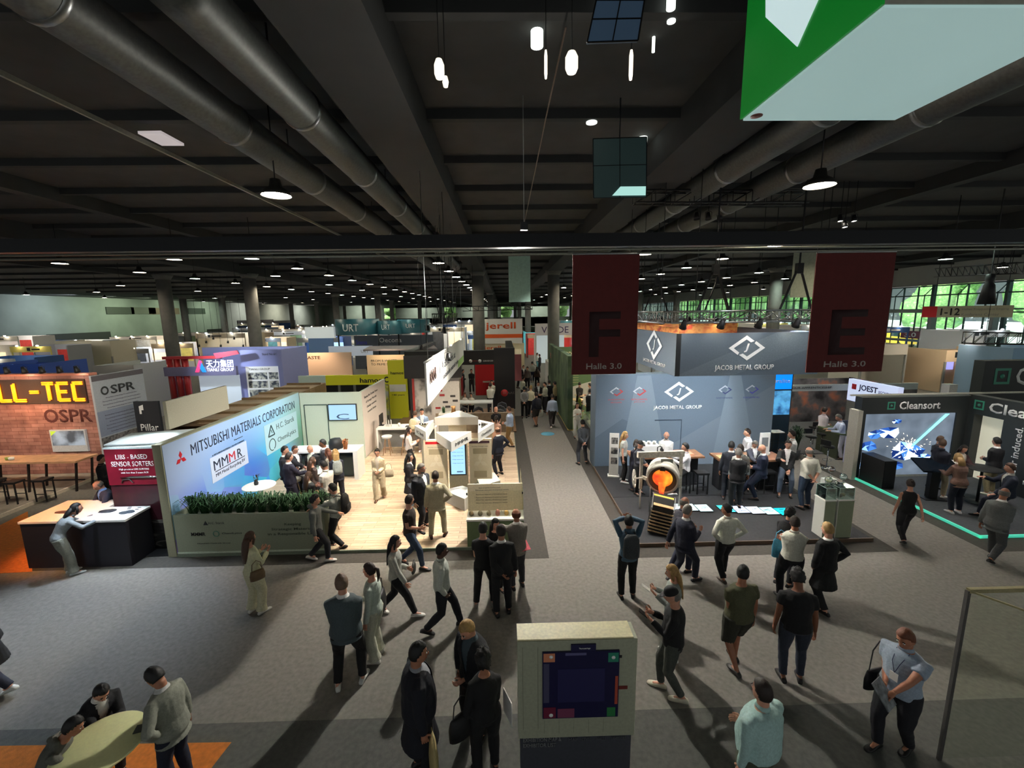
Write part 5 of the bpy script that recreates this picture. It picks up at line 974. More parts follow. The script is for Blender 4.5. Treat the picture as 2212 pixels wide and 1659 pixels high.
sk.build('sparks', M((255, 244, 220), .4, emit=1.6, nz=0), s_); MB().ell((1.88, .03, 1.12), (.11, .01, .09), 14, 8).build('spark_core', M((255, 250, 235), .4, emit=3, nz=0), s_)
def clogo(par, x, y, z, h, face='-y', col=MNT):
    m = MB(); b = h/2
    for (u0, u1, v0, v1) in ((-b, b, b*.7, b), (-b, b, -b, -b*.7), (-b, -b*.7, -b*.7, b*.7), (b*.7, b, -b*.7, b*.7)):
        if face == '-y': m.box(x+u0, x+u1, y-.008, y, z+v0, z+v1)
        else: m.box(x-.008, x, y-u1, y-u0, z+v0, z+v1)
    if face == '-y': m.cyl((x, y, z), (x, y-.008, z), b*.3, n=14)
    else: m.cyl((x, y, z), (x-.008, y, z), b*.3, n=14)
    m.build('square_logo', col, par)
clogo(t, 1.0, -.002, 2.56, .26); T('Cleansort', (1.98, -.004, 2.56), 1.4, .27, '-y', TEXTW, t, bold=.03)
t = thing('stand_wall', 'black side wall with a lit doorway and vertical lettering at the right edge', 'stand wall', (15.68, 13.9, 0)); MB().box(0, .3, -4.0, 0, 2.28, 2.9).box(0, .3, -4.0, -1.05, .06, 2.28).box(0, .3, -.2, 0, .06, 2.28).build('wall_panel', KB, t)
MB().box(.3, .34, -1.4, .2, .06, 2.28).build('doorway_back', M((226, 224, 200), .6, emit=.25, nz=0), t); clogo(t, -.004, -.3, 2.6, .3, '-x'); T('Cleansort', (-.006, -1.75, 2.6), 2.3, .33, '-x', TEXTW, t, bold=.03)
for k, s in enumerate(('Laser induced.', 'Future driven.')):
    o = T(s, (-.006, -1.5-k*.42, 1.32), 1.7, .2, '-x', TEXTW, t, bold=.02); o.rotation_euler = Matrix(((0, 0, -1), (0, 1, 0), (1, 0, 0))).to_euler()
t = thing('tower_sign', 'dark tower box sign with a big green square logo at the right edge', 'sign', (AY(2126, 800, 16).x, 16.0, 0)); MB().box(0, 4, 0, .4, 1.5, 3.75).build('sign_box', KB, t); clogo(t, .75, -.002, 3.15, .62, col=MNT); T('Cleansort', (3.0, -.004, 3.15), 3.4, .7, '-y', TEXTW, t, bold=.03); MB().box(.1, 3.9, .1, .3, 0, 1.5).build('support', DKB, t)
MB().box(0, .3, 0, .3, 0, 3.0).build('partition', M((206, 206, 196), .6), loc=(16.3, 15.2, 0), label='pale grey partition post left of the tower sign', cat='partition')
p = FL(2010, 1075, .06); t = thing('touch_table', 'black touch screen table on a post in front of the laser picture', 'table', (p.x, p.y, .06), R(-10)); MB().obox((0, -.05, 1.05), (1.05, .62, .05), rx=R(22)).build('screen', M((18, 26, 36), .15, nz=.1), t); MB().box(-.12, .12, -.08, .08, 0, 1.0).build('post', BLACK, t); MB().box(-.3, .3, -.25, .25, 0, .03).build('base', BLACK, t)
p = FL(2110, 1085, .06); rtable(p.x, p.y, 1.08, .42, 'round black high table at the right edge stand', BLACK, BLACK, z=.06)
t = thing('cabinet', 'low black cabinet at the left end of the laser picture', 'cabinet', (12.3, 13.2, .06)); MB().box(-.2, .2, -.3, .6, 0, .92).build('cabinet_body', BLACK, t); MB().box(-.17, .17, -.308, -.3, .05, .88).build('door', M((30, 31, 33), .4), t)
# ---------------------------------------------------------------- dark red stand and glowing counter, left
t = thing('counter', 'dark sided counter with a bright printed glass top at the left', 'counter', (-11.28, 9.58, 0)); MB().box(.02, 1.4, .02, 1.15, 0, 1.13).box(1.4, 2.42, .02, .72, 0, 1.13).build('counter_body', M((26, 24, 34), .6, nz=.05), t)
s_ = MB().box(0, 1.42, 0, 1.18, 1.13, 1.18).box(1.42, 2.44, 0, .74, 1.13, 1.18).build('counter_top', M((236, 232, 226), .35, nz=.02), t)
PR = M((92, 62, 52), .6, nz=.1); PB = M((60, 66, 78), .6, nz=.1)
MB().ell((.62, .5, 1.182), (.28, .09, .003), 14, 4, fn=lambda d, p: p*(1+.4*noise.noise(d*3))).build('print', PR, s_); MB().ell((1.6, .5, 1.182), (.2, .1, .003), 14, 4, fn=lambda d, p: p*(1+.4*noise.noise(d*3))).build('print', PB, s_); MB().ell((2.15, .4, 1.182), (.18, .12, .003), 14, 4, fn=lambda d, p: p*(1+.5*noise.noise(d*4))).build('print', PB, s_)
for x, y in ((1.95, .66), (2.2, .64), (2.0, .58), (2.22, .54)): MB().box(x, x+.08, y, y+.03, 1.18, 1.184).build('print', PB, s_)
sw = blotch('dark_swoosh', [(.45, (18, 17, 18)), (.56, (30, 29, 28)), (.62, (96, 92, 86)), (.68, (22, 21, 21))], 1.1, 2, .4, (1, 1, 3), dist=2.2)
t = thing('pillar_display', 'dark red display pillar headed LIBS - BASED SENSOR SORTERS', 'display pillar', (-9.75, 10.35, 0)); MB().box(0, 1.45, 0, .9, 0, 1.72).build('lower_body', blotch('maroon_print', [(.4, (44, 14, 22)), (.6, (70, 22, 34))], 1.5, 4, .35), t); MB().box(0, 1.45, -.03, .9, 1.74, 2.66).build('upper_box', M((116, 18, 38), .35, nz=.12, sc=2), t); MB().box(-.01, 1.46, -.04, .91, 2.66, 2.7).build('top_frame', M((206, 222, 222), .4), t)
MB().box(.02, 1.43, .0, .88, 2.70, 2.705).build('stretch_cover', M((214, 228, 226), .5, nz=.05, sc=3), t)
T('LIBS - BASED', (.64, -.034, 2.46), .76, .12, '-y', TEXTW, t, bold=.01); T('SENSOR SORTERS', (.64, -.034, 2.28), 1.02, .13, '-y', TEXTW, t, bold=.01); T('High precision LIBS SORTERS', (.66, -.034, 2.14), .72, .055, '-y', TEXTW, t); T('with less than 2 years ROI', (.66, -.034, 2.05), .66, .055, '-y', TEXTW, t)
MB().tube([(.3, -.045, 1.93), (.6, -.06, 1.95), (1.0, -.06, 1.95), (1.4, -.045, 1.93)], [(.01, .01), (.02, .03), (.02, .03), (.01, .01)], 8).tube([(.32, -.04, 1.80), (.36, -.05, 1.88), (.52, -.05, 1.9), (.6, -.04, 1.8)], .018, 8).build('chrome_trim', CHROME, t)
MB().box(.5, .64, -.006, 0, .98, 1.14).build('notice', WHITE, t); MB().box(.0, 1.45, -.012, 0, 0, .8).build('lower_print', sw, t)
MB().prism([(-9.6, 9.98, .008), (-8.3, 9.98, .008), (-8.3, 10.34, .008), (-9.75, 10.34, .008)], (0, 0, .01)).build('floor_print', sw, label='glossy dark printed floor panel before the red pillar', cat='floor panel')
t = thing('light_canopy', 'pale stretched canopy corner above the dark red pillar', 'canopy', (-9.8, 10.4, 2.72)); MB().prism([(0, 0, 0), (1.6, .1, 0), (1.6, 1.5, .0), (-.3, 1.15, -.02)], (0, 0, .03)).build('canopy_cloth', M((216, 226, 224), .5, nz=.03, sc=3), t)
spot(-9.0, 11.2, 3.6, -9.1, 10.8, 2.7, 60, COOL, 100)
# SPR stand: brick print wall with neon letters
BK = MB(); m_, nt, b_, tc = node_mat('pink_brick_print', .8); br = nt.nodes.new('ShaderNodeTexBrick'); br.inputs['Scale'].default_value = 1; br.inputs['Brick Width'].default_value = .5; br.inputs['Row Height'].default_value = .14; br.inputs['Mortar Size'].default_value = .008
br.inputs['Color1'].default_value = L4((172, 124, 112)); br.inputs['Color2'].default_value = L4((146, 98, 88)); br.inputs['Mortar'].default_value = L4((120, 76, 66)); n_ = nt.nodes.new('ShaderNodeTexNoise'); n_.inputs['Scale'].default_value = 2.2; n_.inputs['Detail'].default_value = 8
mpn = nt.nodes.new('ShaderNodeMapping'); mpn.inputs['Rotation'].default_value = (R(90), 0, 0); nt.links.new(tc.outputs['Object'], mpn.inputs[0]); nt.links.new(mpn.outputs[0], br.inputs['Vector']); nt.links.new(tc.outputs['Object'], n_.inputs[0])
mx = nt.nodes.new('ShaderNodeMixRGB'); mx.blend_type = 'OVERLAY'; mx.inputs[0].default_value = .8; nt.links.new(br.outputs[0], mx.inputs[1]); nt.links.new(n_.outputs['Fac'], mx.inputs[2]); nt.links.new(mx.outputs[0], b_.inputs['Base Color'])
t = thing('stand_wall', 'pink brick print wall with glowing orange neon letters', 'stand wall', (-21.4, 16.05, 0)); MB().box(0, 6.2, 0, .3, 0, 3.75).build('wall_panel', m_, t); MB().box(0, 6.2, -.03, .3, 3.75, 3.82).build('top_trim', M((190, 120, 100), .7), t)
sb = MB().box(2.2, 6.02, -.06, 0, 2.72, 3.62).build('sign_board', M((60, 44, 38), .7), t); NE = M((255, 138, 20), .4, emit=1.7, nz=0, name='neon_orange')
SEG = {'A': [((0, 0), (0, .8)), ((0, .8), (.2, 1)), ((.2, 1), (1, 1)), ((1, 1), (1, 0)), ((0, .45), (1, .45))], 'L': [((0, 1), (0, 0)), ((0, 0), (1, 0))], '-': [((.1, .5), (.9, .5))], 'T': [((0, 1), (1, 1)), ((.5, 1), (.5, 0))], 'E': [((0, 0), (0, 1)), ((0, 1), (1, 1)), ((0, .5), (.8, .5)), ((0, 0), (1, 0))], 'C': [((1, 1), (.1, 1)), ((.1, 1), (.1, 0)), ((.1, 0), (1, 0))]}
a0 = AY(-26, 880, 15.95).x+21.4; a1 = AY(192, 860, 15.95).x+21.4; cw = (a1-a0)/7
for k, ch in enumerate('ALL-TEC'):
    nb_ = MB(); x = a0+k*cw; w_ = cw*.72
    for (p1, p2) in SEG[ch]:
        for off in (-.035, .035):
            ox = off if p1[0] == p2[0] else 0; oz = off if p1[1] == p2[1] else off*.6; nb_.tube([(x+p1[0]*w_+ox, -.11, 2.86+p1[1]*.62+oz), (x+p2[0]*w_+ox, -.11, 2.86+p2[1]*.62+oz)], .03, 8)
    nb_.build('neon_letter', NE, t)
spot(-17.5, 14.8, 3.2, -17.5, 15.7, 2.6, 60, (1, .42, .12), 150)
T('SPR', (5.45, -.006, 2.24), 1.2, .5, '-y', M((84, 38, 34), .7, nz=0), t, bold=.03); MB().lathe([(.16, -.004), (.26, -.004)], (4.55, -.008, 2.24), 14, q=Matrix.Rotation(R(90), 3, 'X')).build('round_logo', M((84, 38, 34), .7), t)
s_ = MB().box(4.45, 5.75, -.08, 0, .88, 1.72).build('screen', M((190, 196, 204), .5), t); MB().box(4.5, 5.7, -.085, -.08, 1.12, 1.68).build('picture', blotch('screen_pic', [(.4, (70, 76, 84)), (.6, (150, 166, 184))], 1.5, 4, .4, emit=.35), s_); MB().prism([(4.5, -.09, 1.68), (4.5, -.09, 1.5), (4.72, -.09, 1.68)], (0, -.004, 0)).build('green_corner', M((176, 206, 60), .5, emit=.4, nz=0), s_)
t = thing('banner_wall', 'grey side wall with rubble print right of the brick wall', 'stand wall', (-15.14, 16.0, 0)); MB().box(-.05, .02, 0, 2.3, 0, 3.72).build('wall_panel', M((168, 172, 180), .6, nz=.04), t); MB().box(.02, .026, 0, 2.3, 3.5, 3.7).build('top_band', M((96, 90, 96), .6), t); MB().box(.02, .03, 0, 2.3, .3, 1.35).build('rubble_print', blotch('rubble', [(.3, (50, 48, 50)), (.6, (130, 126, 124))], 9, 8, .8), t)
MB().box(.02, .027, 0, 2.3, 1.4, 2.35).build('blue_panel', M((136, 144, 164), .6), t); T('SPR', (.03, 1.25, 3.1), 1.1, .34, '+x', DARK, t, bold=.03); MB().lathe([(.1, 0), (.17, 0)], (.03, .45, 3.1), 14, q=Matrix.Rotation(R(90), 3, 'Y')).build('round_logo', DARK, t)
for k in range(10): T('Recycling technology for industrial sites', (.03, 1.15, 2.82-k*.13 if k < 4 else 2.68-k*.13), 1.7 if k % 3 else 1.4, .045, '+x', M((100, 90, 110), .6, nz=0), t)
MB().prism([(-30, 12.3, 0), (-15.0, 12.3, 0), (-15.0, 15.7, 0), (-30, 15.7, 0)], (0, 0, .1)).build('stand_floor', M((150, 142, 130), .8, nz=.08, sc=3), label='pale concrete look floor of the brick print stand', cat='platform') if 0 else None
t = thing('stand_floor', 'pale concrete look floor of the brick print stand with a light edge', 'platform', (-24, 9.8, 0)); MB().box(0, 9.0, 0, 5.9, 0, .1).build('platform_deck', M((142, 134, 122), .8, nz=.1, sc=3), t); MB().box(9.0, 9.04, 0, 5.9, 0, .11).build('light_edge', M((226, 216, 196), .5), t)
t = thing('bar_table', 'long wooden bar table before the brick print wall', 'table', (-19.3, 13.9, .1)); MB().box(0, 5.2, 0, .8, 1.02, 1.08).build('tabletop', M((196, 150, 112), .5, nz=.08, sc=5), t)
for k in range(4):
    for yy in (.12, .68): MB().bar((.3+k*1.55, yy, 0), (.3+k*1.55+.15, yy, 1.02), .05).build('leg', M((34, 26, 24), .6), t)
MB().bar((.3, .4, .3), (5, .4, .3), .04).build('stretcher', M((34, 26, 24), .6), t)
for i in range(7): stool(-19.1+i*.74, 13.35 if i % 2 == 0 else 13.2, 'black bar stool at the wooden bar table, %s' % ['at the left image edge', 'second from the left', 'third from the left', 'in the middle', 'third from the right', 'second from the right', 'at the right end'][i], .72, BLACK, BLACK, 'block', grp='black stools at the wooden table', z=.1)
for i, px in enumerate((42, 55, 82, 95, 100)): p = FL(px, 985-(px-40)*.25, 1.2); MB().lathe([(0, 0), (.05, 0), (.06, .09), (.05, .09), (.04, .01), (0, .01)], n=12).build('bowl', [M((140, 160, 70), .6), M((140, 160, 70), .6), WHITE, WHITE, WHITE][i], loc=(max(-19.1, min(-14.3, p.x)), 14.2, 1.18), label='%s on the wooden bar table, %s' % (['green cup', 'green cup', 'white cup', 'white cup', 'white cup'][i], ['left green', 'right green', 'nearest white', 'middle white', 'farthest white'][i]), cat='cup', group='cups on the wooden table')
for k in range(10): parcan((-21+k*.62, 15.85, 3.95), (-21+k*.62, 16.1, 3), 'small arm spotlight on top of the brick print wall, %s from its left end' % ORD[k], 'arm spotlights on the brick wall', SPOTE if k % 3 == 0 else BLACK)
t = thing('lightbox_sign', 'black sign with a white flag shaped logo behind the grey side wall', 'sign', (-14.6, 17.0, 0)); t.scale = (.66, 1, 1); MB().box(0, 1.45, 0, .1, 1.1, 2.55).build('panel', M((38, 40, 46), .6), t); T('Pillar', (.76, -.006, 1.5), 1.05, .28, '-y', TEXTW, t, bold=.01); MB().prism([(.3, -.004, 2.05), (.42, -.004, 2.05), (.42, -.004, 2.2), (.55, -.004, 2.2), (.55, -.004, 2.42), (.3, -.004, 2.36)], (0, -.004, 0)).build('logo', TEXTW, t); MB().box(0, 1.45, .0, .1, 0, 1.1).build('lower_panel', DARK, t)
# ---------------------------------------------------------------- kiosk near the camera
t = thing('map_kiosk', 'grey exhibition map kiosk seen from above near the camera', 'kiosk', (.72, 4.0, 0)); KG = M((158, 160, 138), .6, nz=.04)
MB().box(-.62, .64, 0, .25, 1.24, 2.42).build('upper_case', KG, t); MB().box(-.60, .62, .04, .25, 0, 1.24).build('lower_case', M((62, 64, 72), .6, nz=.05), t)
MB().box(-.62, .60, .01, .25, 2.42, 2.435).build('lit_top', M((226, 216, 172), .5), t)  # case top in a paler colour, lightened as if lit from above
s_ = MB().box(-.36, .45, -.02, 0, 1.5, 2.3).build('map_board', M((28, 26, 66), .35, nz=.03), t); MB().box(-.06, .2, -.018, 0, 2.3, 2.38).build('top_tab', M((30, 28, 68), .4), t); T('Taunusanlage', (.08, -.022, 2.34), .12, .02, '-y', TEXTW, t)
for (x0, x1, z0, z1, c) in ((-.35, -.23, 2.19, 2.29, (206, 130, 96)), (.33, .44, 2.17, 2.28, (40, 130, 104)), (-.35, -.22, 1.51, 1.64, (110, 26, 56)), (-.2, -.02, 1.51, 1.62, (120, 56, 86)), (.33, .42, 1.51, 1.62, (40, 120, 66)), (-.35, -.29, 1.7, 2.17, (70, 68, 96)), (.41, .44, 1.66, 2.0, (176, 74, 52)), (-.12, .1, 2.26, 2.29, (90, 88, 130)), (-.2, .3, 1.7, 2.1, (32, 30, 80))): MB().box(x0, x1, -.023, -.02, z0, z1).build('map_mark', M(c, .5, nz=0), s_)
MB().box(.45, .55, -.005, 0, 1.82, 1.86).build('side_tab', M((110, 40, 34), .5), t); MB().box(.45, .48, -.005, 0, 2.2, 2.23).build('side_tab', M((40, 38, 36), .5), t)
MB().cyl((-.27, -.023, 2.25), (-.27, -.026, 2.25), .02, n=14).cyl((-.27, -.023, 1.545), (-.27, -.026, 1.545), .022, n=14).cyl((.385, -.023, 2.225), (.385, -.026, 2.225), .02, n=14).build('map_symbol', TEXTW, s_)
T('EXHIBITION MAP &', (-.36, .034, 1.18), .42, .05, '-y', GREYT, t, bold=.02); T('EXHIBITOR LIST', (-.39, .034, 1.11), .36, .05, '-y', GREYT, t, bold=.02)
for k, (s, x) in enumerate((('MAP', -.02), ('LEVEL', .13), ('HALLS', .29), ('EXHIBITORS', .48))): T(s, (x, .034, 1.17), .1 if k < 3 else .16, .04, '-y', M((90, 92, 96), .6, nz=0), t)
lst = MB()
for k in range(5): lst.box(-.34+k*.16, -.338+k*.16, -.002, 0, 1.29, 1.46)
for k in range(2): lst.box(-.57+k*.16, -.565+k*.16, -.002, 0, 1.35, 2.35)
lst.build('list_columns', M((120, 124, 106), .6, nz=0), t)
# glass cabin at the right
t = thing('glass_cabin', 'tall glass walled cabin with metal posts at the bottom right', 'glass cabin', (5.57, 4.62, 0)); PS = M((92, 90, 88), .45, .4, nz=.03)
x1_, y1_ = 1.4, .0; H_ = 2.42
MB().box(-.02, .02, -.02, .02, 0, H_).build('post', PS, t); q = AX(2203, 1345, 6.3) if 0 else None
MB().box(.62, .66, -.95, -.91, 0, H_).build('post', PS, t); MB().box(1.5, 1.54, -.02, .02, 0, H_).build('post', PS, t)
MB().bar((0, 0, H_), (1.52, 0, H_), .05).bar((0, 0, H_), (.64, -.93, H_), .02).build('top_rail', M((150, 142, 104), .5), t); MB().box(.02, 1.5, -.008, .008, .03, H_-.02).build('glass_panel', glass((.97, .98, .955), .02), t)
MB().prism([(.02, -.02, .03), (.62, -.9, .03), (.63, -.89, .03), (.03, -.01, .03)], (0, 0, H_-.06)).build('glass_panel', glass((.97, .98, .955), .02), t)
# round table front left
tc_ = FL(222, 1612, 1.1); rtable(-4.58, 4.22, 1.1, .42, 'pale yellow topped high table at the bottom left corner', M((222, 222, 166), .5, nz=.02), DARK); MB().obox((0, 0, .005), (.11, .11, .01), .3).build('coaster', M((50, 54, 44), .6), loc=FL(304, 1574, 1.1), label='small dark square card on the pale high table', cat='card')
# ---------------------------------------------------------------- middle distance stands (named ones first)
def wallthing(name, lab, cat, x0, x1, y, z0, z1, col, d=.15, mat=None, nm='panel'):
    t = thing(name, lab, cat, (x0, y, 0)); MB().box(0, x1-x0, 0, d, z0, z1).build(nm, mat or M(col, .6, nz=.03), t); return t
# black stand behind the white one
t = thing('exhibition_stand', 'black framed stand with a round red disc on its pillar, behind the white stand', 'exhibition stand', (-5.9, 25.9, 0)); MB().box(0, 6.6, 0, .5, 2.75, 3.6).box(0, .4, 0, .5, 0, 2.75).box(0, .5, .5, 9, 3.2, 3.6).box(6.1, 6.6, .5, 9, 3.0, 3.6).build('black_frame', M((30, 29, 30), .5, nz=.03), t); MB().box(5.35, 6.6, -.02, .52, 0, 3.72).build('pillar', M((34, 32, 34), .35, nz=.03), t)
MB().cyl((5.95, -.02, 1.0), (5.95, -.03, 1.0), .22, n=24).build('red_disc', M((190, 44, 48), .5, nz=0), t); T('GLAAS', (6.2, -.034, 1.0), .7, .14, '-y', M((120, 112, 106), .5, nz=0), t)
MB().box(.3, 5.2, .3, .32, 3.35, 3.37).build('trim_line', WHITE, t)
for k in range(3): MB().cyl((3.4+k*.55, -.01, 2.98), (3.4+k*.55, -.02, 2.98), .1, n=14).build('logo_dot', TEXTW, t)
T('GLOBAL RECYCLING', (5.0, -.01, 2.98), .6, .08, '-y', TEXTW, t); MB().box(3.95, 4.5, -.014, -.004, 2.975, 2.985).build('red_rule', RED, t)
t = wallthing('poster_wall', 'tall white poster wall with technical drawings in a red and black frame', 'poster wall', -4.45, -2.2, 20.8, 0, 2.75, (186, 180, 174)); MB().box(-.12, .0, -.05, .2, 0, 3.3).build('black_post', BLACK, t); MB().box(.02, .12, -.06, 0, 0, 3.0).build('red_post', M((170, 52, 44), .5), t); MB().box(.1, .9, -.01, 0, .9, 2.8).build('print', blotch('gear_print', [(.4, (90, 88, 86)), (.55, (200, 196, 190))], 1.4, 3), t); MB().box(.98, 2.3, -.012, 0, .9, 2.9).build('print', M((200, 196, 190), .6), t)
for k in range(7): MB().box(1.1+(k*.37 % 1.0), 1.35+(k*.37 % 1.0), -.02, -.012, 1.2+(k*.29 % 1.1), 1.3+(k*.29 % 1.1)).build('drawing', [M((60, 58, 58), .6), M((150, 40, 44), .6)][k % 3 == 0], t)
T('Pera', (1.6, -.02, 2.6), .5, .14, '-y', INK, t)
MB().box(-4.75, -2.0, 20.62, 20.72, 2.75, 3.85).build('black_header', M((30, 29, 30), .5, nz=.03), label='black header panel above the white poster wall', cat='panel')
t = thing('display_plinth', 'tall grey plinth with a plant and wooden models on top', 'plinth', (-3.0, 19.3, 0)); MB().box(0, 1.0, 0, .8, 0, 1.25).build('plinth_body', M((160, 160, 152), .6), t); plant(.35, 20, .15, 9).build('foliage', LF, t, loc=(.2, .4, 1.25)); MB().lathe([(0, 0), (.12, 0), (.08, .2), (.12, .3), (0, .34)], (.65, .4, 1.25), 12).build('wooden_model', M((190, 140, 90), .6), t)
MB().box(-3.3, .45, 0, .12, 0, 1.05).build('low_wall', planks('washed_wood', (186, 168, 146), (168, 150, 128), (140, 124, 104), 1, 1.6, .2), loc=(0, 20.4, 0), label='low pale timber wall at the back edge of the white stand', cat='low wall')
MB().box(-5.7, .6, 0, 5.2, 0, .06).build('stand_floor', planks('brown_planks', (150, 112, 80), (126, 94, 66), (96, 70, 48), 1, 1.2, .16), loc=(0, 20.6, 0), label='brown plank floor of the black framed stand', cat='platform')
t = thing('meeting_table', 'white meeting table of the two seated people', 'table', (-2.5, 22.6, .06)); MB().box(0, 1.9, 0, .8, .98, 1.04).box(0, .05, 0, .8, 0, .98).box(1.85, 1.9, 0, .8, 0, .98).build('table_frame', WHITE, t)
for i in range(4):
    x = [-2.15, -1.35, -.2, -.1][i]; y = [22.2, 22.2, 22.4, 23.3][i]; c = thing('armchair', 'grey padded chair %s' % ['left of the pair at the white meeting table', 'right of the pair at the white meeting table', 'by the black pillar, nearer', 'by the black pillar, farther'][i], 'chair', (x, y, .06), 0, 'grey chairs'); MB().lathe([(0, .42), (.26, .42), (.28, .5), (0, .52)], n=16).build('seat', M((110, 112, 116), .8), c); MB().tube([(-.26, .0, .62), (-.22, .22, .7), (0, .28, .78), (.22, .22, .7), (.26, 0, .62)], [(.02, .12)]*5, 8).build('backrest', M((100, 102, 106), .8), c)
    for a in (45, 135, 225, 315): MB().cyl((math.cos(R(a))*.15, math.sin(R(a))*.15, .43), (math.cos(R(a))*.25, math.sin(R(a))*.25, 0), .014, n=6).build('leg', WHITE, c)
t = wallthing('exhibition_stand', 'bright red stand walls seen through the black frame', 'exhibition stand', -2.0, .0, 30.5, 0, 3.2, (206, 34, 40)); MB().box(2.1, 3.3, 0, .1, 1.0, 2.9).build('pink_poster', M((190, 110, 116), .6), t); T('SEE US HERE', (1.0, -.01, 2.9), 1.2, .12, '-y', TEXTW, t); MB().box(.55, 1.6, -.5, -.1, 1.0, 1.06).build('shelf', M((160, 150, 140), .5), t)
t = thing('demo_counter', 'beige and red demo counter behind the hanging fabric sign', 'counter', (-4.3, 28.2, 0)); MB().box(0, 1.5, 0, 1.0, 0, 1.6).build('counter_body', SAND, t); MB().box(1.5, 1.55, 0, 1.0, .4, 1.6).build('red_side', RED, t); MB().lathe([(0, 0), (.2, 0), (.25, .3), (.1, .5), (0, .5)], (.8, .5, 1.6), 10).build('model', DARK, t)
# orange white stand far down the middle
t = wallthing('exhibition_stand', 'white and orange stand beyond the black framed stand', 'exhibition stand', -2.4, 2.1, 46, 2.6, 5.2, (232, 226, 220), .3); MB().box(0, 4.5, -.02, .3, 3.2, 3.6).build('orange_band', M((236, 96, 34), .5), t); T('jerell', (2.2, -.02, 4.4), 3.2, .9, '-y', M((232, 90, 34), .5, nz=0), t, bold=.03); MB().box(0, 4.7, .3, .5, 0, 2.6).build('wall_panel', M((236, 222, 190), .6), t); T('jerell', (1.3, .28, 2.1), 1.8, .5, '-y', M((232, 90, 34), .5, nz=0), t, bold=.03)
for k in range(3): MB().cyl((1.8+k*1.1, -.2, .2), (1.8+k*1.1, -.2, 2.0), .35, n=16).build('white_drum', M((244, 230, 200), .5), t)
# tianli
t = thing('exhibition_stand', 'lilac blue stand with red pipes and a glowing logo in Chinese characters', 'exhibition stand', (-19.0, 24.5, 0)); LI = M((150, 158, 216), .5, nz=.02)
MB().box(0, 6.4, 3.2, 3.4, 0, 3.9).box(6.2, 6.45, .2, 3.4, 0, 3.9).box(3.9, 6.4, .6, .8, 0, 3.9).build('wall_panel', LI, t); MB().box(.0, 4.0, -.1, .1, 2.55, 3.05).build('fascia', M((110, 108, 140), .5), t); MB().box(0, 3.2, -.1, .1, 3.5, 3.65).build('red_beam', M((150, 40, 46), .5), t)
for k in range(3): MB().cyl((.25+k*.42, .1, .6), (.25+k*.42, .1, 3.5), .17, n=16).build('red_pipe', M((150, 34, 36), .35, coat=.5), t)
MB().box(1.5, 3.8, .45, .5, .8, 2.5).build('lightbox', M((206, 220, 234), .5, emit=.25, nz=0), t); s_ = MB().box(4.15, 6.05, .54, .58, .6, 2.95).build('poster', M((232, 236, 238), .5, emit=.15, nz=0), t)
T('TIANLI GROUP', (4.95, .53, 2.8), 1.2, .1, '-y', INK, s_)
for r_ in range(4):
    for c_ in range(2): MB().box(4.25+c_*1.2, 5.35+c_*.62, .53, .54, .7+r_*.5, 1.1+r_*.5).build('picture', blotch('p%d%d' % (r_, c_), [(.4, (70, 80, 96)), (.6, (210, 214, 206))], 3+r_, 4), s_)
T('天力集团', (3.15, -.12, 3.22), 1.5, .45, '-y', M((236, 240, 255), .4, emit=.9, nz=0), t, bold=.02); T('TIANLI GROUP', (3.15, -.12, 2.88), 1.5, .18, '-y', M((236, 240, 255), .4, emit=.9, nz=0), t, bold=.02)
MB().prism([(1.75, -.14, 2.75), (1.95, -.14, 2.75), (2.2, -.14, 3.35), (2.05, -.14, 3.45)], (0, .04, 0)).build('logo_left', M((226, 60, 110), .4, emit=.7, nz=0), t); MB().prism([(2.35, -.14, 2.75), (2.15, -.14, 2.75), (1.98, -.14, 3.1), (2.1, -.14, 3.45)], (0, .04, 0)).build('logo_right', M((30, 120, 210), .4, emit=.7, nz=0), t); T('Stand No.617', (5.6, .59, 3.65), .9, .12, '-y', INK, t)
MB().prism([(3.0, -.16, 3.5), (4.3, -.16, 3.75), (4.2, -.16, 3.95), (2.9, -.16, 3.8)], (0, .06, 0)).build('red_swoosh', M((206, 60, 84), .5), t)
spot(-16, 23, 4.4, -15.5, 27, 1.8, 260, COOL, 110)
# hamos
YE = M((226, 222, 40), .5, nz=.02); t = thing('exhibition_stand', 'yellow fascia stand with dark storage openings under the fascia', 'exhibition stand', (-11.4, 24, 0)); MB().box(0, 1.5, 0, .15, 1.95, 2.5).build('pale_fascia', M((196, 214, 206), .5), t); MB().box(1.5, 5.3, 0, .15, 1.95, 2.5).build('fascia', YE, t); T('hamos', (4.0, -.01, 2.2), 1.2, .28, '-y', INK, t, bold=.03); MB().lathe([(.1, 0), (.17, 0)], (4.9, -.01, 2.22), 16, q=Matrix.Rotation(R(90), 3, 'X')).build('ring_logo', INK, t)
MB().box(5.0, 6.0, -.1, .15, 0, 3.3).build('yellow_tower', YE, t); T('hamos', (5.5, -.11, 2.6), .7, .16, '-y', INK, t, bold=.02); MB().box(5.05, 5.95, -.12, -.1, 1.55, 1.95).build('white_print', WHITE, t); T('>40 years', (5.5, -.11, 1.35), .7, .12, '-y', INK, t, bold=.02); MB().box(3.9, 4.95, -.1, 0, .2, 1.9).build('photo_print', blotch('plant_photo', [(.35, (110, 120, 104)), (.5, (206, 206, 60)), (.65, (190, 196, 186))], 2.4, 5), t)
for k in range(5): MB().box(1.3+k*.85, 1.42+k*.85, 0, .1, 0, 1.95).build('post', M((110, 110, 104), .6), t)
MB().box(0, 4, .8, .9, 0, 1.9).build('dark_back', BLACK, t)
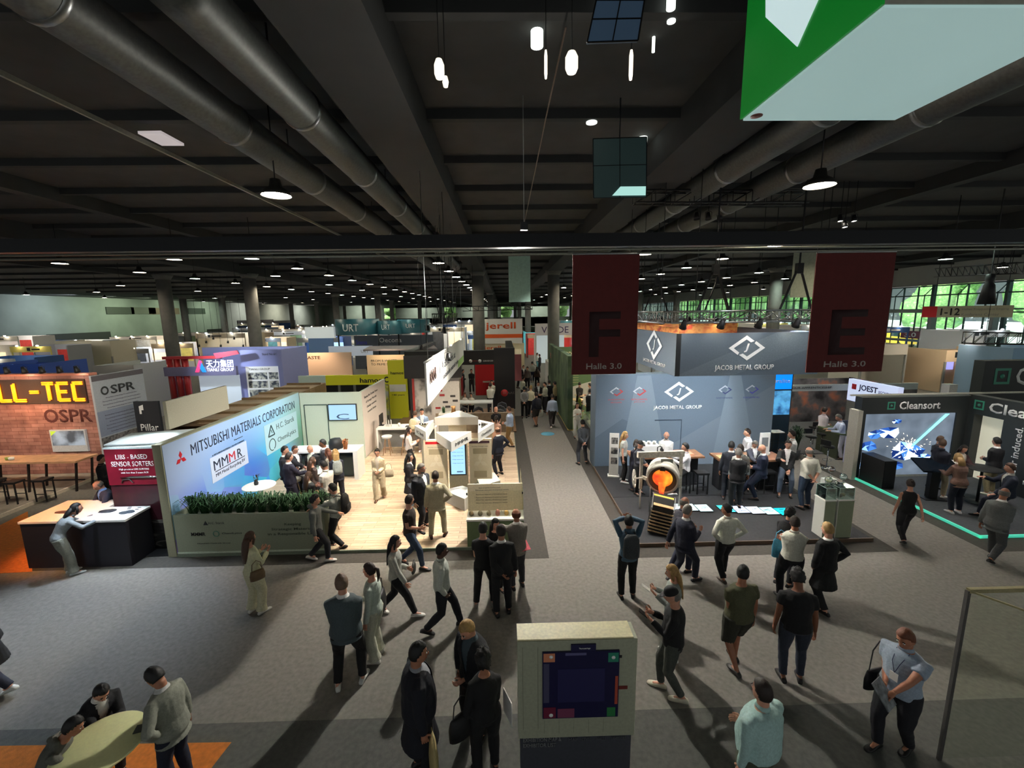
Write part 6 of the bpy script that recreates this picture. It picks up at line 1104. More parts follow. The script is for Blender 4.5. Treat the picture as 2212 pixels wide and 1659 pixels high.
# e-waste
t = wallthing('exhibition_stand', 'warm lit print wall lettered E-WASTE behind the yellow fascia', 'exhibition stand', -16.2, -11.2, 32, 0, 3.1, (226, 188, 160)); T('E-WASTE', (1.9, -.01, 2.75), 1.7, .24, '-y', M((110, 70, 54), .6), t, bold=.02); MB().cyl((.45, -.01, 2.55), (.45, -.03, 2.55), .3, n=24).build('red_disc', M((176, 60, 62), .5), t); T('70', (.45, -.035, 2.55), .3, .2, '-y', TEXTW, t); MB().box(-.65, -.1, -.02, .1, 0, 3.1).build('purple_banner', M((110, 86, 140), .6), t); T('E-SCRAP', (-.38, -.03, 1.6), .2, 1.6, '-y', TEXTW, t)
MB().box(-2.4, -.7, 0, .15, 0, 3.1).build('side_print', M((222, 190, 150), .6), t)
for k in range(5): MB().ell((-1.9+k % 3*.45, -.02, 2.0-(k//3)*.5), (.13, .02, .13), 10, 6).build('round_picture', M((90, 70, 60), .6), t)
spot(-13.8, 30.6, 4.2, -13.8, 32, 2.0, 240, (1, .8, .55), 110)
t = wallthing('exhibition_stand', 'warm lit cream print wall between the yellow tower and the column', 'exhibition stand', -9.6, -6.4, 30.5, 0, 3.0, (226, 196, 160)); T('FROM E-WASTE', (1.2, -.01, 2.6), 1.8, .16, '-y', INK, t); T('TO PRIME SOLUTION', (1.4, -.01, 2.35), 2.2, .16, '-y', INK, t); MB().box(.5, 2.6, -.3, 0, 0, .9).build('display', M((60, 40, 34), .6), t); spot(-8, 29.2, 4.2, -8, 30.5, 2.2, 160, (1, .8, .55), 110)
MB().prism([(-10.4, 34, 3.3), (-5.4, 34, 3.3), (-4.6, 30.5, 3.3), (-9.8, 30.5, 3.3)], (0, 0, .1)).build('stand_roof', M((120, 112, 116), .7), label='grey mauve flat roof of the stand beside the column', cat='roof')
# URT round signs
t = thing('exhibition_stand', 'stand under dark teal round hanging signs, left of the far columns', 'exhibition stand', (-14.5, 44, 0)); TE = M((40, 92, 104), .4, nz=.03)
MB().lathe([(2.1, 3.9), (2.1, 5.4), (2.04, 5.4), (2.04, 3.9), (2.1, 3.9)], (0, 0, 0), 32).build('ring_sign', TE, t); MB().lathe([(1.6, 3.9), (1.6, 5.2), (1.54, 5.2), (1.54, 3.9), (1.6, 3.9)], (3.6, 0, 0), 28).build('ring_sign', TE, t); MB().lathe([(1.6, 4.0), (1.6, 5.3), (1.54, 5.3), (1.54, 4.0), (1.6, 4.0)], (5.6, 0, 0), 28).build('ring_sign', TE, t)
T('URT', (0, -2.14, 4.6), 1.5, .7, '-y', TEXTW, t, bold=.03); T('URT', (3.2, -1.62, 4.6), .8, .5, '-y', TEXTW, t); T('URT', (5.6, -1.62, 4.7), .9, .4, '-y', TEXTW, t)
for x in (-2, 2, 4, 6.8): MB().cyl((x, 0, 0), (x, 0, 4), .08, n=8).build('post', DKM, t)
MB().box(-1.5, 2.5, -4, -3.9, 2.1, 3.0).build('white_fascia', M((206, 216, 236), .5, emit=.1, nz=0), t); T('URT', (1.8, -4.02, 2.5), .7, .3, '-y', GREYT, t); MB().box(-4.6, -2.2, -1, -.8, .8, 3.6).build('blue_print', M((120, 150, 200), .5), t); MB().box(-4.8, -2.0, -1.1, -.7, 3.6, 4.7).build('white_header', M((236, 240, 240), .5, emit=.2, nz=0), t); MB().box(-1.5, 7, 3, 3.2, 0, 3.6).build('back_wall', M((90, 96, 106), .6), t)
T('Stena', (-.7, 2.95, 2.9), 1.2, .5, '-y', M((60, 60, 190), .5, nz=0), t); T('Oecona', (2.4, 2.95, 3.1), 2.4, .5, '-y', TEXTW, t)
# green and white stands right of the aisle
t = thing('exhibition_stand', 'dark green print tower and warm lit green stand right of the aisle', 'exhibition stand', (3.15, 20.8, 0)); MB().box(.0, .25, 0, 9, 0, 3.7).build('aisle_wall', blotch('green_print', [(.35, (40, 62, 44)), (.6, (96, 116, 84))], .8, 4), t); MB().box(.25, 3.6, 5.6, 5.7, 0, 3.7).build('back_wall', M((96, 122, 84), .6), t); MB().prism([(.26, 5.58, 1.0), (3.6, 5.58, 1.9), (3.6, 5.58, 0), (.26, 5.58, 0)], (0, -.02, 0)).build('pale_facet', M((206, 200, 190), .6), t)
for k, s in enumerate(('PRODROM', 'NEXT GEN', 'HYDRO')): T(s, (1.0, 5.55, 3.3-k*.28), 1.3, .22, '-y', M((236, 216, 180), .6), t, bold=.03)
for k in range(7): T('recycling solutions for tomorrow', (.95, 5.55, 2.4-k*.15), 1.1, .07, '-y', M((226, 206, 160), .6), t)
T('HY', (-.01, 7.5, 3.0), .0, .35, '-x', M((200, 120, 100), .6), t); MB().box(0, 3.6, 0, 5.6, 0, .05).build('green_floor', carpet('green_carpet', (110, 124, 84)), t); MB().bar((.0, -.2, .06), (.0, 5, .06), .04).bar((0, -.2, .06), (1.2, -.2, .06), .04).build('brass_edge', M((200, 180, 110), .4, .5), t); spot(4.8, 22.5, 4.3, 5, 25, .8, 260, (1, .86, .6), 120)
for i, (x, y) in enumerate([(4.1, 23.6), (4.5, 24.8), (5.5, 23.2), (5.9, 24.6)]): rtable(x, y, .95, .35, 'pale wooden round table in the green stand, %s' % ['front left', 'back left', 'front right', 'back right'][i], M((226, 190, 150), .5), M((150, 110, 80), .6), z=.05)
for i, (x, y) in enumerate([(4.6, 22.8), (4.3, 24.2), (5.2, 24.0)]): stool(x, y, 'wooden stool in the green stand, %s' % ['nearest', 'at the left tables', 'between the tables'][i], .65, M((190, 150, 110), .6), grp='wooden stools in the green stand', z=.05)
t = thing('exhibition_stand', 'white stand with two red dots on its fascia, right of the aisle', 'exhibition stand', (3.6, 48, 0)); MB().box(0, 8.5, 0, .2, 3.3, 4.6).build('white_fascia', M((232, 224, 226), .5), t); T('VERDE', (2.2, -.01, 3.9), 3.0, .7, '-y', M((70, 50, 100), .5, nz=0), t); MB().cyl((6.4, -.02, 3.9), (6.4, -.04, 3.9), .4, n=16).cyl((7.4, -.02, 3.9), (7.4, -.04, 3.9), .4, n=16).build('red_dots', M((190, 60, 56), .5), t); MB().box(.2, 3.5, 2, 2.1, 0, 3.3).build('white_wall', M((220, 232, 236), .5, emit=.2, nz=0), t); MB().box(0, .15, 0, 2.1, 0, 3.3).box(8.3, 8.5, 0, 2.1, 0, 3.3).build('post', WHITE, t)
t = thing('exhibition_stand', 'small lime green stand beside the column right of the aisle', 'exhibition stand', (3.3, 31, 0)); MB().box(0, 3, 0, .15, 2.2, 3.1).build('lime_fascia', M((186, 196, 70), .5), t); MB().box(0, .12, 0, 2.5, 0, 2.2).box(.12, 3, 2.4, 2.5, 0, 2.2).build('wall_panel', WHITE, t); MB().box(.4, 1.4, -.2, .4, 0, 1.0).build('counter_body', M((190, 194, 170), .6), t); MB().box(1.6, 3.0, -.3, -.2, 0, 2.3).build('photo_panel', M((176, 184, 200), .6), t)
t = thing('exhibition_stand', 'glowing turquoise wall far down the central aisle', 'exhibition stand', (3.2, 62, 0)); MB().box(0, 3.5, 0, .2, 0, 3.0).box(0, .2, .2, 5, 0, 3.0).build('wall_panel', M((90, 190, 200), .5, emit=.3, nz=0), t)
# behind the grey stand, right
t = thing('exhibition_stand', 'dark photo walled stand with a long grey fascia behind the grey stand', 'exhibition stand', (11.9, 17.8, 0)); MB().box(0, 5.8, 0, .12, 2.35, 2.62).build('fascia', M((176, 180, 176), .6), t); T('OUR APPRENTICESHIP', (1.2, -.01, 2.5), 1.7, .09, '-y', INK, t); PH = blotch('dark_photo', [(.35, (34, 32, 36)), (.55, (96, 92, 94)), (.68, (176, 104, 76))], 1.3, 6); MB().box(0, 5.8, 3.6, 3.7, 0, 2.3).build('photo_wall', PH, t); MB().box(0, .12, 0, .15, 0, 2.35).build('post', M((110, 112, 110), .6), t)
MB().box(5.72, 5.8, 0, 3.6, 0, 2.35).build('side_panel', PH, t); MB().box(-.2, 5.9, -1.3, 3.6, 0, .05).build('dark_floor', carpet('anthracite_carpet', (84, 84, 84)), t); spot(15, 19.5, 4.4, 15.5, 22, .5, 160, NEUT, 120); spot(10.5, 17.0, 4.6, 11.5, 16.5, 0, 140, NEUT, 120)
t = thing('blue_screen_stand', 'bright blue lit advertising screen beside the grey stand wall', 'screen', (10.15, 16.4, 0)); MB().box(0, 1.15, 0, .1, .9, 3.4).build('screen_frame', DARK, t); MB().box(.05, 1.1, -.02, 0, 2.72, 3.36).build('blue_header', M((0, 130, 236), .4, emit=.8, nz=0), t); MB().box(.05, 1.1, -.02, 0, 1.7, 2.66).build('picture', blotch('blue_pic', [(.35, (20, 60, 120)), (.6, (90, 170, 220))], 2.5, 5, .4, emit=.6), t); T('duralite', (.62, -.03, 3.05), .8, .16, '-y', TEXTW, t, bold=.02); MB().box(.05, 1.1, -.03, -.0, .05, 1.68).build('lower_panel', M((30, 50, 64), .5), t)
t = thing('potted_plant', 'dark green potted plant beside the blue screen', 'plant', (11.35, 16.0, 0)); MB().lathe([(0, 0), (.16, 0), (.2, .4), (.17, .4), (0, .36)], n=16).build('pot', DARK, t); plant(1.0, 90, .3, 21, M((30, 56, 30), .6), .03).build('foliage', M((30, 56, 30), .6, nz=.25, sc=10), t, loc=(0, 0, .38))
t = thing('shelf_rack', 'thin black metal rack with leaflets beside the grey stand wall', 'rack', (10.35, 15.9, 0)); b = MB()
for x in (0, .5):
    for y in (0, .4): b.bar((x, y, 0), (x, y, 1.1), .02)
for z in (.3, .7, 1.08): b.bar((0, 0, z), (.5, 0, z), .02).bar((0, .4, z), (.5, .4, z), .02).bar((0, 0, z), (0, .4, z), .02).bar((.5, 0, z), (.5, .4, z), .02)
b.build('frame', BLACK, t); MB().box(.02, .48, .02, .38, 1.09, 1.12).build('leaflets', WHITE, t)
for i, (px, py) in enumerate([(1748, 985), (1772, 978), (1785, 1010), (1755, 962)]): p = FL(px, py); stool(p.x, p.y, 'chrome swivel stool with black seat, %s' % ['nearest the grey stand', 'behind the nearest', 'beside the white demo desk', 'farthest of the row'][i], .78, BLACK, style='chrome', rz=i, grp='chrome stools')
t = thing('demo_desk', 'white fronted demo desk with a grey monitor right of the chrome stools', 'desk', (11.0, 14.9, 0)); t.location = (FL(1800, 990).x, FL(1800, 990).y, 0); MB().prism([(0, -.2, 1.0), (.55, -.5, 1.0), (.55, 1.0, 1.0), (0, 1.0, 1.0)], (0, 0, .05)).build('desk_top', M((80, 96, 60), .5), t); MB().box(.0, .05, -.15, 1.0, 0, 1.0).build('side_panel', M((60, 66, 50), .5), t); MB().box(.05, .55, -.45, -.4, 0, 1.0).build('front_panel', M((196, 196, 226), .5), t); MB().box(.1, .6, .1, .15, 1.1, 1.5).build('monitor', M((90, 94, 110), .4), t)
t = thing('lightbox_sign', 'pale blue lightbox sign with a red square behind the black stand', 'sign', (14.5, 17.6, 0), R(-90)); MB().box(0, 2.3, 0, .2, 2.0, 2.9).build('lightbox', M((196, 208, 240), .5, emit=.5, nz=0), t); T('JOEST', (1.0, -.01, 2.6), .9, .3, '-y', NAVY, t, bold=.04); MB().box(.2, .42, -.01, 0, 2.5, 2.72).build('red_square', RED, t); T('RECYCLING', (1.85, -.01, 2.56), .7, .16, '-y', NAVY, t); MB().box(2.3, 2.9, 0, .2, 2.0, 2.6).build('red_band', M((226, 80, 70), .5, emit=.2, nz=0), t); MB().box(0, 2.8, .02, .18, 0, 2.0).build('support_wall', M((110, 112, 110), .6), t)
# entrance sign
t = thing('direction_sign', 'direction sign lettered 1-12 with a red square before the windows', 'sign', AX(2100, 673, 33)); t.rotation_euler.z = R(-55); MB().box(-2.6, 1.9, 0, .1, -.4, .4).build('sign_panel', M((176, 174, 150), .6), t); MB().box(-2.6, -1.8, -.02, 0, -.4, .4).build('red_square', RED, t); T('1-12', (-1.1, -.03, 0), 1.0, .5, '-y', INK, t, bold=.03); T('Hallen Treppenhaus Eingang', (.6, -.03, .15), 2.2, .16, '-y', GREYT, t); T('Konferenz Center', (.4, -.03, -.2), 1.8, .2, '-y', GREYT, t)
for x in (-2, 1.5): MB().bar((x, .05, .4), (x, .05, 9.7-t.location.z), .03).build('hanger', DKM, t)
t = thing('entrance', 'glazed entrance portal marked 3.0 in the window wall', 'entrance', (39.2, 34, 0)); b = MB()
for y in (0, 5, 10): b.box(-.2, .3, y-.15, y+.15, 0, 5.4)
b.box(-.3, .3, -.2, 10.2, 5.3, 5.6).box(-.3, .3, 0, 10, 2.6, 2.8).build('portal_frame', M((120, 128, 128), .4, .4), t); MB().box(-.3, -.2, 5.6, 7.6, 2.9, 3.6).build('sign_panel', M((130, 60, 80), .5), t); T('3.0', (-.31, 6.6, 3.25), 1.2, .45, '-x', TEXTW, t, bold=.03)
def simple(px0, px1, py0, py1, Y, col, lab, fc=None, nm='exhibition_stand', d=3):
    a = AY(px0, py0, Y); b = AY(px1, py1, Y); w = b.x-a.x; t = thing(nm, lab, 'exhibition stand', (a.x, Y, 0)); MB().box(0, w, 0, .15, b.z, a.z).build('fascia', M(fc or col, .6, nz=.02), t); MB().box(0, .12, .15, d, 0, a.z).box(w-.12, w, .15, d, 0, a.z).box(.12, w-.12, d-.1, d, 0, a.z-.2).build('wall_panel', M(col, .6, nz=.02), t); [MB().box(x, x+.1, 0, .1, 0, b.z).build('post', M((150, 150, 148), .6), t) for x in (0, w-.1)]; return t, w, a.z
t, w, z = simple(2046, 2165, 757, 780, 28.5, (226, 200, 168), 'cream lit stand with a lilac screen before the window wall'); MB().box(2.2, 3.6, 2.8, 2.9, 1.2, 2.1).build('screen', M((150, 150, 230), .4, emit=.8, nz=0), t); MB().box(.6, .95, -.01, 0, z-.5, z-.12).build('logo', INK, t); spot(29, 26, 4.4, 30, 29, 1.5, 300, WARM, 120)
simple(118, 242, 738, 770, 44, (206, 198, 176), 'large plain beige box stand toward the left wall'); simple(-40, 86, 788, 803, 26, (70, 100, 190), 'long blue fascia stand behind the brick print wall', (60, 96, 200)); simple(200, 290, 790, 806, 24, (170, 170, 166), 'grey open frame stand behind the grey side wall'); simple(1865, 1960, 745, 766, 30, (196, 190, 180), 'grey beige walled stand right of the E banner'); simple(2190, 2290, 752, 782, 24, (140, 170, 200), 'pale blue picture stand at the right edge')
for i, px in enumerate((378, 395, 412, 430, 447, 462, 484, 500)): t = parcan(AY(px*.9+90, 748-(i % 3)*8, 42), AY(px*.9+90, 790, 42), 'bright spotlight star on the frame left of the near column, %s from the left' % ORD[i], 'spotlight stars left of the column', M((255, 236, 206), .4, emit=40, nz=0), hang=9.7)
t = thing('glass_display', 'small glass topped display counter at the aisle beside the grey stand wall', 'display case', (FL(1280, 975).x-.1, FL(1280, 975).y, 0)); MB().box(0, .55, 0, 1.6, 0, .95).build('counter_body', BLACK, t); MB().box(0, .55, 0, 1.6, .95, 1.35).build('glass_case', glass(refl=.6), t); MB().box(.1, .45, .2, 1.4, .951, 1.0).build('exhibits', M((190, 180, 150), .5, nz=.3, sc=20), t)
p = FL(1183, 937); MB().cyl((0, 0, 0), (0, 0, .004), .33, n=24).build('floor_sticker', M((90, 160, 190), .5), loc=p, label='round pale blue floor sticker behind the walking person in the aisle', cat='sticker')
# ---------------------------------------------------------------- far stands
rd = random.Random(11); PAL = [((232, 230, 226), 'white'), ((206, 214, 226), 'pale blue'), ((186, 186, 184), 'light grey'), ((226, 206, 176), 'cream'), ((60, 96, 160), 'blue'), ((150, 152, 156), 'grey'), ((70, 74, 82), 'anthracite'), ((196, 60, 54), 'red'), ((96, 160, 176), 'turquoise'), ((214, 200, 110), 'yellow'), ((110, 136, 100), 'green')]
rows = [(24.5, 5.5), (31.5, 5.5), (39, 6), (47, 6), (56, 6.5), (66, 7), (78, 8), (92, 9), (110, 10), (132, 12)]
used = [(18, 34, 20, 36), (-34, -22, 24, 44), (-21, -5, 22, 36), (-17, -5, 36, 50), (-6.5, 7, 19, 34), (-3.5, 13, 44, 51), (2.5, 8, 19, 34), (11.5, 22, 18, 26), (9, 17, 14, 19)]
AIS = [(1.0, 3.0), (10.3, 11.9), (-24.5, -22.5), (-46, -44), (30, 32)]
cnt = {}; nb = 0
for ri, (Y, D) in enumerate(rows):
    x = -66.0 if Y > 50 else -1.25*Y-6
    while x < (38 if Y > 33 else 1.2*Y):
        w_ = rd.uniform(3.5, 7.5) if Y < 60 else rd.uniform(6, 11); x1 = min(x+w_, 38)
        bad = any(x < b and x1 > a for a, b in AIS) or any(x < b and x1 > a and Y < d and Y+D > c for a, b, c, d in used) or (x < -8 and x1 > -22 and Y < 24) or x1-x < 2.5
        if abs((x+x1)/2) > 1.28*Y+2: bad = True
        if not bad:
            for cx in (-50, -44, -26.3, -19.7, -1.9, 4.1, 22, 28):
                for cyy in (35, 70, 105, 140):
                    if x-.6 < cx < x1+.6 and Y-.6 < cyy < Y+D*.75: bad = bad or True
        if bad: x += 1.0; continue
        (c, cn) = PAL[min(10, int(abs(rd.gauss(0, 2.6))))]; (fc, fn_) = PAL[min(10, int(abs(rd.gauss(0, 3.8))))]; h = rd.choice([2.5, 2.5, 3, 3.4, 4]); 
        if x < 9 and Y < 30: h = min(h, 3)
        side = 'left' if x < 0 else 'right'; key = (cn, fn_, side); cnt[key] = cnt.get(key, 0)+1
        where = 'left of the aisle' if -25 < x < 0 else 'toward the left wall' if x < 0 else 'right of the aisle' if x < 12 else 'toward the windows'; k_ = (cn, fn_, where, ri); cnt[k_] = cnt.get(k_, 0)+1
        t = thing('exhibition_stand', '%s%s stand, %s fascia, %s row %s' % (['', 'more central '][cnt[k_] > 1], cn, fn_, (ORD[:9]+['last'])[ri], where), 'exhibition stand', (x, Y, 0), group='far exhibition stands')
        W_ = x1-x-.35; dd = D*.62; m = MB().box(0, W_, dd, dd+.1, 0, h)
        if x > 0: m.box(0, .1, 0, dd, 0, h)
        else: m.box(0, .1, 0 if rd.random() < .4 else dd*.5, dd, 0, h)
        if rd.random() < .5: m.box(W_-.1, W_, dd*.4, dd, 0, h)
        m.build('wall_panel', M(c, .6, nz=.03), t)
        f = MB(); f.box(0, W_, -.05, .05, h-.45, h+.05); f.box(.02, .1, 0, .08, 0, h).box(W_-.1, W_-.02, 0, .08, 0, h); f.build('fascia', M(fc, .6, nz=.02), t)
        if Y < 80: q_ = W_*rd.uniform(.2, .5); MB().box(q_, q_+.28, -.06, -.05, h-.34, h-.06).box(q_+.4, q_+.4+W_*.2, -.06, -.05, h-.27, h-.15).build('logo', INK if sum(fc) > 420 else TEXTW, t)
        if rd.random() < .85:
            MB().box(.3, .3+W_*.3, dd-.04, dd, .8, h-.5).build('poster', M(PAL[rd.randrange(11)][0], .5, nz=.1, sc=3), t); MB().box(W_*.5, W_*.82, dd-.05, dd, 1.0, h-.7).build('screen', M((150, 190, 226) if rd.random() < .5 else (236, 214, 176), .4, emit=.7, nz=0), t)
        MB().box(W_*.2, W_*.55, .3, .8, 0, 1.0).build('counter_body', M(rd.choice([(228, 226, 220), (70, 70, 74), (196, 170, 130)]), .5), t)
        k = max(2, int(W_/2.2)); L_ = MB()
        for j in range(k): L_.ell((W_*(j+.5)/k, -.25, h+.12), (.11, .07, .06), 8, 6)
        L_.build('fascia_lights', M((255, 236, 206) if nb % 3 else (226, 240, 255), .4, emit=26, nz=0), t)
        if Y < 70: spot(x+W_/2, Y+dd*.35, h+.6, x+W_/2, Y+dd, h*.45, (130 if Y < 40 else 260)*(W_/5), rd.choice([NEUT, COOL, (1, .84, .6)]), 130)
        nb += 1
        # visitors at the far stands
        x = x1+.05
# ---------------------------------------------------------------- people
BK_ = (18, 18, 20); NV = (28, 32, 48); WH = (226, 226, 220); JN = (44, 56, 78); GY = (96, 100, 104)
P = person; D2 = ('down', 'down')
# foreground
P('person in a dark coat striding out of the picture at the left edge', feet=(-8, 1492), h=1.76, face=-90, pose='walk', top='coat', tc=BK_, bc=(40, 42, 56), shoe=(220, 220, 210), hands=('swingf', 'swingb'))
P('dark haired person in a black suit bent over the pale round table', head=(200, 1462), h=1.52, face=118, lean=24, nod=28, top='jacket', tc=(26, 27, 32), hair='k', hands=('tablein', 'tablein'), bc=BK_)
P('person in a grey striped hooded top leaning on the pale round table from the left', head=(100, 1556), h=1.50, face=70, lean=34, nod=12, top='hoodie', tc=(92, 92, 84), hair='k', skin='m', hands=('lean', 'lean'), bc=BK_)
P('person in a light grey jacket standing beside the pale round table with head bowed', head=(352, 1446), h=1.70, face=-80, nod=32, lean=8, top='jacket', inner=(200, 200, 196), tc=(132, 134, 122), hair='k', skin='m', bc=NV, hands=('down', 'hip'))
w = P('person with long brown hair in a cream outfit raising a phone near the planter', head=(548, 1163), feet=(556, 1322), h=1.68, face=25, fem=True, hs='long', hair='b', top='blouse', tc=(204, 204, 168), bot='wide', bc=(196, 192, 160), shoe=(224, 220, 208), hands=('phone', 'phone')); bag('brown shoulder bag worn by the person in cream', W(w, (.23, -.06, 1.0)), w['rz']+1.2, (104, 84, 58), .26, .2, .1)
w = P('bald person in a grey teal blazer with white soled shoes, back to the camera', head=(738, 1240), feet=(757, 1478), h=1.90, face=-8, turn=-25, hs='short', hair='z', top='blazer', tc=(72, 84, 88), bc=BK_, shoe=(214, 214, 206), hands=('belly', 'belly'), pose='wide', fat=1.12)
w = P('person with a ponytail in a white shirt and wide cream trousers facing left', head=(815, 1222), feet=(815, 1420), h=1.74, face=-80, fem=True, hs='pony', hair='n', top='blouse', tc=(190, 200, 188), bot='wide', bc=(190, 190, 170), shoe=(200, 196, 186), hands=('belly', 'down')); bag('large black tote bag on the arm of the person in cream trousers', W(w, (.30, .02, 1.02)), w['rz']+.2, (20, 21, 20), .42, .34, .14, strap=.28)
w = P('person with long black hair in a light blouse walking right', head=(828, 1172), feet=(860, 1330), h=1.70, face=88, pose='walk', stride=.36, fem=True, hs='long', hair='k', top='blouse', tc=(176, 176, 166), bot='trousers', bc=(24, 24, 28), shoe=(216, 212, 204), hands=('swingf', 'belly')); bag('small dark bag carried by the person with long black hair', W(w, (-.25, .3, .95)), w['rz'], (40, 40, 36), .26, .18, .08, strap=.06)
P('person in a dark t-shirt and blue jeans walking along the stand edge', head=(878, 1076), feet=(890, 1226), h=1.80, face=100, turn=-150 if 0 else -60, pose='walk', stride=.28, hair='n', top='tee', tc=(52, 42, 38), bot='jeans', bc=(56, 70, 92), hands=('belly', 'swingb'))
P('dark skinned person in a white polo shirt striding right', head=(962, 1188), feet=(958, 1362), h=1.76, face=80, pose='walk2', stride=.32, skin='d', hair='k', top='shirt', tc=(196, 200, 190), bc=(26, 28, 34), hands=('pocket', 'down'), fat=1.08)
P('person in black seen from behind at the glass showcase, wearing white soled shoes', head=(1062, 1137), feet=(1047, 1308), h=1.78, face=8, hair='k', top='tee', tc=BK_, bc=(22, 22, 24), shoe=(120, 116, 110), hands=('belly', 'belly'), pose='wide')
P('person in a dark top with hands behind the back at the glass showcase', head=(1100, 1138), feet=(1086, 1325), h=1.82, face=-12, hair='n', top='jacket', tc=(26, 26, 28), bc=(24, 25, 28), hands=('down', 'back'), skin='m')
P('person with long dark hair half hidden in the group at the glass showcase', head=(1066, 1118), h=1.66, feet=(1072, 1280), face=150, fem=True, hs='long', hair='k', top='loose', tc=(20, 20, 22), bc=BK_)
P('person in a beige grey jacket with a red leaflet at the glass showcase', head=(1104, 1107), feet=(1118, 1268), h=1.76, face=-20, hs='fringe', hair='r', skin='m', top='jacket', tc=(118, 112, 104), bc=(50, 50, 54), hands=('belly', 'reach'))
MB().obox((0, 0, 0), (.2, .26, .01), .4, rx=.4).build('leaflet', M((190, 60, 72), .5, nz=.2, sc=30), loc=FL(1132, 1178, .95), label='red and white leaflet held beside the glass showcase', cat='leaflet')
P('fair haired person in a dark suit with bowed head beside the kiosk', head=(1022, 1330), h=1.84, face=-140, nod=30, lean=6, hair='y', hs='short', top='jacket', tc=(24, 26, 32), inner=(70, 84, 92), bc=BK_, hands=('pocket', 'belly'), fat=1.1)
w = P('large person in a black suit facing right in the front row', head=(915, 1388), feet=(912, 1672), h=1.86, face=72, hair='k', hs='short', skin='m', top='coat', tc=(20, 22, 32), inner=(150, 152, 158), bc=(20, 21, 28), hands=('down', 'bag'), fat=1.24); bag('tan cloth carrier bag held in the front row', W(w, (.30, .12, .80)), w['rz'], (176, 158, 108), .30, .50, .10, strap=.1, name='carrier_bag')
w = P('person with black curly hair in black clothes, back to the camera, in the front row', head=(1045, 1415), h=1.72, face=-18, fem=True, hs='curly', hair='k', top='loose', tc=(20, 20, 22), bot='trousers', bc=(22, 22, 24), skin='m', hands=('belly', 'down'), fat=1.08); bag('black round handbag on the arm of the curly haired person', W(w, (-.30, .0, .98)), w['rz']+.4, (18, 18, 20), .36, .30, .16, strap=.26); MB().obox((0, 0, 0), (.012, .26, .34), .4).build('folder', WHITE, loc=W(w, (.30, .02, .85)), label='white folder held by the curly haired person', cat='folder')
w = P('person in a denim jacket with both arms raised taking a picture', head=(1356, 1119), feet=(1354, 1290), h=1.76, face=4, hair='k', skin='m', hs='short', top='hoodie', tc=(66, 92, 110), bc=(16, 16, 18), hands=('head', 'head')); backpack(w, 'grey backpack of the person taking a picture', (52, 58, 62), 1.05)
w = P('person in a navy suit walking right past the ingot rack', head=(1478, 1090), feet=(1474, 1258), h=1.80, face=70, pose='walk', stride=.26, hair='g', hs='short', top='jacket', tc=(32, 34, 50), bc=(34, 36, 50), shoe=(30, 30, 32), hands=('chest', 'swingb'), fat=1.06)
P('bald person half hidden beside the navy suited walker', head=(1490, 1077), feet=(1468, 1234), h=1.78, face=75, pose='step', hs='fringe', hair='g', top='shirt', tc=(60, 60, 70), bc=(36, 40, 60), hands=('down', 'belly'))
P('person in a loose white shirt with hands on hips, back to the camera', head=(1560, 1094), feet=(1562, 1250), h=1.74, face=-6, turn=-40, skin='m', hair='k', top='shirt', tc=(214, 216, 200), bc=(20, 20, 24), hands=('hip', 'hip'), pose='step', shoe=(60, 48, 40), fat=1.1)
P('person in a white shirt with crossed arms and black trousers beside the blue bag', head=(1722, 1133), feet=(1702, 1292), h=1.77, face=20, skin='m', hair='n', top='shirt', tc=(206, 206, 192), bc=(24, 24, 30), hands=('cross', 'cross'), pose='wide', fat=1.12)
w = P('curly haired person with glasses in black carrying a blue bag', head=(1708, 1106), feet=(1690, 1262), h=1.72, face=60, fem=True, hs='curly', hair='k', top='jacket', inner=(60, 60, 70), tc=(22, 22, 24), bc=(30, 30, 36), hands=('down', 'belly'), extra=['glasses']); bag('bright blue cloth bag hanging behind the curly haired person', W(w, (.0, -.26, 1.12)), w['rz']+1, (84, 170, 206), .3, .40, .12)
P('grey haired person in a long black coat, back to the camera', head=(1786, 1131), feet=(1772, 1316), h=1.80, face=-16, hair='y', hs='short', top='coat', tc=(16, 16, 18), bc=(18, 18, 20), hands=('hip', 'pocket'), pose='step', fat=1.08)
w = P('person in a black cap and black jacket looking at a phone', head=(1444, 1270), feet=(1448, 1500), h=1.82, face=-68, nod=22, hs='cap', hair='g', top='loose', tc=(26, 26, 28), bot='jeans', bc=(74, 78, 72), shoe=(206, 200, 178), hands=('phone', 'phone'), pose='step', fat=1.08); MB().obox((0, 0, 0), (.08, .15, .01), 0, rx=.6).build('phone', BLACK, loc=W(w, (.0, .44, 1.27)), rz=w['rz'], label='phone in the hands of the person with the black cap', cat='phone')
w = P('blonde person half hidden behind the person with the cap', head=(1462, 1240), feet=(1448, 1418), h=1.68, face=-75, nod=15, fem=True, hs='long', hair='y', top='blouse', tc=(150, 156, 150), bc=(60, 62, 66), shoe=(214, 214, 206), hands=('phone', 'phone')); MB().obox((0, 0, 0), (.08, .15, .01), 0, rx=.6).build('phone', WHITE, loc=W(w, (.0, .44, 1.22)), rz=w['rz'], label='white phone held by the blonde person', cat='phone')
P('person in an olive shirt and dark shorts, back to the camera', head=(1578, 1228), feet=(1588, 1440), h=1.80, face=-8, turn=50, hair='k', skin='m', top='tee', tc=(82, 82, 58), bot='shorts', bc=(46, 46, 36), shoe=(50, 48, 46), hands=('down', 'belly'), pose='step', fat=1.25)
P('person in a black t-shirt and dark jeans leaning forward', head=(1738, 1240), feet=(1708, 1468), h=1.82, face=18, lean=9, nod=20, hair='k', skin='t', hs='curly', top='tee', tc=(20, 20, 22), bot='jeans', bc=(46, 52, 66), hands=('down', 'down'), fat=1.15)
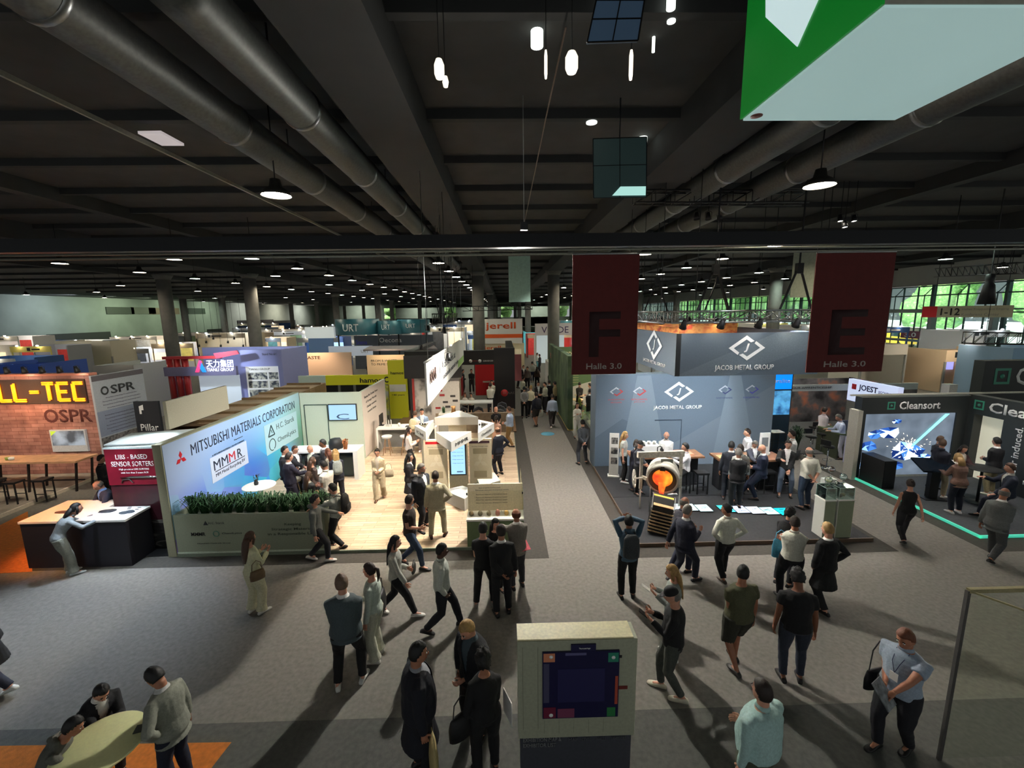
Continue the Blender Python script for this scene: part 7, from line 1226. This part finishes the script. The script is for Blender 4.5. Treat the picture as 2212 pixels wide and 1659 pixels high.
P('person in a pale turquoise shirt seen from behind at the bottom edge', head=(1652, 1480), h=1.78, face=-25, nod=2, hair='n', skin='l', top='shirt', tc=(168, 200, 196), bc=(70, 76, 60), hands=('belly', 'down'), fat=1.38)
w = P('person in a light blue short sleeved shirt holding out a leaflet', head=(1952, 1354), feet=(1925, 1618), h=1.82, face=-110, nod=24, hair='r', skin='m', top='tee', tc=(150, 164, 180), bc=(28, 28, 34), hands=('belly', 'reach'), pose='step', fat=1.18, extra=['lanyard', 'collar']); bag('black shoulder bag of the person holding out a leaflet', W(w, (.30, -.04, .95)), w['rz']+1.4, (26, 26, 30), .34, .30, .1, strap=.42)
MB().obox((0, 0, 0), (.21, .3, .012), .5, rx=.9).build('leaflet', M((120, 126, 130), .5, nz=.3, sc=14), loc=W(w, (-.14, .66, 1.22)), label='grey leaflet held out at arm length on the right', cat='leaflet')
P('person in a black sleeveless top walking away on the right aisle', head=(1968, 1046), feet=(1950, 1170), h=1.66, face=25, pose='walk', stride=.28, fem=True, hs='bun', hair='n', top='tank', tc=(22, 22, 24), bc=(30, 30, 34), hands=('swingb', 'down'))
P('bald person in a grey suit hurrying right past the black stand', head=(2166, 1063), feet=(2138, 1212), h=1.80, face=70, pose='walk2', stride=.22, lean=8, hs='fringe', hair='g', skin='m', top='jacket', tc=(104, 108, 106), bc=(78, 80, 80), hands=('belly', 'down'))
# white stand
P('person in a grey hooded jacket and white shoes stepping up at the planter end', head=(680, 1071), feet=(690, 1213), h=1.70, face=78, pose='walk', stride=.22, hair='k', hs='curly', top='hoodie', tc=(96, 100, 98), bc=(26, 27, 34), shoe=(216, 210, 200), hands=('down', 'reach'))
w = P('person in a light grey shirt with a black backpack reaching out a hand', head=(736, 1046), feet=(732, 1186), h=1.76, face=-88, pose='walk', stride=.16, hair='k', top='shirt', tc=(150, 156, 150), bc=(22, 22, 26), hands=('belly', 'reach')); backpack(w, 'black backpack of the person reaching out a hand', (22, 22, 24), 1.05)
w = P('person with glasses in a beige trouser suit walking toward the camera', head=(821, 976), feet=(822, 1078), h=1.66, z0=.07, face=176, fem=True, hs='bun', hair='n', top='jacket', inner=(206, 196, 180), tc=(196, 180, 150), bot='wide', bc=(198, 182, 152), hands=('belly', 'belly'), pose='step', shoe=(110, 80, 60), extra=['glasses']); bag('beige handbag of the person in the beige trouser suit', W(w, (-.30, .0, .98)), w['rz'], (176, 164, 140), .3, .26, .12)
P('person in a white blouse and black trousers facing the info kiosk', head=(878, 945), feet=(886, 1018), z0=.07, h=1.68, face=75, fem=True, hs='long', hair='n', top='blouse', tc=(226, 214, 206), bc=(24, 24, 26), hands=('chest', 'chest'), pose='step')
w = P('person in grey trousers with a cream backpack at the reception desk', head=(886, 902), feet=(900, 978), z0=.07, h=1.80, face=12, hair='b', hs='short', top='shirt', tc=(214, 196, 186), bc=(110, 100, 92), shoe=(224, 216, 206), hands=('belly', 'belly'), pose='step'); backpack(w, 'cream backpack of the person at the reception desk', (196, 184, 150), 1.0)
P('person in a light blue blazer standing behind the reception desk', head=(911, 884), h=1.80, z0=.07, face=170, hair='k', top='blazer', tc=(126, 146, 176), bc=NV, hands=('belly', 'down'))
P('person with long dark hair in a black coat left of the large suited person', head=(893, 997), feet=(888, 1096), z0=.07, h=1.68, face=80, fem=True, hs='long', hair='k', top='coat', tc=(24, 24, 30), bot='jeans', bc=(120, 136, 160), shoe=(214, 210, 200), hands=('belly', 'down'), extra=['glasses'])
P('large grey haired person in a black suit and white shirt facing right', head=(911, 1010), feet=(914, 1142), z0=.07, h=1.86, face=120, turn=-10, hair='g', top='jacket', tc=(26, 30, 40), bc=(24, 26, 34), hands=('down', 'down'), pose='wide', fat=1.26, extra=['beard', 'glasses'])
P('person in a beige suit seen from behind on the plank floor', head=(940, 1034), feet=(946, 1160), z0=.07, h=1.80, face=-4, hair='n', skin='m', top='jacket', tc=(176, 168, 140), bc=(186, 178, 148), shoe=(60, 42, 34), hands=('hip', 'down'), pose='wide', fat=1.06)
P('person in a navy suit, hand on hip, at the right of the white stand', head=(1073, 937), feet=(1078, 1027), z0=.07, h=1.80, face=-45, hs='fringe', hair='b', top='jacket', tc=(28, 32, 46), bc=(28, 30, 42), shoe=(24, 22, 22), hands=('hip', 'down'), pose='wide')
P('bald person in a black polo and lanyard at the back of the white stand', head=(1071, 879), z0=.07, h=1.76, face=165, hs='bald', top='polo', tc=(26, 26, 28), bc=(30, 30, 34), hands=('belly', 'belly'), extra=['lanyard'])
P('person in a pink jacket with a dark ponytail seen from behind', head=(1072, 900), z0=.07, h=1.68, face=4, fem=True, hs='pony', hair='n', top='loose', tc=(216, 170, 150), bc=(206, 176, 156), hands=('belly', 'belly'))
P('person in light blue shirt and tan trousers at the back of the white stand', head=(1098, 882), feet=(1102, 965), z0=.07, h=1.78, face=-70, hair='b', top='shirt', tc=(166, 182, 206), bc=(146, 114, 72), hands=('belly', 'belly'), pose='step', fat=1.12)
S_ = dict(z0=.07)
P('person in a navy suit seen from behind in the standing group', head=(621, 981), h=1.80, face=38, hair='n', top='jacket', tc=(34, 32, 50), bc=(34, 32, 50), hands=('table', 'down'), **S_)
P('dark haired person in a black suit behind the navy suit', head=(612, 966), h=1.82, face=80, hair='k', top='jacket', tc=(28, 30, 36), bc=BK_, hands=('belly', 'belly'), **S_)
P('brown haired person in a black suit and open white shirt in the standing group', head=(635, 965), h=1.72, face=110, hair='b', top='jacket', tc=(28, 28, 36), bc=BK_, hands=('reach', 'belly'), extra=['glasses'], **S_)
P('bald person in a black suit facing the camera in the standing group', head=(671, 961), h=1.80, face=190, nod=20, hs='bald', top='jacket', tc=(24, 24, 28), inner=(206, 216, 200), bc=BK_, hands=('belly', 'belly'), **S_)
P('dark skinned person in a grey suit at the bar counter', head=(699, 951), h=1.80, face=-120, skin='t', hair='k', top='jacket', tc=(58, 58, 62), bc=BK_, hands=('belly', 'belly'), **S_)
P('curly brown haired person in the middle of the standing group', head=(672, 990), h=1.66, face=30, fem=True, hs='long', hair='b', top='blouse', tc=(74, 60, 56), bc=BK_, hands=('belly', 'belly'), **S_)
P('person with wavy brown hair in black at the planter', head=(664, 1022), h=1.62, face=20, fem=True, hs='long', hair='b', top='jacket', tc=(26, 28, 30), bc=BK_, hands=('belly', 'belly'), **S_)
P('person in a white short sleeved shirt and tie holding a card in the standing group', head=(702, 997), h=1.78, face=-72, nod=22, hair='k', top='polo', tc=(226, 220, 212), bc=(24, 26, 34), hands=('belly', 'belly'), fat=1.12, **S_)
w = P('blonde person in a navy jacket with a pale grey backpack in the standing group', head=(724, 973), h=1.72, face=-28, fem=True, hs='long', hair='y', top='jacket', tc=(34, 38, 54), bc=(34, 36, 50), hands=('belly', 'belly'), **S_); backpack(w, 'pale grey backpack of the blonde person in navy', (150, 158, 156), .9)
P('auburn haired person beside the blonde person in navy', head=(709, 971), h=1.70, face=-60, fem=True, hs='long', hair='r', top='blouse', tc=(206, 200, 180), bc=BK_, hands=('belly', 'belly'), **S_)
# grey stand
J_ = dict(z0=.1)
P('blonde person with glasses in a grey t-shirt and white sneakers by the totem', head=(1352, 945), feet=(1345, 1040), h=1.74, face=110, fem=True, hs='long', hair='y', top='tee', tc=(176, 178, 170), bc=(22, 22, 24), shoe=(226, 226, 222), hands=('down', 'belly'), extra=['glasses'], **J_)
P('person with dark hair in a navy outfit seen from behind by the crucible', head=(1379, 966), feet=(1372, 1060), h=1.68, face=-4, fem=True, hs='long', hair='n', top='loose', tc=(30, 32, 48), bc=(28, 30, 46), hands=('belly', 'belly'), **J_)
P('person in a dark flat cap behind the bar table', head=(1382, 953), h=1.74, face=150, hs='cap', hair='g', top='shirt', tc=(60, 62, 70), bc=BK_, hands=('belly', 'belly'), **J_)
P('bald person in a white shirt behind the coffee machine', head=(1440, 932), h=1.80, face=200, nod=25, hs='bald', top='shirt', tc=(224, 224, 220), bc=BK_, hands=('belly', 'belly'), extra=['beard'], hair='g', **J_)
P('dark haired person in a white shirt seated right of the crucible', head=(1483, 963), h=1.82, face=-78, pose='sit', seat=.70, hair='k', top='shirt', tc=(224, 220, 222), bc=(28, 28, 32), shoe=(220, 220, 216), hands=('table', 'table'), **J_)
P('person in a dark suit seen from behind at the right bar table', head=(1566, 973), feet=(1572, 1078), h=1.80, face=28, hair='k', skin='m', top='jacket', tc=(30, 34, 44), bc=(30, 34, 44), hands=('belly', 'down'), **J_)
P('grey haired person in a dark jacket between the suit and the backpack', head=(1597, 972), h=1.78, face=10, hair='g', top='jacket', tc=(34, 34, 38), bc=BK_, hands=('belly', 'belly'), **J_)
w = P('person in a pale shirt with a grey backpack at the right bar table', head=(1587, 983), feet=(1592, 1085), h=1.78, face=6, hair='n', skin='m', top='shirt', tc=(186, 186, 180), bot='jeans', bc=(30, 38, 52), hands=('down', 'down'), **J_); backpack(w, 'grey brown backpack at the right bar table', (84, 84, 80), 1.05)
P('grey haired person in a grey suit writing behind the right bar table', head=(1630, 951), h=1.66, face=190, nod=35, hair='g', top='jacket', tc=(58, 60, 70), bc=BK_, hands=('tablein', 'tablein'), extra=['glasses'], **J_)
P('dark haired person in a white shirt looking left behind the right bar table', head=(1617, 928), h=1.80, face=-80, hair='n', top='shirt', tc=(222, 222, 222), bc=BK_, hands=('belly', 'belly'), **J_)
P('bald person in a navy suit on a stool at the right bar table', head=(1640, 979), h=1.82, face=-62, pose='perch', hs='bald', skin='l', top='jacket', tc=(30, 38, 62), bc=(32, 40, 60), hands=('belly', 'belly'), extra=['beard'], hair='g', feet=(1640, 1078), **J_)
P('person in a dark blazer and jeans seated facing the camera', head=(1703, 957), h=1.84, face=-150, pose='sit', seat=.72, hair='n', top='blazer', tc=(34, 36, 38), bot='jeans', bc=(80, 94, 112), hands=('table', 'lap'), **J_)
P('person in a white shirt standing behind the seated blazer wearer', head=(1714, 932), h=1.80, face=-55, hair='n', top='shirt', tc=(226, 226, 222), bc=(22, 22, 24), hands=('belly', 'belly'), **J_)
P('bald person in a cream shirt and jeans with hands clasped behind the back', head=(1742, 979), feet=(1738, 1098), h=1.82, face=-8, hs='fringe', hair='g', top='shirt', tc=(206, 204, 190), bot='jeans', bc=(50, 62, 84), hands=('back', 'back'), fat=1.16, extra=['rolled'], **J_)
# right, behind
P('person in a white shirt and red trousers at the demo desk', head=(1781, 882), h=1.80, face=85, hair='n', top='shirt', tc=(222, 212, 220), bc=(170, 36, 56), hands=('belly', 'belly'))
P('person in a pale blue shirt leaning at the demo desk', head=(1822, 896), h=1.78, face=-72, nod=20, hair='g', top='shirt', tc=(196, 206, 232), bc=(196, 196, 206), hands=('table', 'table'), lean=10)
P('person in navy with white shoes before the dark photo stand', head=(1744, 838), feet=(1748, 910), h=1.78, face=0, hair='b', top='shirt', tc=(26, 30, 50), bc=(30, 34, 46), shoe=(220, 216, 214), hands=('belly', 'belly'))
P('fair person in a grey sweater beside the navy one before the dark photo stand', head=(1735, 834), h=1.76, face=100, hair='b', top='shirt', tc=(140, 132, 132), bc=JN, hands=('belly', 'belly'))
P('dark haired person in black seated at the dark photo stand', head=(1772, 843), h=1.62, face=60, hair='k', top='shirt', tc=(28, 30, 30), bc=BK_, hands=('tablein', 'tablein'))
P('person in a dark suit and white shirt facing the camera at the dark photo stand', head=(1814, 833), h=1.74, face=170, hair='n', top='jacket', tc=(24, 24, 28), bc=BK_, hands=('belly', 'belly'))
P('person in a white top with brown hair at the dark photo stand', head=(1833, 838), h=1.76, face=-40, hair='r', top='shirt', tc=(206, 200, 206), bc=(40, 44, 54), hands=('belly', 'belly'))
w = P('person with a black backpack left of the black stand', head=(1849, 848), h=1.78, face=5, hair='k', top='shirt', tc=(110, 116, 120), bc=BK_); backpack(w, 'black backpack left of the black stand', BK_, 1.)
P('person in a red top by the potted plant', head=(1682, 873), h=1.60, face=120, fem=True, hs='long', hair='n', top='shirt', tc=(176, 36, 52), bc=BK_)
# black stand
C_ = dict(z0=.06)
P('person in a dark navy jacket and beige trousers at the touch table', head=(2020, 958), feet=(2018, 1072), h=1.82, face=60, hair='b', top='hoodie', tc=(34, 36, 50), bc=(186, 170, 140), shoe=(214, 206, 196), hands=('belly', 'reach'), pose='wide', **C_)
P('bearded person in dark clothes behind the touch table visitor', head=(2030, 944), h=1.70, face=100, hair='b', top='shirt', tc=(30, 30, 36), bc=JN, hands=('belly', 'belly'), extra=['beard'], **C_)
P('long haired person in a dark red cardigan reading papers at the black stand', head=(2080, 962), h=1.60, face=185, nod=20, fem=True, hs='long', hair='n', top='jacket', tc=(62, 34, 34), inner=(200, 190, 176), bc=BK_, hands=('tablein', 'tablein'), **C_)
MB().obox((0, 0, 0), (.4, .3, .01), .2).build('paper', WHITE, loc=FL(2062, 998, 1.12), label='white sheet of paper on the black stand table', cat='paper')
P('blonde person in a rose brown blazer seen from behind at the black stand', head=(2075, 1006), feet=(2062, 1108), h=1.70, face=10, fem=True, hs='bob', hair='y', top='blazer', tc=(126, 96, 84), bc=(28, 30, 44), shoe=(200, 196, 196), hands=('table', 'table'), lean=14, **C_)
P('person in a black jacket and khaki trousers at the lit doorway', head=(2139, 956), feet=(2136, 1068), h=1.80, face=-4, hair='k', top='jacket', tc=(28, 28, 32), bc=(140, 128, 96), shoe=(190, 196, 170), hands=('belly', 'belly'), **C_)
P('person in a dark blue jacket seated at the right image edge', head=(2186, 1008), h=1.78, face=-60, pose='sit', seat=.7, hair='b', top='jacket', tc=(34, 40, 56), bc=(40, 44, 60), hands=('table', 'knee'), **C_)
# red stand and wooden bar
P('person in a light grey sweater and loose trousers leaning on the bright counter', head=(170, 1071), feet=(158, 1238), h=1.72, face=42, lean=40, nod=-12, hair='k', hs='bob', fem=True, top='shirt', tc=(134, 140, 144), bot='wide', bc=(120, 122, 112), shoe=(190, 196, 196), hands=('lean', 'lean'))
P('person in a navy jacket and light blue shirt bending over the bright counter from behind', head=(224, 1034), h=1.74, face=205, lean=8, nod=30, hs='fringe', hair='g', top='jacket', tc=(34, 40, 60), inner=(120, 160, 220), bc=NV, hands=('table', 'table'))
P('person in black behind the bright counter by the brick print stand', head=(215, 985), h=1.74, face=60, hair='n', top='shirt', tc=(26, 26, 30), bc=BK_, hands=('belly', 'reach'))
# central aisle
a_ = [('person in a pale blue shirt and grey trousers walking away down the aisle', 1197, 854, 1193, 924, 2, 'shirt', (176, 190, 214), (56, 50, 50), 'walk', 'n', 'short', 0, D2),
 ('person in a grey sweater with hands behind the back at the aisle corner', 1259, 906, 1258, 1002, -8, 'shirt', (76, 80, 84), (64, 66, 72), 'wide', 'k', 'short', 0, ('back', 'back')),
 ('person in a white top and white trousers with a phone in the aisle', 1251, 870, 1246, 945, 175, 'blouse', (226, 224, 214), (226, 226, 220), 'stand', 'n', 'long', 1, ('phone', 'phone')),
 ('person in a grey shirt with clasped hands in the aisle crowd', 1134, 842, 1133, 903, 5, 'shirt', (120, 118, 112), (24, 24, 28), 'stand', 'k', 'short', 0, ('back', 'back')),
 ('person in navy and shorts with a backpack in the aisle crowd', 1152, 846, 1159, 920, -25, 'shirt', (34, 38, 54), (60, 56, 54), 'step', 'n', 'short', 0, ('down', 'down')),
 ('person in a cream cap in the aisle crowd', 1143, 841, 1147, 900, 30, 'shirt', (206, 196, 160), (30, 30, 34), 'stand', 'y', 'short', 0, D2),
 ('person in a dark suit facing the camera in the aisle crowd', 1159, 832, 1163, 888, 175, 'jacket', (34, 32, 34), (30, 30, 32), 'stand', 'n', 'short', 0, ('belly', 'belly')),
 ('person in a pale shirt facing left in the aisle crowd', 1178, 830, 1178, 890, -110, 'shirt', (190, 190, 170), (28, 28, 32), 'stand', 'n', 'short', 0, ('belly', 'belly')),
 ('person in a dark jacket behind the pale shirt in the aisle crowd', 1185, 826, 1187, 884, -30, 'jacket', (30, 30, 32), (28, 28, 30), 'stand', 'k', 'short', 0, D2),
 ('person in a tan shirt at the right of the aisle crowd', 1197, 829, 1199, 888, -60, 'shirt', (170, 150, 110), (60, 52, 46), 'stand', 'k', 'short', 0, D2),
 ('person in a white shirt on the left of the aisle crowd', 1130, 819, 1130, 872, 60, 'shirt', (210, 206, 180), (40, 40, 44), 'stand', 'n', 'short', 0, ('belly', 'belly')),
 ('person in a white shirt and blue trousers farther down the aisle', 1148, 779, 1150, 826, 0, 'shirt', (196, 192, 178), (34, 40, 64), 'step', 'k', 'short', 0, D2),
 ('person in dark maroon by the black stand pillar', 1117, 793, 1118, 838, 90, 'shirt', (44, 28, 36), (26, 24, 28), 'stand', 'k', 'short', 0, ('belly', 'belly')),
 ('person in black next to the maroon one in the aisle', 1130, 794, 1131, 838, 170, 'jacket', (32, 28, 32), (26, 24, 28), 'stand', 'n', 'short', 0, ('belly', 'belly')),
 ('person in a light vest next to the one in black in the aisle', 1139, 795, 1140, 842, -150, 'shirt', (120, 110, 104), (40, 38, 40), 'stand', 'k', 'short', 0, D2),
 ('person in a brown top at the middle of the aisle', 1158, 791, 1160, 838, 20, 'shirt', (80, 58, 50), (34, 32, 36), 'stand', 'n', 'long', 1, D2),
 ('person in a black vest with pale sleeves bending at the green stand', 1193, 808, 1188, 854, 60, 'tee', (32, 34, 34), (30, 30, 32), 'step', 'k', 'short', 0, ('reach', 'reach')),
 ('person in a white top and jeans far down the aisle, left of a pair', 1111, 744, 1112, 772, 175, 'shirt', (226, 214, 206), (90, 90, 104), 'stand', 'b', 'long', 1, D2),
 ('person in a lilac top and jeans far down the aisle, right of a pair', 1120, 744, 1121, 773, 170, 'shirt', (206, 200, 214), (54, 58, 74), 'stand', 'b', 'long', 1, D2),
 ('person in a dark coat walking far down the aisle', 1134, 730, 1135, 760, 10, 'coat', (50, 52, 58), (40, 42, 46), 'step', 'k', 'short', 0, D2),
 ('person in blue far down the aisle by the turquoise wall', 1126, 722, 1127, 746, 175, 'shirt', (60, 80, 120), (40, 42, 50), 'stand', 'k', 'short', 0, D2),
 ('person in black far down the aisle at its left side', 1104, 722, 1105, 746, 90, 'jacket', (26, 26, 28), (24, 24, 26), 'stand', 'k', 'short', 0, D2),
 ('person in grey far down the aisle beside the left stands', 1110, 712, 1111, 733, 0, 'shirt', (120, 122, 124), (40, 40, 44), 'stand', 'k', 'short', 0, D2),
 ('tiny person in white where the aisle vanishes', 1130, 706, 1130, 726, 180, 'shirt', (214, 214, 210), (50, 50, 56), 'stand', 'k', 'short', 0, D2),
 ('tiny person in dark clothes where the aisle vanishes', 1120, 703, 1120, 722, 0, 'jacket', (36, 36, 40), (36, 36, 40), 'stand', 'k', 'short', 0, D2),
 ('person at the turquoise wall holding a paper', 1166, 766, 1166, 804, -60, 'shirt', (60, 60, 66), (34, 34, 38), 'stand', 'k', 'short', 0, ('belly', 'belly')),
 ('person in a white apron at the lime stand', 1161, 768, 1160, 800, 100, 'shirt', (214, 216, 210), (90, 150, 160), 'stand', 'n', 'short', 0, ('belly', 'belly'))]
for (lb, hx, hy, fx, fy, fc, tp, c1, c2, ps, hr_, st, fm_, hn) in a_:
    w = P(lb, head=(hx, hy), feet=(fx, fy), h=1.66 if fm_ else 1.77, face=fc, top=tp, tc=c1, bc=c2, pose=ps, hair=hr_, hs=st, fem=bool(fm_), hands=hn, shoe=(214, 210, 204) if 'blue shirt' in lb else (30, 28, 28), bot='shorts' if 'shorts' in lb else 'trousers')
    if 'with a backpack' in lb: backpack(w, 'dark backpack in the aisle crowd', (40, 42, 50), 1.0); bag('white paper bag held low in the aisle crowd', W(w, (.3, .1, .8)), w['rz'], (220, 218, 204), .32, .36, .1, name='paper_bag')
for (lb, hx, hy, h_, fc, c1, z_, fm_) in [('person in a green top seated in the green stand', 1250, 849, 1.55, 60, (140, 150, 70), .05, 1), ('person in black at the back of the green stand', 1252, 827, 1.7, 20, (40, 36, 36), .05, 0), ('person in a grey shirt at the back of the green stand', 1275, 829, 1.72, -60, (150, 140, 134), .05, 0), ('person in a dark suit at the right of the green stand', 1275, 842, 1.78, 0, (26, 26, 28), .05, 0),
    ('person in white with auburn hair seated at the white meeting table', 1004, 850, 1.42, 175, (236, 228, 214), .06, 1), ('person in white with black hair seated at the white meeting table', 1018, 850, 1.42, 200, (236, 230, 214), .06, 0), ('person in a white shirt with a backpack beside the black pillar', 1059, 829, 1.78, 0, (236, 232, 214), .06, 0), ('person in a white jacket behind the white shirt beside the black pillar', 1062, 822, 1.76, 170, (226, 220, 196), .06, 0),
    ('person in dark green at the demo counter', 999, 799, 1.76, 100, (34, 50, 54), 0, 0), ('person in black behind the meeting table', 1018, 798, 1.78, 180, (26, 26, 28), 0, 0),
    ('person working at the e-waste wall, farthest left', 655, 794, 1.76, 0, (110, 92, 84), 0, 0), ('person in brown before the e-waste wall', 667, 789, 1.76, 100, (90, 74, 66), 0, 0), ('person in orange before the e-waste wall', 679, 792, 1.7, -40, (176, 90, 50), 0, 1), ('person in dark clothes before the e-waste wall', 705, 787, 1.76, 30, (50, 44, 40), 0, 0), ('person in a light shirt before the e-waste wall', 714, 782, 1.76, -120, (190, 176, 160), 0, 0), ('tall person in white before the e-waste wall', 720, 779, 1.82, 60, (206, 190, 170), 0, 0), ('person in black before the e-waste wall', 720, 790, 1.74, 0, (34, 30, 30), 0, 0), ('person in grey right of the e-waste group', 735, 781, 1.76, -60, (120, 106, 96), 0, 0), ('person with dark hair right of the e-waste group', 738, 791, 1.74, 10, (70, 56, 48), 0, 1),
    ('person in black before the dark screens left of the yellow tower', 796, 783, 1.78, 0, (26, 28, 30), 0, 0), ('person in a suit near the yellow tower', 812, 786, 1.8, 170, (30, 30, 34), 0, 0),
    ('person in white at the far entrance stands', 1966, 778, 1.76, 90, (190, 196, 200), 0, 0), ('person in navy at the far entrance stands', 2000, 780, 1.78, -40, (60, 70, 96), 0, 0), ('person in dark blue at the far entrance stands', 2015, 778, 1.8, 10, (34, 44, 64), 0, 0), ('person in black at the far entrance stands', 2030, 772, 1.8, 0, (28, 30, 34), 0, 0), ('person in grey at the far entrance stands', 1990, 757, 1.76, 100, (110, 114, 116), 0, 0), ('person with dark hair by the entrance portal', 2002, 758, 1.76, 30, (60, 62, 64), 0, 1), ('person in white seated by the cream entrance stand', 2072, 786, 1.6, 150, (206, 190, 186), 0, 0),
    ('person in black between the tables left of the beige board', 357, 808, 1.76, 0, (30, 32, 38), 0, 0), ('person at a white desk behind the black flag logo sign', 318, 815, 1.72, 120, (60, 60, 66), 0, 0), ('person in grey behind the black flag logo sign', 300, 806, 1.74, 60, (100, 100, 104), 0, 0)]:
    P(lb, head=(hx, hy), h=h_, z0=z_, face=fc, top='shirt' if 'suit' not in lb else 'jacket', tc=c1, bc=(36, 36, 42), hair='r' if 'auburn' in lb else 'n', hs='long' if fm_ else 'short', fem=bool(fm_), hands=('belly', 'belly'), lod=.03)
bake_all()
